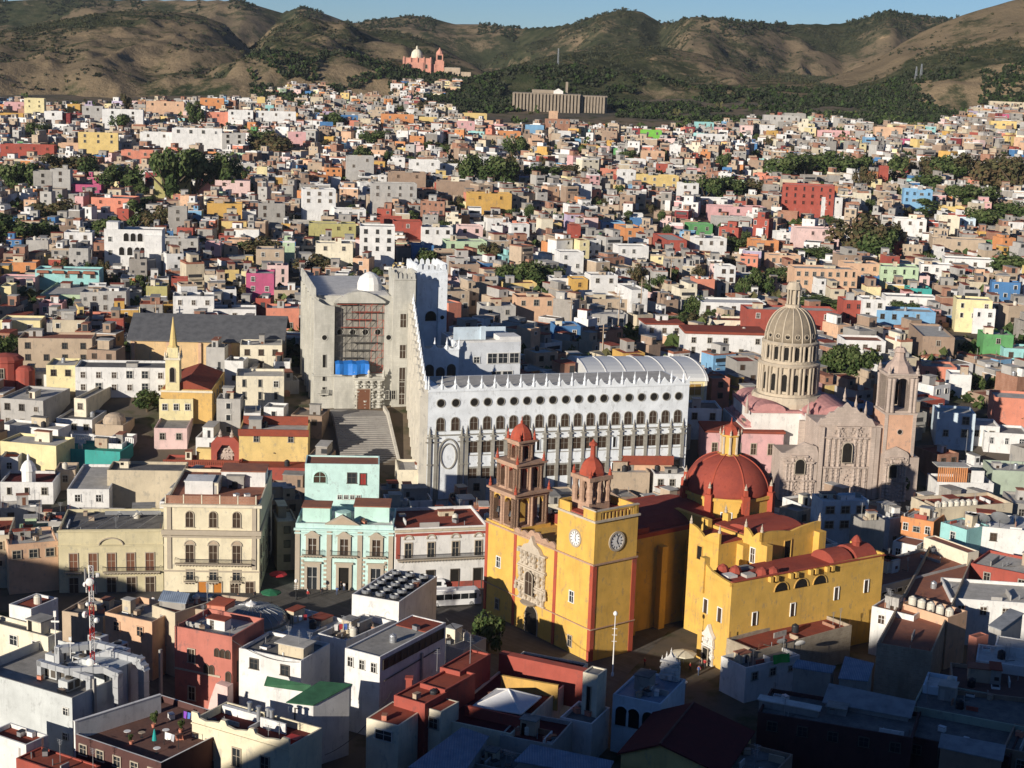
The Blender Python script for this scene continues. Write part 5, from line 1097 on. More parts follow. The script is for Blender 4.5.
fh((924, 537), (968, 553), 10.4, 3, 'cream', 'brick', None, 'plain cream wall like house right of the gallery roof', ph=.2)
fh((971, 563), (1040, 577), 9.2, 11, 'red', 'light', (1, 2), 'red walled house with white patched roof at the right', ph=.5)
fh((967, 525), (1040, 532), 10.4, 11, 'white', 'white', (1, 4), 'long white house carrying two big dish aerials', ph=.5)
fh((941, 522), (967, 530), 10.4, 7, 'turquoise', 'light', (1, 1), 'small turquoise green house right of the orange house', ph=.3)
fh((935, 508), (1013, 503), 11.2, 9, 'beige', 'red', None, 'beige walled house with a row of seven white tanks on red roof', ph=.7)
fh((901, 516), (934, 522), 9.6, 8, 'orange', 'light', (1, 3), 'orange house with pale roof below the row of white tanks', ph=.4)
fh((823, 501), (869, 500), 11.8, 6, 'paleblue', 'white', (2, 3), 'bluish white house in shade in front of the carved stone church', ph=.4, ww=1.8)  # a white house; its blue shade is put into the wall colour
fh((862, 521), (885, 520), 10.5, 5, 'concrete', 'light', None, 'grey concrete roof house with white frame beside the bluish house')
fh((893, 541), (917, 546), 9.0, 5, 'white', 'brick', (1, 2), 'tiny white house with tilted brick red roof beside the gallery', ph=.05)
fh((1013, 503), (1050, 505), 10.5, 10, 'concrete', 'light', (2, 2), 'concrete house at the right edge beside the white tanks')
# ------------------------------------------------------------ the town behind, one tuple per house
TB = [
# around and behind the square, left
(0,482,53,505,6,10,'white','darkred',(1,3),'white low house with a small lantern dome on its dark red roof'),
(55,470,75,492,8,7,'tan','grey',(1,1),'small stained tan house with one window above the beige blank wall'),
(67,489,109,515,6,-123,'white','light',(1,2),'white flat roofed house with tall shaded recess behind olive beige building'),
(107,470,184,508,5,8,'beige','dark',None,'wide blank beige wall building with a stepped shadow across it'),
(0,457,18,480,5,8,'white','red',(1,1),'white house with red roof at the left edge under the yellow wall'),
(0,441,56,470,-12,9,'paleyellow','light',None,'long pale yellow blank wall at the left edge'),
(0,424,58,446,-14,6,'white','light',None,'long stained white wall above the pale yellow wall'),
(57,448,120,466,-6,9,'teal','teal_',None,'sunken green terrace with white balustrade'),
(57,439,85,452,-5,7,'white','grey',(1,1),'small white box house on the green terrace'),
(101,443,122,460,-5,-137,'white','grey',(1,1),'white box house at the right end of the green terrace'),
(0,398,43,428,-8,-70,'grey','light',(2,3),'grey stone house with tiny windows and ragged roofline'),
(74,398,86,424,-8,-114,'cream','grey',(1,1),'flat roofed cream house with a row of brown windows on its long side'),
(56,418,92,432,-4,11,'white','dark',(1,3),'white glazed pavilion under a wide dark grey roof'),
(95,424,123,443,-4,9,'tan','light',None,'tan house carrying a small round brown dome'),
(159,399,193,428,8,-201,'paleyellow','darkred',(1,3),'pale yellow house with three small arched windows'),
(154,428,187,450,5,-204,'palepink','grey',(1,2),'crumbling pinkish house below the three arched windows'),
(239,430,308,470,5,12,'yellow','light',(1,2),'yellow theatre house with red tiled parapet and one small window'),
(163,464,238,480,4,9,'red','brick',None,'long low house with red balustrade terrace'),
(238,467,306,484,4,9,'red','red',None,'low red roofed house in front of the yellow theatre house'),
(240,345,282,380,8,9,'cream','light',(2,3),'cream terraced house left of the dark alley'),
(236,376,284,410,8,10,'cream','light',(2,3),'lower cream house with balcony left of the dark alley'),
(46,365,75,392,6,10,'paleyellow','light',(1,2),'pale yellow house with two tall windows and white base'),
(75,367,168,397,7,10,'white','dark',(2,6),'long white house with two rows of brown windows left of the steeple'),
(15,374,47,390,5,9,'white','light',(1,2),'small white house at left below the brown house'),
(18,338,92,376,8,10,'tan','brick',(2,4),'brown grey house with red roof room above the pale yellow house'),
(0,320,40,342,6,9,'paleyellow','light',(1,2),'pale yellow house at the left edge beside a tree'),
(173,296,214,326,10,9,'white','light',(1,3),'weather stained white house above the grey hall roof'),
(213,309,256,327,9,9,'white','grey',(1,3),'white house with arched window above the right end of the grey hall'),
(246,273,274,305,6,10,'magenta','light',(2,2),'crimson pink house with white framed windows by the alley'),
(274,290,298,306,8,7,'tan','light',(1,2),'grey tan house between crimson and coral houses'),
(266,308,299,338,8,9,'salmon','light',(2,2),'coral house with white framed windows left of the auditorium'),
(256,249,284,275,7,10,'tan','light',(1,2),'tan brick house above the crimson pink house'),
(258,203,285,230,8,9,'concrete','light',(2,2),'unfinished concrete frame house left of the tall white house'),
(303,189,336,226,12,10,'white','light',(3,3),'tall white house with small windows above the olive yellow house'),
(335,209,366,228,12,9,'white','light',(1,3),'lower white wing right of the tall white house'),
(309,223,356,246,8,9,'olive','light',(1,4),'olive yellow house with open roof frames'),
(316,243,353,268,8,9,'cream','light',(1,2),'cream house with one large dark window below the olive house'),
(360,226,395,275,6,10,'white','light',(3,3),'white tower block with irregular dark windows behind the auditorium'),
(377,217,402,235,5,8,'red','brick',None,'upper red house with brick roof behind the white tower block'),
(394,221,422,248,8,9,'red','brick',(1,1),'dark red house block with triangular roof top'),
(422,227,453,249,9,9,'white','light',(1,3),'white grey house right of the dark red block'),
(413,245,434,266,9,8,'blue','light',(1,1),'narrow dark blue house behind a tree'),
(446,241,487,262,12,9,'palegreen','light',(1,3),'pale green house with white windows above the brown frames'),
(452,264,480,281,10,9,'brown','light',(1,4),'unfinished brown house with open frames'),
(469,193,512,216,10,9,'ochre','light',(1,2),'ochre house on the slope with brown base'),
(459,226,483,243,10,9,'palepink','light',(1,2),'pinkish tan house with two windows'),
(504,283,537,298,12,8,'yellow','brick',(1,3),'small yellow house with brick roof'),
(482,306,516,326,12,9,'grey','light',(1,2),'pale grey house with two windows left of the balcony house'),
(517,297,556,322,10,9,'peach','brick',(1,3),'peach house with long red balcony'),
(372,183,417,218,10,10,'grey','light',(2,4),'broad grey white apartment house high on the slope'),
(347,156,374,184,10,10,'grey','light',(2,2),'grey plastered house with four dark windows'),
(389,172,426,195,8,10,'brown','light',(1,2),'wide brown brick house below the grey plastered house'),
(438,181,473,200,8,10,'brown','light',None,'blank brown brick house in the middle of the slope'),
(410,160,440,180,8,9,'white','light',(1,2),'white house with long shaded balcony'),
(430,163,458,178,8,9,'white','light',(1,1),'small white house right of the one with the balcony'),
(446,278,452,262,12,9,'white','light',None,''),
# left slope
(91,197,129,217,-6,-140,'salmon','grey',(1,2),'terracotta house with grey upper storey'),
(207,203,242,226,8,9,'ochre','grey',(2,2),'ochre yellow house with dark flat top'),
(242,211,256,227,8,8,'white','grey',(1,1),'narrow white house right of the ochre yellow house'),
(168,207,187,234,8,7,'concrete','light',(2,1),'bare concrete frame house with a big opening'),
(104,229,162,272,6,10,'white','light',None,'white house with arcaded upper gallery and left turret'),
(161,238,198,255,8,9,'grey','light',(1,3),'pale grey house right of the arcaded white house'),
(64,232,92,255,8,9,'white','light',(1,2),'white house group left of the arcaded house'),
(26,240,48,258,8,9,'grey','light',None,'grey block house below the left trees'),
(2,262,36,277,6,8,'orange','light',(1,2),'bright orange house at left'),
(35,269,99,290,5,9,'turquoise','light',(1,5),'turquoise building with four brown red awnings'),
(0,277,35,292,5,8,'pink','light',(1,1),'pink house with white framed window at the left edge'),
(0,286,11,314,5,8,'paleyellow','light',None,'pale yellow wall house at the left edge under the pink house'),
(40,294,80,305,5,-98,'palegreen','light',(1,2),'green grey house below the turquoise building'),
(39,303,62,320,5,8,'pink','maroon_',(1,2),'dusky pink house with white window frames'),
(80,292,99,316,6,8,'grey','light',(2,2),'grey house with small windows right of the green grey house'),
(98,291,126,318,6,9,'grey','light',(2,2),'grey house with white glazed front'),
(146,286,167,304,6,8,'olive','light',None,'olive green wall house above the hall'),
(205,243,220,265,6,8,'pink','light',(2,1),'narrow pink house on the left slope'),
(33,171,52,200,6,9,'concrete','light',(2,1),'unfinished grey house left among trees'),
(50,169,70,200,6,8,'grey','light',(2,1),'pale grey unfinished house with square openings'),
(66,184,101,199,5,8,'magenta','light',(1,3),'magenta house with blue framed window'),
(154,177,190,198,7,9,'olive','light',(1,2),'olive house with small arched roof room'),
(195,182,217,197,7,8,'pink','light',None,'plain hot pink house wall'),
(215,180,250,200,7,9,'palepink','light',(1,2),'pale brown pink house right of the hot pink wall'),
(121,150,153,172,8,9,'salmon','light',(1,2),'salmon orange house with dark windows among trees'),
(0,144,54,162,5,9,'red','light',(1,4),'long red house with white square windows'),
(78,132,118,158,7,-118,'yellow','light',(2,3),'yellow stepped house with white windows'),
(58,143,82,152,7,8,'peach','light',None,'long low peach wall left of the yellow stepped house'),
(140,132,172,152,8,9,'white','light',(1,2),'white house with yellow corner'),
(172,128,222,154,8,10,'white','light',(1,4),'long white modern house above dark trees'),
(222,133,245,155,8,9,'grey','light',(2,2),'grey house with brick balcony at the end of the white house'),
(24,98,44,122,8,9,'paleyellow','light',(2,2),'pale yellow tall house near the top left'),
(4,102,24,114,6,8,'pink','light',(1,2),'pink brick house at the top left'),
(0,113,23,122,6,8,'ochre','light',None,'ochre wall house below the pink brick house'),
(44,111,62,130,6,8,'white','light',(1,1),'white house beside the dark brown house at top left'),
(56,113,70,130,6,8,'maroon','dark',None,'dark brown house next to the white one at top left'),
(67,104,80,117,6,8,'ochre','light',(1,1),'small ochre house at top left'),
(82,106,103,126,8,9,'grey','light',(1,2),'grey white house at top left'),
(102,109,143,134,8,9,'white','light',(2,2),'big white house half hidden by a dark tree'),
(146,101,184,119,8,9,'peach','brick',(1,3),'orange house with brick upper floor at top left'),
(200,98,224,112,8,9,'orange','light',(1,2),'bright orange house at the upper left of the town'),
(228,110,253,127,8,9,'white','light',(2,3),'white blue house with rows of windows'),
(206,112,230,126,8,8,'salmon','light',(1,1),'small salmon house left of the white blue house'),
(256,111,296,127,8,10,'white','light',(1,3),'wide white house in the upper middle left'),
(257,97,265,111,8,6,'yellow','light',None,'narrow yellow house standing upright above the wide white one'),
(335,115,358,126,8,8,'blue','light',(1,4),'blue house with white window row'),
(382,114,414,130,10,9,'orange','light',(1,2),'large bright orange house in the upper middle'),
(288,132,306,152,8,8,'pink','light',(1,1),'pink house with painted wall below the blue one'),
(360,145,367,160,8,5,'peach','light',None,'slender tan stair tower'),
(320,122,333,133,8,7,'blue','light',None,'small deep blue house'),
(499,131,521,144,8,8,'orange','orange_',(1,2),'vivid orange house in the upper centre'),
(458,121,475,136,8,8,'pink','light',(1,2),'pink house with white window bands left of the vivid orange house'),
(464,113,487,124,8,8,'yellow','light',None,'lemon yellow house above the pink one'),
(420,117,437,127,8,8,'yellow','light',None,'small yellow house beside the large orange house'),
# centre slope
(547,119,570,134,8,9,'brick','light',(1,4),'brick house with four openings below the old fort wall'),
(550,111,558,121,8,5,'peach','light',None,'small orange cube house under the fort wall'),
(559,131,571,142,8,7,'white','light',None,'white house beside the brick house'),
(527,125,544,136,8,8,'skyblue','light',None,'bright blue house left of the brick house'),
(643,130,662,144,8,8,'lime','light',(1,2),'lime green house with a tall chimney top'),
(697,122,714,130,8,8,'turquoise','light',(1,3),'mint green house high on the right centre'),
(700,134,728,146,8,9,'white','white',(1,3),'white house with long white roof'),
(644,151,665,164,8,8,'peach','light',(1,2),'peach orange stepped house'),
(640,175,679,194,9,9,'yellow','light',(2,4),'yellow apartment house with white windows'),
(603,169,621,180,8,8,'salmon','light',(1,1),'flat salmon house in the centre slope'),
(620,170,636,188,8,8,'white','light',(1,2),'white house right of the flat salmon house'),
(681,183,699,203,8,9,'white','white',(1,2),'bright white house with stepped roof'),
(628,159,646,170,8,8,'white','light',(1,2),'small white house with pale blue roof'),
(590,146,600,154,8,6,'yellow','light',None,'tiny yellow house in the centre'),
(576,139,585,144,8,6,'skyblue','light',None,'tiny sky blue house in the centre'),
(591,275,618,297,12,9,'white','light',(1,2),'white cubic house behind the barrel roofed hall'),
(551,278,573,293,10,8,'white','light',(1,1),'small white house joined to an ochre one'),
(572,279,588,296,10,8,'ochre','light',(1,1),'ochre house attached to the small white house'),
(619,246,649,270,12,9,'white','light',(2,3),'white house with roof pergola and tank'),
(560,252,584,278,12,9,'white','light',(2,2),'shaded white house with stepped tower'),
(625,228,645,244,12,-657,'orange','light',(1,2),'orange house with shaded side below a blue one'),
(602,222,625,236,10,9,'skyblue','light',(1,2),'sky blue house left of the orange house'),
(634,219,653,229,10,8,'blue','light',(1,1),'blue house above the orange house'),
(667,240,687,258,8,-703,'red','light',(1,2),'red house with a shaded side wall in the centre right'),
(690,224,713,238,10,9,'green','light',(1,2),'vivid green house with white window'),
(696,238,727,256,10,9,'white','light',(1,3),'white terraced house below the vivid green house'),
(590,299,629,316,10,9,'tan','light',(1,3),'tan house with arched white wall'),
(592,314,628,330,10,9,'grey','light',(1,3),'grey white house below the tan house'),
(556,326,581,346,10,9,'blue','light',(1,2),'dark blue shaded house left of the barrel roof'),
(646,324,683,340,8,10,'white','red',(1,3),'white house with red roof above the barrel roofed hall'),
(632,290,648,318,14,-664,'white','light',(3,1),'white house row climbing the shaded street'),
(612,175,625,186,8,7,'red','light',None,'small red wall house under the peach houses'),
# right
(686,333,766,362,3,12,'white','red',(2,5),'long white station building with red roof'),
(747,309,838,340,4,10,'red','light',(1,4),'long dark red building behind the grey church dome'),
(712,320,748,334,4,9,'cream','red',(1,2),'cream wing with red roof left of the dark red building'),
(702,302,766,320,4,12,'white','white',(1,5),'long white flat roofed hall right of the shaded street'),
(696,279,715,302,8,8,'salmon','brick',None,'salmon brick block house'),
(720,266,736,292,8,8,'white','light',(3,2),'three storey white house with dark balconies'),
(795,268,858,298,4,11,'peach','light',(3,8),'orange hotel with rows of small windows above ivy'),
(770,255,801,270,5,9,'peach','light',(1,4),'small orange house left of the orange hotel'),
(845,263,881,287,4,10,'peach','light',(2,3),'orange house with arches right of the hotel'),
(864,276,881,289,5,7,'blue','light',None,'cobalt blue wall below the arched orange house'),
(881,266,919,290,-6,10,'palegreen','light',(2,4),'pale lime house with stepped roof'),
(900,275,930,290,-4,9,'palepink','light',(1,3),'pale pink house right of the pale lime house'),
(711,206,766,222,6,10,'pink','light',(1,3),'long pink house on the right slope'),
(699,198,731,210,6,9,'white','white',(1,3),'white house with pale flat roof above the long pink house'),
(715,217,752,232,6,9,'grey','light',None,'blank grey wall house below the long pink house'),
(783,184,835,217,-8,12,'red','light',(3,6),'massive red block house on the right slope'),
(822,197,843,220,4,-858,'white','light',(2,2),'white house with shaded side in front of the red block'),
(752,240,779,258,5,9,'orange','light',(1,2),'orange house in the right centre'),
(777,232,793,246,5,8,'white','light',(1,1),'white house right of the orange house in the right centre'),
(797,228,840,250,5,10,'palepink','light',(1,4),'pale pink house with white tower above the trees'),
(894,218,927,238,-8,9,'white','light',(2,3),'white house with two dark balconies by the right street'),
(904,189,933,213,-8,9,'skyblue','light',(2,4),'tall sky blue house at the top of the right street'),
(939,216,960,234,-6,8,'cream','light',(2,1),'cream house right of the dark street'),
(939,206,965,216,-6,8,'yellow','light',None,'pale yellow house above the cream house by the street'),
(959,218,976,232,-6,8,'paleblue','light',(1,2),'pale blue house right of the cream house'),
(889,241,905,260,-6,7,'red','brick',(1,2),'dark red house left of the street'),
(903,244,923,262,-6,8,'tan','light',(1,4),'tan house with row of openings beside the dark red one'),
(933,238,986,256,-6,10,'tan','light',(1,1),'broad brown house with tall blank wall'),
(945,258,994,274,-8,10,'white','light',(1,4),'long white house with terrace windows on the right'),
(921,264,954,280,-8,9,'white','light',(1,3),'white house with porch left of the long white one'),
(880,166,889,188,-6,6,'red','light',None,'narrow red wall with white spots on the right slope'),
(890,195,905,203,-6,6,'palepink','light',None,'pink low house beside the sky blue house'),
(863,299,886,332,2,9,'white','light',(3,2),'white house with glazed balconies right of the grey dome'),
(844,300,864,330,2,9,'red','light',(2,2),'deep red house right of the grey dome'),
(877,310,936,332,-3,10,'skyblue','light',(1,5),'bright blue house with white window frames'),
(886,296,938,310,-3,9,'white','light',(1,3),'white house standing above the bright blue house'),
(957,299,993,332,-8,9,'paleyellow','light',(2,3),'pale yellow house with white upper floor'),
(974,308,996,334,-8,8,'white','light',(2,2),'white and brown house in front of the pale yellow house'),
(923,336,955,364,-4,-972,'brown','light',(1,1),'unplastered brown house with junk on its roof'),
(845,340,886,362,2,10,'white','brick',(1,3),'white house with brick red roof behind the bell tower'),
(922,366,957,384,-4,9,'salmon','grey',(1,3),'orange red house with white windows and grey roof'),
(984,334,1014,360,-4,9,'green','light',(1,1),'bright green house with ragged openings'),
(1004,348,1034,364,-4,9,'turquoise','light',(1,2),'turquoise house at the right edge'),
(908,288,932,301,-4,8,'teal','light',(1,1),'teal house above the white and blue houses'),
(938,412,976,450,-6,9,'paleblue','light',(2,2),'bluish shaded house right of the bell tower'),  # white walls painted pale blue to stand for their shade
(995,397,1040,426,-8,10,'salmon','light',None,'salmon walled house with white side near the right edge'),
(993,470,1040,500,-3,10,'sage','light',None,'grey green house with cornice at the right edge'),
(937,482,994,505,2,8,'white','grey',None,'white wall house with orange slatted pergola on top'),
(970,425,1000,446,-6,9,'white','light',(1,2),'white stepped house below the salmon wall'),
(950,374,972,398,-6,7,'white','white',None,'bright white cubic house in the right middle'),
(985,432,1030,452,-6,10,'white','grey',(1,3),'white house with grey sloped roof at the right'),
(991,121,1017,133,-8,9,'yellow','light',(1,3),'yellow house near the upper right edge'),
(875,127,903,139,-4,9,'peach','light',(1,2),'peach orange house below the right hill'),
(818,130,850,138,-3,9,'pink','light',(1,3),'long pink house below the right hill'),
(764,115,800,130,-3,10,'grey','light',(1,5),'long grey house on the upper right'),
(785,113,806,128,-3,9,'concrete','light',(2,4),'grey three storey house with balconies on the upper right'),
(990,101,1026,112,-8,9,'beige','light',(1,4),'beige terraced house at the far upper right'),
(929,330,945,336,-4,6,'paleyellow','light',(1,1),'small yellow roof room above the brown house'),
(706,432,784,474,3,10,'pink','red',None,'vivid pink house with red roof left of the carved church'),
(686,408,722,440,3,10,'paleblue','dark',(1,2),'shaded bluish house with arches left of the pink house'),
# between basilica and university
(610,462,672,490,6,9,'peach','red',None,'tan house with long red sloping roof behind the basilica tower'),
(655,474,690,498,6,8,'white','light',(1,3),'white and brick house with tin roof left of the red dome'),
(586,472,650,497,6,9,'tan','light',None,'tan walled house with roof terrace and tank behind the basilica'),
(398,470,440,500,8,10,'cream','light',None,'ruined cream house with terraces below the stairway'),
(430,478,486,505,6,10,'beige','light',(1,3),'beige rooftop house with tiled shed behind the white building'),
(462,470,500,494,8,9,'cream','red',(1,2),'cream house with red roof left of the bell tower'),
(478,455,520,476,10,8,'white','brick',(1,2),'white house with brick roof at the foot of the university'),
(540,468,575,495,8,9,'white','brick',(1,2),'white house with brick roof between basilica towers'),
]
ROOFS.update(tan_=((.30,.24,.18),(.24,.20,.16)), teal_=((.05, .27, .19), (.04, .2, .15)), maroon_=((.2, .06, .06), (.14, .05, .05)), orange_=((.6, .2, .05), (.5, .16, .05)))
HB = {}
for t in TB:
    if not t[9]: continue
    xl, yt, xr, yb, ang, dep, wl, rf, wn, lb = t
    far = aty(xl, yt, 600)[2] if 0 else None
    HB[lb] = house(xl, yt, xr, yb, ang, dep, wl, rf, wn, lb, fr=None)
def hb(s): return next(v for k, v in HB.items() if s in k)
# extra features on a few of them
h = hb('arcaded upper gallery'); e, w, z = h['e'], h['w'], h['zt']-h['e'].location.z
windows(e, [(w*f_, z-4.3) for f_ in (.38, .5, .62)]+[(w*f_, z-9.5) for f_ in (.3, .44, .57, .66)], 'a', 1.9, 3.0, W('white'), DARK, 'arch', bars=False, sill=False); windows(e, [(w*f_, zz) for f_ in (.1, .8, .93) for zz in (z-4.5, z-9.5)], 'r', 1.2, 1.7, FRAME, GLASS)
part('turret', e, lambda b: b.box(.8, w*.24, .5, 6, z-.6, z+2.6, W('white'))); part('front_bay', e, lambda b: b.box(w*.7, w, -1.2, -.003, -1, z-2.0, W('white')))
h = hb('four brown red awnings'); e, w, z = h['e'], h['w'], h['zt']-h['e'].location.z
for i in range(4): part('awning', e, lambda b: b.extr([(0, 0), (4.2, 0), (4.0, .9), (.2, .9)], -1.1, 0, RF('brick'))).location = (w*(.03+.24*i), 0, z-1.2)
h = hb('theatre house with red'); e, w, z = h['e'], h['w'], h['zt']-h['e'].location.z
part('tile_parapet', e, lambda b: (b.box(-.2, w+.2, -.5, -.003, z-1.3, z+.3, RF('red')), b.box(w*.02, w*.98, 8, 8.5, z-.5, z+1.6, RF('red')), b.box(w*.5, w*.52, -.3, -.004, z-5.5, z-5.3, FRDARK)))
h = hb('red balustrade terrace'); e, w, z = h['e'], h['w'], h['zt']-h['e'].location.z
part('balustrade', e, lambda b: [b.box(i*w/40, i*w/40+.3, -.1, -.003, z-.1, z+.9, RF('red')) for i in range(41)]+[b.box(0, w, -.15, -.004, z+.9, z+1.1, RF('red'))])
h = hb('vivid pink house'); e, w, z = h['e'], h['w'], h['zt']-h['e'].location.z
windows(e, [(w*f_, z-5.2) for f_ in (.12, .42, .62, .84)], 'r', 1.2, 2.6, FRSTONE, GLASSB); part('eave', e, lambda b: b.box(-.3, w+.3, -.5, 10, z-.002, z+.5, RF('red')))
h = hb('red roof above the barrel'); e, w, z = h['e'], h['w'], h['zt']-h['e'].location.z; part('eave', e, lambda b: b.box(-.4, w+.4, -.4, h['d'], z-.1, z+.35, RF('red')))
h = hb('long white station'); e, w, z = h['e'], h['w'], h['zt']-h['e'].location.z; part('eave', e, lambda b: b.box(-.4, w+.4, -.4, h['d'], z-.1, z+.6, RF('red')))
h = hb('long red sloping roof'); e, w, z = h['e'], h['w'], h['zt']-h['e'].location.z; part('eave', e, lambda b: b.extr([(0, 0), (9.5, 0), (9.5, 2.2)], -.3, w+.3, RF('red'))).matrix_local = Matrix(((0, 1, 0, 0), (-1, 0, 0, h['d']), (0, 0, 1, z-.5), (0, 0, 0, 1)))
h = hb('white balustrade'); e, w, z = h['e'], h['w'], h['zt']-h['e'].location.z
part('balustrade', e, lambda b: [b.box(i*w/34, i*w/34+.25, h['d']-.4, h['d']-.15, z, z+1.2, PWHITE) for i in range(35)]+[b.box(0, w, h['d']-.45, h['d']-.1, z+1.2, z+1.4, PWHITE)])
h = hb('lantern dome on its'); e, w, z = h['e'], h['w'], h['zt']-h['e'].location.z
part('lantern_dome', e, lambda b: (b.lathe([(1.5, z-.6), (1.5, z+2.0), (1.8, z+2.1), (1.7, z+2.4), (1.4, z+3.3), (.8, z+4.1), (.3, z+4.4), (.3, z+5.4), (.05, z+5.8)], PWHITE, 14, w*.5, 2.5)))
h = hb('small round brown dome'); e, w, z = h['e'], h['w'], h['zt']-h['e'].location.z
part('round_dome', e, lambda b: b.lathe([(2.8, z-.6), (2.75, z+.4), (2.3, z+1.3), (1.3, z+1.9), (.05, z+2.1)], W('tan'), 18, w*.5, 4.2))
h = hb('slatted pergola'); e, w, z = h['e'], h['w'], h['zt']-h['e'].location.z
part('pergola', e, lambda b: ([b.box(.3+i*.5, .6+i*.5, .6, .8, z-.3, z+3.4, W('orange')) for i in range(14)], b.box(0, 7.6, .5, 5, z+3.4, z+3.6, RF('light')), b.box(8, 11, .4, .6, z-.3, z+2.8, W('white'))))
# the grey roofed hall on the left
gA = hit_h(130, 340, 8.5); g0 = float(T(gA[0], gA[1])); ga = 4.0; gu, gv = frame_at(gA, ga); gw = along(gA, gu[0], gu[1], 281); gz = gA[2]-g0
HL = empty('old_hall', (gA[0], gA[1], g0), radians(ga), 'long pale orange hall under a big dark grey pitched roof at left', 'hall'); foot(gA, ga, gw, 22)
part('wall', HL, lambda b: b.box(0, gw, .5, 20, -4, gz, plaster('hall_peach', (.66, .46, .24), .8)))
part('roof', HL, lambda b: (b.add([(-1, 0, gz-.2), (gw+1, 0, gz-.2), (gw+1, 12, gz+5.4), (-1, 12, gz+5.4), (gw+1, 22, gz+.5), (-1, 22, gz+.5), (-1, 0, gz+.1), (gw+1, 0, gz+.1), (gw+1, 12, gz+5.7), (-1, 12, gz+5.7), (gw+1, 22, gz+.8), (-1, 22, gz+.8)],
     [(6, 7, 8, 9), (9, 8, 10, 11), (0, 6, 9, 3), (1, 2, 8, 7), (0, 1, 7, 6), (3, 2, 1, 0), (5, 4, 2, 3), (3, 9, 11, 5), (2, 4, 10, 8)], striped('hall_roof', (.10, .10, .105), (.15, .15, .15), 1.2, 'X', .5))))
pieces('buttress', HL, lambda b: [b.box(gw*f_-.4, gw*f_+.4, -.1, .497, -4, gz-.4, W('peach')) for f_ in (.02, .25, .46, .66, .98)])
# orange nave with the thin steeple, red arch
nA = hit_h(161, 389, 9); n0 = float(T(nA[0], nA[1])); na = 3.0; nu, nv = frame_at(nA, na); nw = along(nA, nu[0], nu[1], 212); nz = nA[2]-n0
CP = empty('chapel', (nA[0], nA[1], n0), radians(na), 'orange chapel with red roof and thin pointed steeple at left', 'chapel'); foot(nA, na, nw+8, 26)
part('wall', CP, lambda b: (b.box(0, nw, 0, 24, -4, nz, plaster('chapel_orange', (.62, .40, .14), .5)), b.box(-.2, nw+.2, -.3, -.003, nz-.7, nz-.2, W('cream'))))
part('roof', CP, lambda b: b.add([(.3, .3, nz+.05), (nw-.3, .3, nz+.05), (nw-.3, 23.7, nz+.05), (.3, 23.7, nz+.05), (nw/2, .3, nz+2.2), (nw/2, 23.7, nz+2.2)], [(0, 4, 5, 3), (1, 2, 5, 4), (0, 1, 4), (2, 3, 5), (3, 2, 1, 0)], RF('red')))
sx = 2.9
st = part('steeple', CP, lambda b: (b.box(sx-1.7, sx+1.7, -.6, 2.8, nz-.2, nz+7.5, W('paleyellow')), b.box(sx-2, sx+2, -.9, 3.1, nz+7.5, nz+8, W('cream')), b.box(sx-1.3, sx+1.3, -.2, 2.4, nz+8, nz+10.5, W('paleyellow')), [pinnacle(b, sx+i*1.7, 1.1+j*1.7, nz+8, 2, W('cream'), .25) for i in (-1, 1) for j in (-1, 1)]))
part('spire', CP, lambda b: b.lathe([(1.5, nz+10.5), (1.0, nz+11), (.6, nz+14), (.05, nz+18)], W('yellow'), 8, sx, 1.1)); windows(st, [(sx, nz+2)], 'a', 1.2, 3.6, FRSTONE, DARK, y=-.6, bars=False)
windows(CP, [(4+i*5, nz-4) for i in range(4)], 'a', 1.2, 2.4, FRSTONE, GLASSB, rz=pi/2, x=nw)
rA = hit_h(211, 437, 7.5); r0 = float(T(rA[0], rA[1])); rw_ = along(rA, 1, 0, 240); rz_ = rA[2]-r0
RA = empty('gateway', (rA[0], rA[1], r0), 0, 'dark red archway with a carved stone niche beside the yellow theatre house', 'gateway'); foot(rA, 0, rw_, 4)
part('wall', RA, lambda b: (b.ring([(0, -1), (rw_, -1), (rw_, rz_*.8), (rw_*.8, rz_), (rw_*.2, rz_), (0, rz_*.8)], [(rw_*.2, -1), (rw_*.8, -1), (rw_*.8, rz_*.5), (rw_*.62, rz_*.75), (rw_*.38, rz_*.75), (rw_*.2, rz_*.5)], 0, 1.6, W('red')), b.box(-3.5, 0, .3, 2, -1, rz_*.6, W('yellow'))))
part('niche', RA, lambda b: (b.box(rw_*.15, rw_*.85, 1.61, 2.4, -1, rz_*.8, SANDST), carved(b, rw_*.25, rw_*.75, 0, rz_*.62, 1.6, SANDST, 4, 12), pinnacle(b, rw_*.3, .8, rz_*.97, 2, SANDST, .5), pinnacle(b, rw_*.7, .8, rz_*.97, 2, SANDST, .5)))
# red round building at the left edge
o = hit_h(6, 358, 8); zz_ = float(T(o[0], o[1])); o_round = o[1]; RB = empty('round_house', (o[0], o[1], zz_), 0, 'red rounded house with low domes cut by the left edge', 'house'); hh = o[2]-zz_
part('wall', RB, lambda b: (b.lathe([(4.2, -2), (4.2, hh-.8), (4.5, hh-.6), (4.5, hh), (3.4, hh+.8), (.05, hh+1.4)], W('red'), 16), b.lathe([(2.4, -2), (2.4, hh-2.5), (1.6, hh-1.7), (.05, hh-1.3)], W('red'), 14, 5.5, -2)))
windows(RB, [(0, hh-4.5)], 'r', 1.3, 2.4, FRSTONE, DARK, y=-4.15); foot((o[0]-5, o[1]-5), 0, 13, 10)
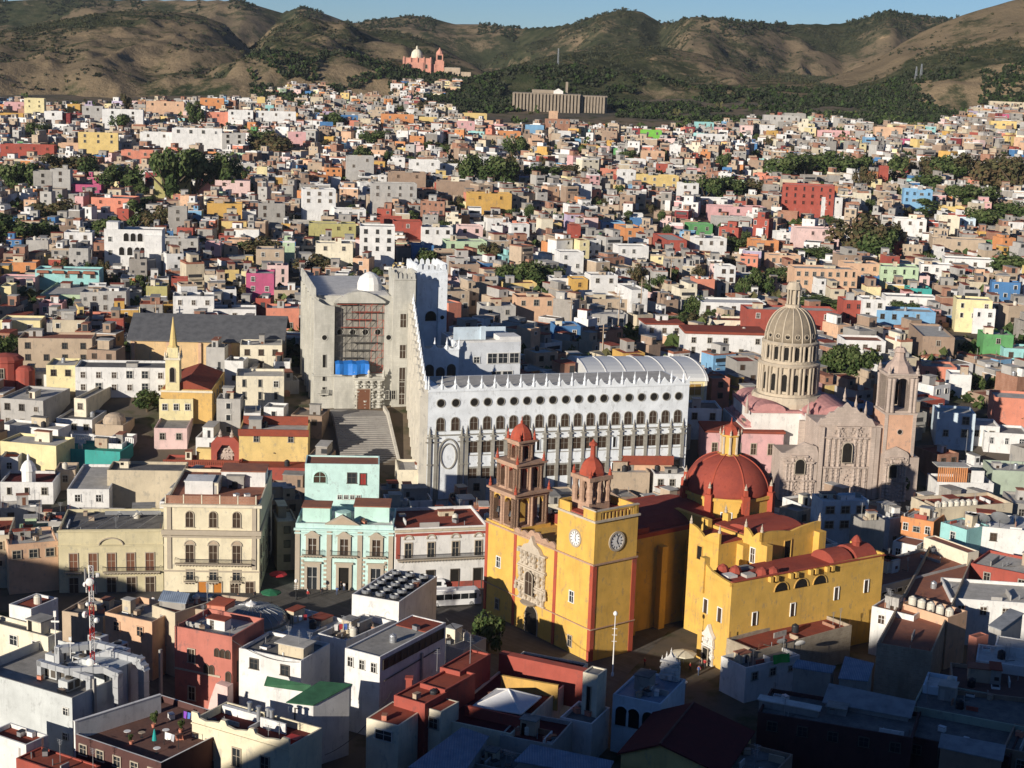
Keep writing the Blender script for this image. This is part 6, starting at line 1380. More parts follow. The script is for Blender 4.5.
# far landmarks on the ridge: the buttressed fort wall, the pink church
def at_r(px, py, r):
    d = ray(px, py); k = r/hypot(d[0], d[1]); return CAM+k*d
fA = at_r(512, 113, 1235); fB = at_r(607, 112, 1235); fl = hypot(*(fB-fA)[:2])
FT = empty('fort_wall', (fA[0], fA[1], fA[2]), atan2(fB[1]-fA[1], fB[0]-fA[0]), 'old brown fort like mine wall with tall buttresses on the far hillside', 'fort')
FST = plaster('fort_stone', (.30, .245, .185), .8); fh_ = at_r(560, 94, 1235)[2]-fA[2]
part('wall', FT, lambda b: (b.box(0, fl*.72, 0, 30, -18, fh_, FST), b.box(fl*.72, fl, 5, 30, -18, fh_*.96, FST), b.box(fl*.2, fl*.5, 10, 28, fh_, fh_+2.5, FST)))
pb = MB(); pb.box(-.8, .8, -2.6, -.01, -18, fh_-1.0, FST); pb.box(-1.0, 1.0, -2.8, -.005, fh_-1.0, fh_-.2, FST); pb = pb.mesh('buttress')
for i in range(20): link('buttress', pb, FT, (1+i*fl*.72/20, 0, 0))
for i in range(8): link('buttress', pb, FT, (fl*.735+i*fl*.26/8, 5, -fh_*.04))
part('ruin', FT, lambda b: (b.box(fl*.555, fl*.58, 12, 15, fh_, fh_+9, FST), b.extr([(fl*.43, fh_), (fl*.53, fh_), (fl*.53, fh_+2), (fl*.48, fh_+4), (fl*.43, fh_+2)], 5, 12, CWHITE)))
kA = at_r(403, 71, 1475)
KC = empty('hill_church', (kA[0], kA[1], kA[2]), radians(6), 'pink church with white dome and bell tower on the far ridge', 'church'); PKW = plaster('hill_church_pink', (.62, .30, .22), .4)
part('wall', KC, lambda b: (b.box(0, 26, 0, 14, -14, 12, PKW), b.box(3, 18, -1.5, -.01, -14, 8, PKW), b.box(26, 31, 2, 12, -14, 7, PKW), [b.box(i*6, i*6+1.2, -1, -.02, -14, 13, PKW) for i in range(5)]))
part('dome', KC, lambda b: b.lathe([(5.2, 12), (5.2, 14.5), (4.6, 17), (3, 19), (1, 20), (.8, 22), (.05, 23)], W('cream'), 16, 12.5, 7))
part('bell_tower', KC, lambda b: (b.box(29, 37, 2, 10, -14, 10, PKW), b.box(30, 36, 3, 9, 10, 16, PKW), b.box(31, 35, 2.95, 3.5, 11, 15, DARK), b.lathe([(3.2, 16), (2.8, 18), (1, 20), (.1, 22)], PKW, 8, 33, 6)))
windows(KC, [(3+i*6, 3) for i in range(4)], 'a', 1.6, 3.5, FRSTONE, DARK)
for (x0, x1, y0, y1, lb) in ((446, 452, 71, 76, 0), (478, 495, 89, 96, 'pale house on the ridge right of the pink church'), (497, 505, 89, 96, 'small white house on the ridge near the fort wall'), (444, 470, 68, 80, 'ruined tan walls right of the pink church')):
    if not lb: continue
    A = at_r(x0, y1, 1470); wv = (x1-x0)*1470/FPX; hv__ = (y1-y0)*1470/FPX
    e = empty('ruin' if 'ruined' in lb else 'house', A, 0, lb, 'ruin' if 'ruined' in lb else 'house'); m = W('tan' if 'ruined' in lb else 'white')
    part('wall', e, lambda b: (b.box(0, wv*.6, 0, 9, -8, hv__, m), b.box(wv*.6, wv, 1, 9, -8, hv__*.7, m), b.box(wv*.15, wv*.3, -.1, -.01, hv__*.3, hv__*.7, DARK)))
    part('roof', e, lambda b: b.box(.2, wv*.6, .2, 8.8, hv__, hv__+.2, RF('light')))
for (px, y0, y1, lb) in ((557, 50, 88, 'tall thin lattice mast rising behind the fort wall'), (914, 86, 99, 'left thin pylon on the right foothill'), (919, 84, 98, 'right thin pylon on the right foothill')):
    A = at_r(px, y1, 1435 if px < 600 else 1450); hgt = (y1-y0)*1.0*(1440/FPX); A[2] = float(hills_z(np.array([atan2(A[0], A[1])]), np.array([hypot(A[0], A[1])]))[2][0]) if px > 600 else A[2]
    o = part('pylon', None, lambda b: ([b.tube((sx*1.2, sy*1.2, -6), (sx*.25, sy*.25, hgt), .22, METAL, 4) for sx in (-1, 1) for sy in (-1, 1)], [b.box(-1.2+1.0*k/9, 1.2-1.0*k/9, -.15, .15, hgt*k/9, hgt*k/9+.25, METAL) for k in range(9)])); o.location = A; tag(o, lb, 'pylon')
# ------------------------------------------------------------ trees one by one: (column, foot row, top row, width px, kind, label)
TREES = [
(168,200,138,34,'g','big dark tree in front of the long white modern house'),(196,198,140,44,'g','widest dark tree of the clump below the white modern house'),(224,198,146,34,'g','right tree of the clump below the white modern house'),(125,134,110,22,'g','round dark tree covering the big white house at top left'),
(126,112,90,8,'o','thin palm like tree standing above the rooftops at top left'),(38,136,120,26,'g','low dark tree beside the pale yellow tall house'),(12,196,155,34,'g','dark tree at the left edge under the long red house'),(34,196,158,28,'g','dark tree right of the left edge tree under the red house'),
(64,178,148,36,'o','rusty brown tree in front of the yellow stepped house'),(114,194,160,36,'g','dark tree in front of the salmon orange house'),(88,180,152,22,'g','small tree between the rusty brown tree and salmon house'),(196,126,98,16,'g','dark cypress like tree beside the orange house at top left'),
(14,242,208,42,'g','dark tree at the left edge beside the grey block house'),(50,222,196,40,'o','olive tree left of the terracotta house'),(44,240,216,24,'g','dark tree behind the white house group'),(103,240,212,26,'g','dark tree below the terracotta house'),(136,232,195,14,'t','slim pointed tree right of the terracotta house'),(156,232,202,26,'o','brownish tree left of the bare concrete frame house'),(148,210,194,10,'t','slim pointed tree rising behind the brownish tree'),
(262,152,126,26,'g','dark tree right of the white modern house'),(270,158,128,40,'o','brown green tree above the grey brick houses'),(262,258,232,36,'o','olive tree right of the narrow white house on the left slope'),(246,258,236,20,'g','small dark tree right of the ochre yellow house'),
(8,360,332,30,'g','bright green tree at the left edge below the pale yellow house'),(147,412,384,28,'g','round green tree left of the chapel steeple'),(316,276,250,34,'o','olive tree behind the left corner of the auditorium'),(425,268,243,20,'g','green tree in front of the narrow dark blue house'),
(470,188,148,28,'g','left tree of the dark grove in the upper centre'),(495,190,150,36,'g','big tree of the dark grove in the upper centre'),(512,186,146,22,'o','olive tree at the right of the dark grove in the upper centre'),(455,176,156,24,'o','brownish tree right of the white balcony house'),(520,160,132,22,'g','dark tree beside the vivid orange house'),(540,180,160,34,'g','low dark tree below the brick house group'),(574,176,162,24,'o','low olive tree in the centre slope'),
(505,285,262,26,'g','dark tree above the small yellow brick roofed house'),(530,288,258,36,'g','wide green tree behind the balcony house'),(552,284,262,22,'g','dark tree right of the wide green tree'),(494,262,240,20,'o','small olive tree right of the pale green house'),(362,166,140,20,'g','dark tree beside the slender tan stair tower'),(334,128,110,24,'g','small dark tree left of the blue house'),(372,146,128,22,'g','dark tree below the large bright orange house'),
(705,202,168,32,'g','left big tree of the clump right of the white stepped house'),(728,200,172,34,'g','middle big tree of the clump right of the white stepped house'),(750,198,176,30,'o','right olive tree of the clump above the long pink house'),(778,180,150,34,'g','first tree of the long dark row on the upper right'),(806,178,148,36,'g','second tree of the long dark row on the upper right'),(836,178,148,34,'g','third tree of the long dark row on the upper right'),(858,176,152,24,'g','last tree of the long dark row, nearest the red wall'),
(893,184,152,12,'t','left dark cypress beside the narrow red wall'),(901,184,154,11,'t','right dark cypress beside the narrow red wall'),(862,190,162,16,'o','reddish brown tree left of the narrow red wall'),(924,180,152,26,'o','olive tree behind the cypresses'),(925,190,168,26,'g','round dark tree right of the cypresses'),(950,182,152,32,'g','dark tree above the street at the upper right'),(985,190,146,46,'o','large olive tree at the upper right'),(1016,196,148,40,'o','brown olive tree at the upper right edge'),
(968,210,178,44,'g','broad green tree right of the sky blue house'),(926,216,196,18,'t','conical dark tree in front of the sky blue house'),(990,232,204,34,'g','dark tree right of the pale blue house'),(1012,222,196,32,'g','green tree at the right edge above the brown house'),(1006,276,246,40,'g','round bright green tree right of the long white terrace house'),(974,272,256,16,'g','small tree in front of the long white terrace house'),
(862,258,206,52,'o','large pale olive tree in the right centre'),(876,262,222,36,'g','dark tree in front of the large pale olive tree'),(895,250,218,28,'o','small olive tree right of the large pale olive tree'),(818,262,246,42,'g','dark hedge like tree above the orange hotel'),(738,252,234,26,'g','dark tree left of the orange house in the right centre'),(782,284,262,28,'g','dark bushy tree left of the orange hotel'),(790,292,272,14,'o','reddish tree left of the orange hotel foot'),(762,300,262,22,'g','upright green tree behind the station hall'),(744,302,268,18,'g','dark tree right of the three storey white house'),
(835,378,338,32,'g','left round tree behind the carved stone church'),(860,382,340,32,'g','right round tree behind the carved stone church'),(900,496,460,20,'g','green tree beside the foot of the stone bell tower'),(974,394,368,18,'g','small tree right of the orange red house'),(1018,424,402,26,'o','brown tree at the right edge by the salmon wall'),(905,312,300,26,'g','low green bush tree in front of the bright blue house'),(680,326,312,30,'g','low green tree beside the white house with red roof'),(694,330,308,16,'o','pale green tree right of the low green tree'),
(650,188,170,18,'g','small dark tree below the yellow apartment house'),(625,160,148,18,'g','small round tree in the upper centre'),(722,168,150,14,'g','small tree near the white long roof on the right slope'),(660,290,270,14,'g','small dark tree beside the shaded street'),(826,312,296,60,'g','ivy like hedge tree under the orange hotel'),
(487,650,602,30,'g','leafy tree in the square before the yellow church front'),
]
TI = []
for (px, pb_, pt_, w_, k_, lb) in TREES:
    P = hit(px, pb_) if pb_ < 560 else atz(px, pb_, 0)
    t = tree(px, pb_, pt_, w_, lb, k_, None, P); TI.append((P[0], P[1], w_/FPX*P[1]/2, (px-w_/2, pt_, px+w_/2, pb_)))

STOP = {'just', 'than', 'for', 'with', 'and', 'a', 'the', 'of', 'on', 'in', 'by', 'at', 'below', 'above', 'behind', 'right', 'left', 'under', 'beside', 'small', 'two', 'its', 'to', 'into', 'near', 'joined', 'dark', 'white', 'one', 'three', 'over', 'from', 'attached', 'row', 'tall', 'long', 'wide', 'red', 'brown', 'big', 'brick', 'high', 'half', 'deep', 'flat', 'plain'}
def shorten(s, n):
    w = s.split()[:n]
    if len(s.split()) > n:
        while len(w) > 3 and w[-1] in STOP: w.pop()
    return ' '.join(w)
anch0 = [(((h['rect'][0]+h['rect'][2])/2, h['rect'][1]+8), h['label']) for h in HOUSES if 8 < (h['rect'][0]+h['rect'][2])/2 < 1016]
def auto_rel(px, py, n):
    for k in sorted(anch0, key=lambda a: hypot(a[0][0]-px, (a[0][1]-py)*1.4)):
        dx, dy = px-k[0][0], py-k[0][1]; rel = ('just right of the' if dx > 0 else 'just left of the') if abs(dx) > abs(dy) else ('just below the' if dy > 0 else 'just above the')
        L = f'{n} {rel} {shorten(k[1], 7)}'
        if L not in LABELS: return L
# ------------------------------------------------------------ infill of the hillside town
def corners(A, u, v, w, d): return np.array([A[:2]+s*w*u+t*d*v for s, t in ((0, 0), (1, 0), (1, 1), (0, 1))])
OCC = [(corners(h['A'], h['u'], h['v'], h['w'], h['d'])) for h in HOUSES]+[corners(a, u, v, w, d) for (a, u, v, w, d) in FOOT]
def circ(c): m = c.mean(0); return m, c
def overlap(c1, c2):                                # separating axes
    for c in (c1, c2):
        for i in range(2):
            e = c[i+1]-c[i]; n = np.array([-e[1], e[0]]); a = c1@n; b_ = c2@n
            if a.max() < b_.min()+.01 or b_.max() < a.min()+.01: return False
    return True
OM = [(c.mean(0), np.max(np.linalg.norm(c-c.mean(0), axis=1)), c) for c in OCC]
GRID = {}
def gput(k):
    m = OM[k][0]; GRID.setdefault((int(m[0]//60), int(m[1]//60)), []).append(k)
for k in range(len(OM)): gput(k)
def near(m): return [OM[k] for i in (-1, 0, 1) for j in (-1, 0, 1) for k in GRID.get((int(m[0]//60)+i, int(m[1]//60)+j), ())]
RECTS = [((h['rect'][0], h['rect'][1], h['rect'][2], h['rect'][1]+.62*(h['rect'][3]-h['rect'][1])), h['A'][1]) for h in HOUSES]+[(r, y) for (_, y, _, r) in TI]
LMR = [((300, 264, 447, 420), 395), ((412, 335, 522, 470), 350), ((428, 380, 690, 470), 350), ((597, 352, 706, 395), 395), ((755, 283, 820, 395), 386), ((779, 400, 914, 498), 352), ((779, 480, 914, 498), 352), ((868, 450, 914, 498), 352), ((868, 340, 912, 400), 356), ((690, 430, 785, 470), 330), ((127, 318, 283, 372), gA[1]), ((161, 340, 212, 396), nA[1]), ((211, 437, 242, 466), rA[1]), ((283, 412, 312, 470), 330), ((284, 335, 298, 412), 394), ((298, 335, 313, 412), 396), ((330, 415, 412, 470), 352), ((508, 90, 612, 116), 1230), ((402, 50, 442, 72), 1460), ((640, 290, 664, 330), 430), ((0, 355, 20, 386), o_round)]
RECTS += LMR
RA_ = np.array([r_[0] for r_ in RECTS], float); RY_ = np.array([r_[1] for r_ in RECTS], float); RW_ = (RA_[:, 2]-RA_[:, 0])*np.maximum(4, RA_[:, 3]-RA_[:, 1])
UPX = [0, 20, 60, 140, 230, 300, 340, 400, 440, 500, 560, 610, 640, 700, 760, 830, 880, 930, 985, 1024]; UPY = [97, 98, 104, 99, 97, 96, 90, 88, 104, 122, 121, 122, 128, 124, 114, 115, 122, 124, 104, 96]
STREET = [((285, 330, 312, 480), ), ]
rt_ = random.Random(21); nt_ = 0
for _ in range(4000):
    y = rt_.uniform(440, 1260); x = rt_.uniform(-.33*y, .33*y)
    if fbm(x/70, y/70, 55, 2) < .5: continue
    px, pyb = proj((x, y, float(T(x, y)))); hh_ = rt_.uniform(4.5, 9); wm = rt_.uniform(4, 8); wpx = wm*FPX/y; ptop = pyb-hh_*FPX/y; rc_ = (px-wpx/2, ptop, px+wpx/2, pyb)
    if any(hypot(x-c.mean(0)[0], y-c.mean(0)[1]) < np.max(np.linalg.norm(c-c.mean(0), axis=1))*.75+wm*.4 for c in OCC) or ptop < np.interp(px, UPX, UPY): continue
    if any(y2 > y and min(rc_[2], q[2])-max(rc_[0], q[0]) > 0 and min(rc_[3], q[3])-max(rc_[1], q[1]) > 1.5 for (q, y2) in RECTS): continue
    k_ = rt_.choice(['g', 'g', 'g', 'o', 'o', 't']); L = auto_rel(px, (ptop+pyb)/2, {'g': 'small green tree', 'o': 'small olive tree', 't': 'small pointed tree'}[k_])
    if not L: continue
    tree(px, pyb, ptop, wpx/1.38, L, k_, None, np.array([x, y, 0])); TI.append((x, y, wm/2, rc_)); nt_ += 1
    if nt_ >= 90: break
RECTS += [(t[3], t[1]) for t in TI[-nt_:]]; RA_ = np.array([r_[0] for r_ in RECTS], float); RY_ = np.array([r_[1] for r_ in RECTS], float); RW_ = (RA_[:, 2]-RA_[:, 0])*np.maximum(4, RA_[:, 3]-RA_[:, 1])
print('auto trees', nt_)
cand = []; rs = random.Random(11)
pal = [('white', 25), ('cream', 5), ('beige', 12), ('tan', 20), ('brown', 18), ('grey', 18), ('concrete', 15), ('peach', 3), ('orange', 3.5), ('pink', 2), ('palepink', 4), ('salmon', 4), ('brick', 5), ('blue', 2), ('skyblue', 2), ('palegreen', 1), ('yellow', 4), ('ochre', 4), ('red', 4), ('paleyellow', 3), ('turquoise', 1), ('magenta', .6), ('green', .5), ('block', 6), ('maroon', 1), ('lilac', 1)]
pk, pw = zip(*pal)
yy = 302.0
while yy < 1300:
    step = 7.6+yy*.0036
    xx = -(.35*yy+12)+rs.uniform(0, 8)
    while xx < .35*yy+12:
        w = rs.choice([rs.uniform(3.8, 6.5), rs.uniform(4.5, 8), rs.uniform(5.5, 11)]); d = rs.uniform(5, 9); hgt = rs.choice([3.2, 3.6, 4.5, 6.2, 6.8, 7, 8.6, 10]) if yy < 800 else rs.choice([3, 3.5, 4, 5.5, 6.2, 7, 8.5])
        ang = (fbm(xx/120+50, yy/120, 77, 2)-.5)*90+rs.uniform(-9, 9)+4+36*math.exp(-((512+1600*xx/yy-540)/115)**2)*min(1, max(0, (yy-430)/60))*min(1, max(0, (1150-yy)/200))
        A = np.array([xx+rs.uniform(-.5, .5), yy+rs.uniform(-2.6, 2.6)]); u, v = frame_at(A, ang); c = corners(A, u, v, w, d); m = c.mean(0); r = np.max(np.linalg.norm(c-m, axis=1))
        xx += w+rs.choice([-.3, .1, .3, .8, 2.5])
        ok = True
        for (m2, r2, c2) in near(m):
            if hypot(m[0]-m2[0], m[1]-m2[1]) < r+r2 and overlap(c, c2): ok = False; break
        if not ok: continue
        if any(hypot(m[0]-a, m[1]-b_) < r_*.8+r*.55 for (a, b_, r_, _) in TI): continue
        zg = float(T(*m)); zc = [float(T(*q)) for q in c]
        for hh in (hgt, hgt*.65, 3.2):
            pp = [proj((*q, zz_)) for q in c for zz_ in (min(zc), zc[0]+hh)]; bx = (min(p[0] for p in pp), min(p[1] for p in pp), max(p[0] for p in pp), max(p[1] for p in pp))
            ok = True
            if bx[2] < -25 or bx[0] > 1050: ok = False; break
            cx = (bx[0]+bx[2])/2
            if bx[1] < np.interp(cx, UPX, UPY): ok = False; break
            if yy < 440 and bx[3] > 480 and 0: ok = False
            ox = np.minimum(bx[2], RA_[:, 2])-np.maximum(bx[0], RA_[:, 0]); oy = np.minimum(bx[3], RA_[:, 3])-np.maximum(bx[1], RA_[:, 1])
            if np.any((RY_ > m[1]-2) & (ox > 0) & (oy > 0) & (ox*oy > (.13 if hh > 4 else .22)*RW_)): ok = False
            if ok: break
        if not ok: continue
        OM.append((m, r, c)); gput(len(OM)-1); cand.append(dict(A=A, u=u, v=v, w=w, d=d, h=hh, ang=ang, zc=zc, zb=min(zc), bx=bx, col=rs.choices(pk, pw)[0], area=(bx[2]-bx[0])*(bx[3]-bx[1])))
    yy += step
# how much of each is really seen: paint boxes far to near on a coarse grid
allb = sorted([(c['A'][1], ('c', i), c['bx']) for i, c in enumerate(cand)]+[(h['A'][1], ('h', 0), h['rect']) for h in HOUSES]+[(y, ('r', 0), r) for (r, y) in LMR]+[(t[1], ('t', 0), t[3]) for t in TI], key=lambda t: -t[0])
buf = np.full((768, 1024), -1, int)
for (_, (k, i), q) in allb:
    x0, y0, x1, y1 = [int(round(v_)) for v_ in q]; buf[max(0, y0):max(0, y1), max(0, x0):max(0, x1)] = i if k == 'c' else -1
seen = np.bincount(buf[buf >= 0], minlength=len(cand))
NIND = max(0, 322-len(HOUSES)); order = np.argsort(-seen)[:NIND]; IND = set(int(i) for i in order)
CN = dict(block='grey block built', palepink='pale pink', palegreen='pale green', paleyellow='pale yellow', skyblue='sky blue', concrete='raw concrete', lilac='lilac grey')
anch = [(((h['rect'][0]+h['rect'][2])/2, h['rect'][1]+8), h['label']) for h in HOUSES]
anch = [a for a in anch if 8 < a[0][0] < 1016]
def auto_label(c):
    px = ((c['bx'][0]+c['bx'][2])/2, (c['bx'][1]+c['bx'][3])/2); n = CN.get(c['col'], c['col']); st = 'low ' if c['h'] < 4.8 else ('tall ' if c['h'] > 8 else '')
    for k in sorted(anch, key=lambda a: hypot(a[0][0]-px[0], (a[0][1]-px[1])*1.4)):
        dx, dy = px[0]-k[0][0], px[1]-k[0][1]; rel = ('just right of the' if dx > 0 else 'just left of the') if abs(dx) > abs(dy) else ('just below the' if dy > 0 else 'just above the')
        L = f'{st}{n} house {rel} {shorten(k[1], 7)}'
        if L not in LABELS: return L
wp = winmesh('r', 1.05, 1.35, FRAME, GLASS, False, False); wq = winmesh('r', 1.05, 1.35, FRDARK, GLASSB, False, False)
WINM = plain('window_dark', (.035, .036, .038), .5); BXS = []; BMI = []; BMS = []
def bbox_(A, ca, sa, x0, x1, y0, y1, z0, z1, m):
    if m not in BMS: BMS.append(m)
    BXS.append((x0, x1, y0, y1, z0, z1, A[0], A[1], ca, sa)); BMI.append(BMS.index(m))
def bulk_house(A, ang, w, d, zg, zb, z1, col, rf, r):
    ca, sa = cos(radians(ang)), sin(radians(ang)); B = lambda *a: bbox_(A, ca, sa, *a); m = W(col); ph = r.choice([.2, .4, .7]); cap = r.choice([m, m, m, W('tan'), W('white'), RF('brick')])
    zr = z1-ph; B(0, w, 0, d, zb-.6, zr, m); B(.22, w-.22, .22, d-.22, zr-.1, zr+.04, RF(rf))
    for (x0, x1, y0, y1) in ((0, w, 0, .22), (0, w, d-.22, d), (0, .22, .221, d-.221), (w-.22, w, .221, d-.221)): B(x0, x1, y0, y1, zr+.001, z1, m if cap is m else cap)
    H_ = z1-zg; ns = max(1, int(H_/2.9)); fm = r.choice([None, None, W('white'), FRSOFT])
    for s in range(ns):
        zt_ = z1-1.0-s*2.9-r.uniform(0, .3); n = max(1, int(w/r.uniform(2.2, 3.6)))
        if r.random() < .12 and w > 5: B(w*.12, w*.88, -.03, .02, zt_-1.7, zt_-.1, WINM); B(w*.1, w*.9, -.7, -.031, zt_-1.9, zt_-1.2, m); continue
        for k in range(n):
            if r.random() < .28: continue
            x = w*(k+.5)/n+r.uniform(-.3, .3); ww = r.choice([.35, .45, .55, .7]); hh = r.choice([.8, 1.1, 1.3, 1.8])
            if zt_-hh < zg+.2: continue
            if fm: B(x-ww-.12, x+ww+.12, -.05, .01, zt_-hh-.12, zt_+.12, fm)
            B(x-ww, x+ww, -.075, .012, zt_-hh, zt_, WINM)
        if s == ns-1 and r.random() < .5 and zg+2 < z1-.5: x = w*r.uniform(.15, .8); B(x-.45, x+.45, -.06, .013, zg-.2, zg+2, WINM)
    if r.random() < .5:
        for k in range(2): y = d*r.uniform(.15, .8); B(w-.01, w+.05, y-.4, y+.4, z1-2.3, z1-1.1, WINM)
    if r.random() < .72:
        xa = r.uniform(0.0, .5); xb = min(1, xa+r.uniform(.3, .6)); ya = r.uniform(.02, .5); h2 = r.choice([1.2, 2.2, 2.5, 2.7, 3.0]); m2 = W(r.choice([col, col, col, 'tan', 'grey', 'brown', 'white', 'concrete', 'brick', 'block']))
        B(w*xa, w*xb, d*ya, d-.02, zr, zr+h2, m2); B(w*xa-.12, w*xb+.12, d*ya-.2, d-.01, zr+h2+.001, zr+h2+.13, RF(r.choice(['light', 'grey', 'brick', 'red', 'grey'])))
        x = w*xa+r.uniform(.3, max(.4, w*(xb-xa)-1.2)); B(x, x+r.choice([.7, .9, 1.4]), d*ya-.04, d*ya+.01, zr+.1+(.8 if r.random() < .5 else 0), zr+min(h2-.2, 2.0), WINM)
    if r.random() < .35: y = r.uniform(1, 3); xa = r.uniform(0, .5); B(w*xa, w*min(1, xa+r.uniform(.3, .6)), -y, -.08, zb-1.5, zg+(z1-zg)*r.uniform(.3, .6), W(r.choice([col, 'tan', 'brown', 'white', 'grey', 'brick'])))
    if r.random() < .55:
        for k in range(r.choice([1, 1, 2])): x, y, q = w*r.uniform(.1, .85), d*r.uniform(.1, .8), r.uniform(.4, .6); B(x-q, x+q, y-q, y+q, zr, zr+r.uniform(.9, 1.5), r.choice([PBLACK, PBLACK, W('white'), W('grey'), W('brick')]))
    if r.random() < .4: x, y = w*r.uniform(.1, .9), d*r.uniform(.1, .9); B(x-.05, x+.05, y-.05, y+.05, zr, zr+r.uniform(1.5, 3.2), W('concrete'))
def bulk_build(name):
    a = np.array(BXS); n = len(a); ix = np.array([[0, 2, 4], [1, 2, 4], [1, 3, 4], [0, 3, 4], [0, 2, 5], [1, 2, 5], [1, 3, 5], [0, 3, 5]])
    L = a[:, ix]; X_ = L[..., 0]; Y_ = L[..., 1]; ca, sa = a[:, 8:9], a[:, 9:10]
    V = np.stack([a[:, 6:7]+X_*ca-Y_*sa, a[:, 7:8]+X_*sa+Y_*ca, L[..., 2]], -1).reshape(-1, 3)
    F_ = (np.array([(4, 5, 6, 7), (0, 1, 5, 4), (1, 2, 6, 5), (2, 3, 7, 6), (3, 0, 4, 7)])[None]+8*np.arange(n)[:, None, None]).reshape(-1, 4)
    me = bpy.data.meshes.new(name); me.vertices.add(len(V)); me.vertices.foreach_set('co', V.reshape(-1)); me.loops.add(F_.size); me.loops.foreach_set('vertex_index', F_.reshape(-1).astype(np.int32))
    me.polygons.add(len(F_)); me.polygons.foreach_set('loop_start', np.arange(0, F_.size, 4, dtype=np.int32))
    for m in BMS: me.materials.append(m)
    me.polygons.foreach_set('material_index', np.repeat(np.array(BMI, np.int32), 5)); me.polygons.foreach_set('use_smooth', np.zeros(len(F_), bool)); me.update(calc_edges=True); me.validate(); return link(name, me)
for i, c in enumerate(cand):
    rr_ = random.Random(i); z1 = c['zc'][0]+c['h'] if c['zc'][0]+c['h'] > max(c['zc'])+1.5 else max(c['zc'])+2.0
    rf = rr_.choice(['grey', 'light', 'grey', 'tan_', 'brick', 'dark', 'red'])
    ns = max(1, int((z1-c['zb'])/3.0)); nw = max(1, int(c['w']/2.9)); H_ = z1-c['zb']
    wz = [(c['w']*(k+.5)/nw, z1-2.4-s*2.9) for s in range(ns) for k in range(nw) if rr_.random() > .2]
    wz = [p for p in wz if p[1] > c['zc'][0]+.2]
    if i in IND:
        e = empty('house', (c['A'][0], c['A'][1], c['zb']), radians(c['ang']), auto_label(c), 'house'); zt = z1-c['zb']
        part('wall', e, lambda b: wallbox(b, c['w'], c['d'], -.6, zt, W(c['col']), .5)); part('roof', e, lambda b: b.box(.25, c['w']-.25, .25, c['d']-.25, zt-.7, zt-.5, RF(rf)))
        for p in wz: link('window', wp if i % 2 else wq, e, (p[0], 0, p[1]-c['zb']))
        if rr_.random() < .4: part('roof_room', e, lambda b: (b.box(c['w']*.2, c['w']*.6, c['d']*.5, c['d']-.4, zt-.5, zt+1.9, W(rr_.choice([c['col'], 'tan', 'grey']))), b.box(c['w']*.15, c['w']*.65, c['d']*.46, c['d']-.3, zt+1.9, zt+2.05, RF('light'))))
        HOUSES.append(dict(e=e, A=np.array([*c['A'], z1]), w=c['w'], d=c['d'], ang=c['ang'], u=c['u'], v=c['v'], zt=z1, zr=z1-.5, rect=c['bx'], col=c['col'], label=e['label']))
    else: bulk_house(c['A'], c['ang'], c['w'], c['d'], c['zc'][0], c['zb'], z1, c['col'], rf, rr_)
# houses that climb the ridge round the far church
for _ in range(900):
    px = rs.uniform(225, 520); az_ = atan2(ray(px, 100)[0], ray(px, 100)[1]); r_ = rs.uniform(1340, 1462); x, y = r_*sin(az_), r_*cos(az_)
    z = float(hills_z(np.array([az_]), np.array([r_]))[2][0]); rw = proj((x, y, z+4))[1]
    if fbm(x/45, y/45, 17, 3) > .46 or abs(px-424) < 26 and r_ > 1410 or rw < np.interp(px, [225, 262, 300, 345, 400, 450, 520], [100, 88, 83, 84, 82, 80, 94]): continue
    h_ = rs.uniform(3, 6.5); bulk_house(np.array([x, y]), rs.uniform(-25, 30), rs.uniform(5, 10), rs.uniform(5, 8), z, z-2, z+h_, rs.choices(pk, pw)[0], rs.choice(['grey', 'light', 'brick']), rs)
o = bulk_build('hillside_houses'); o['kind'] = 'stuff'
print('INFILL', len(cand), 'individual', len(IND), 'explicit houses', len(HOUSES)-len(IND))

# ------------------------------------------------------------ scrub on the hills and among the houses
def scrub(name, pts, mats):
    base = []; r = random.Random(3)
    for k in range(5):
        vs = []; fs = []
        for j in range(13):
            c = Vector((r.gauss(0, .5), r.gauss(0, .5), abs(r.gauss(.45, .35)))); n = Vector((r.gauss(0, 1), r.gauss(0, 1), r.gauss(.5, 1))).normalized(); a = n.orthogonal().normalized(); w = n.cross(a); q = r.uniform(.3, .6)
            i = len(vs); vs += [c-a*q-w*q*.7, c+a*q-w*q*.6, c+a*q*.7+w*q, c-a*q*.8+w*q*.8]; fs.append((i, i+1, i+2, i+3))
        base.append((np.array([tuple(v) for v in vs]), np.array(fs)))
    V = []; Fc = []; M = []; off = 0
    for (x, y, z, s) in pts:
        vs, fs = base[r.randrange(5)]; a = r.uniform(0, 6.3); ca, sa = cos(a), sin(a); sc_ = s*np.array([1, 1, r.uniform(.8, 1.2)])
        q = vs*sc_; q = np.stack([q[:, 0]*ca-q[:, 1]*sa+x, q[:, 0]*sa+q[:, 1]*ca+y, q[:, 2]+z], -1); V.append(q); Fc.append(fs+off); off += len(vs); M += [r.randrange(len(mats))]*len(fs)
    V = np.concatenate(V); Fc = np.concatenate(Fc); me = bpy.data.meshes.new(name); me.from_pydata(V.tolist(), [], Fc.tolist())
    for m in mats: me.materials.append(m)
    me.polygons.foreach_set('material_index', M); me.update(); o = link(name, me); o['kind'] = 'stuff'; return o
g_ = np.random.default_rng(5); n_ = 130000
AZs = np.radians(g_.uniform(-21, 21, n_)); Rs = 1400+1050*g_.random(n_)**.85
sx_, sy_, sz_, sv_ = hills_z(AZs, Rs)
keep = g_.random(n_) < np.clip((sv_+(fbm(sx_/45, sy_/45, 91, 3)-.5)*1.3-.36)*1.4, 0.01, 1)
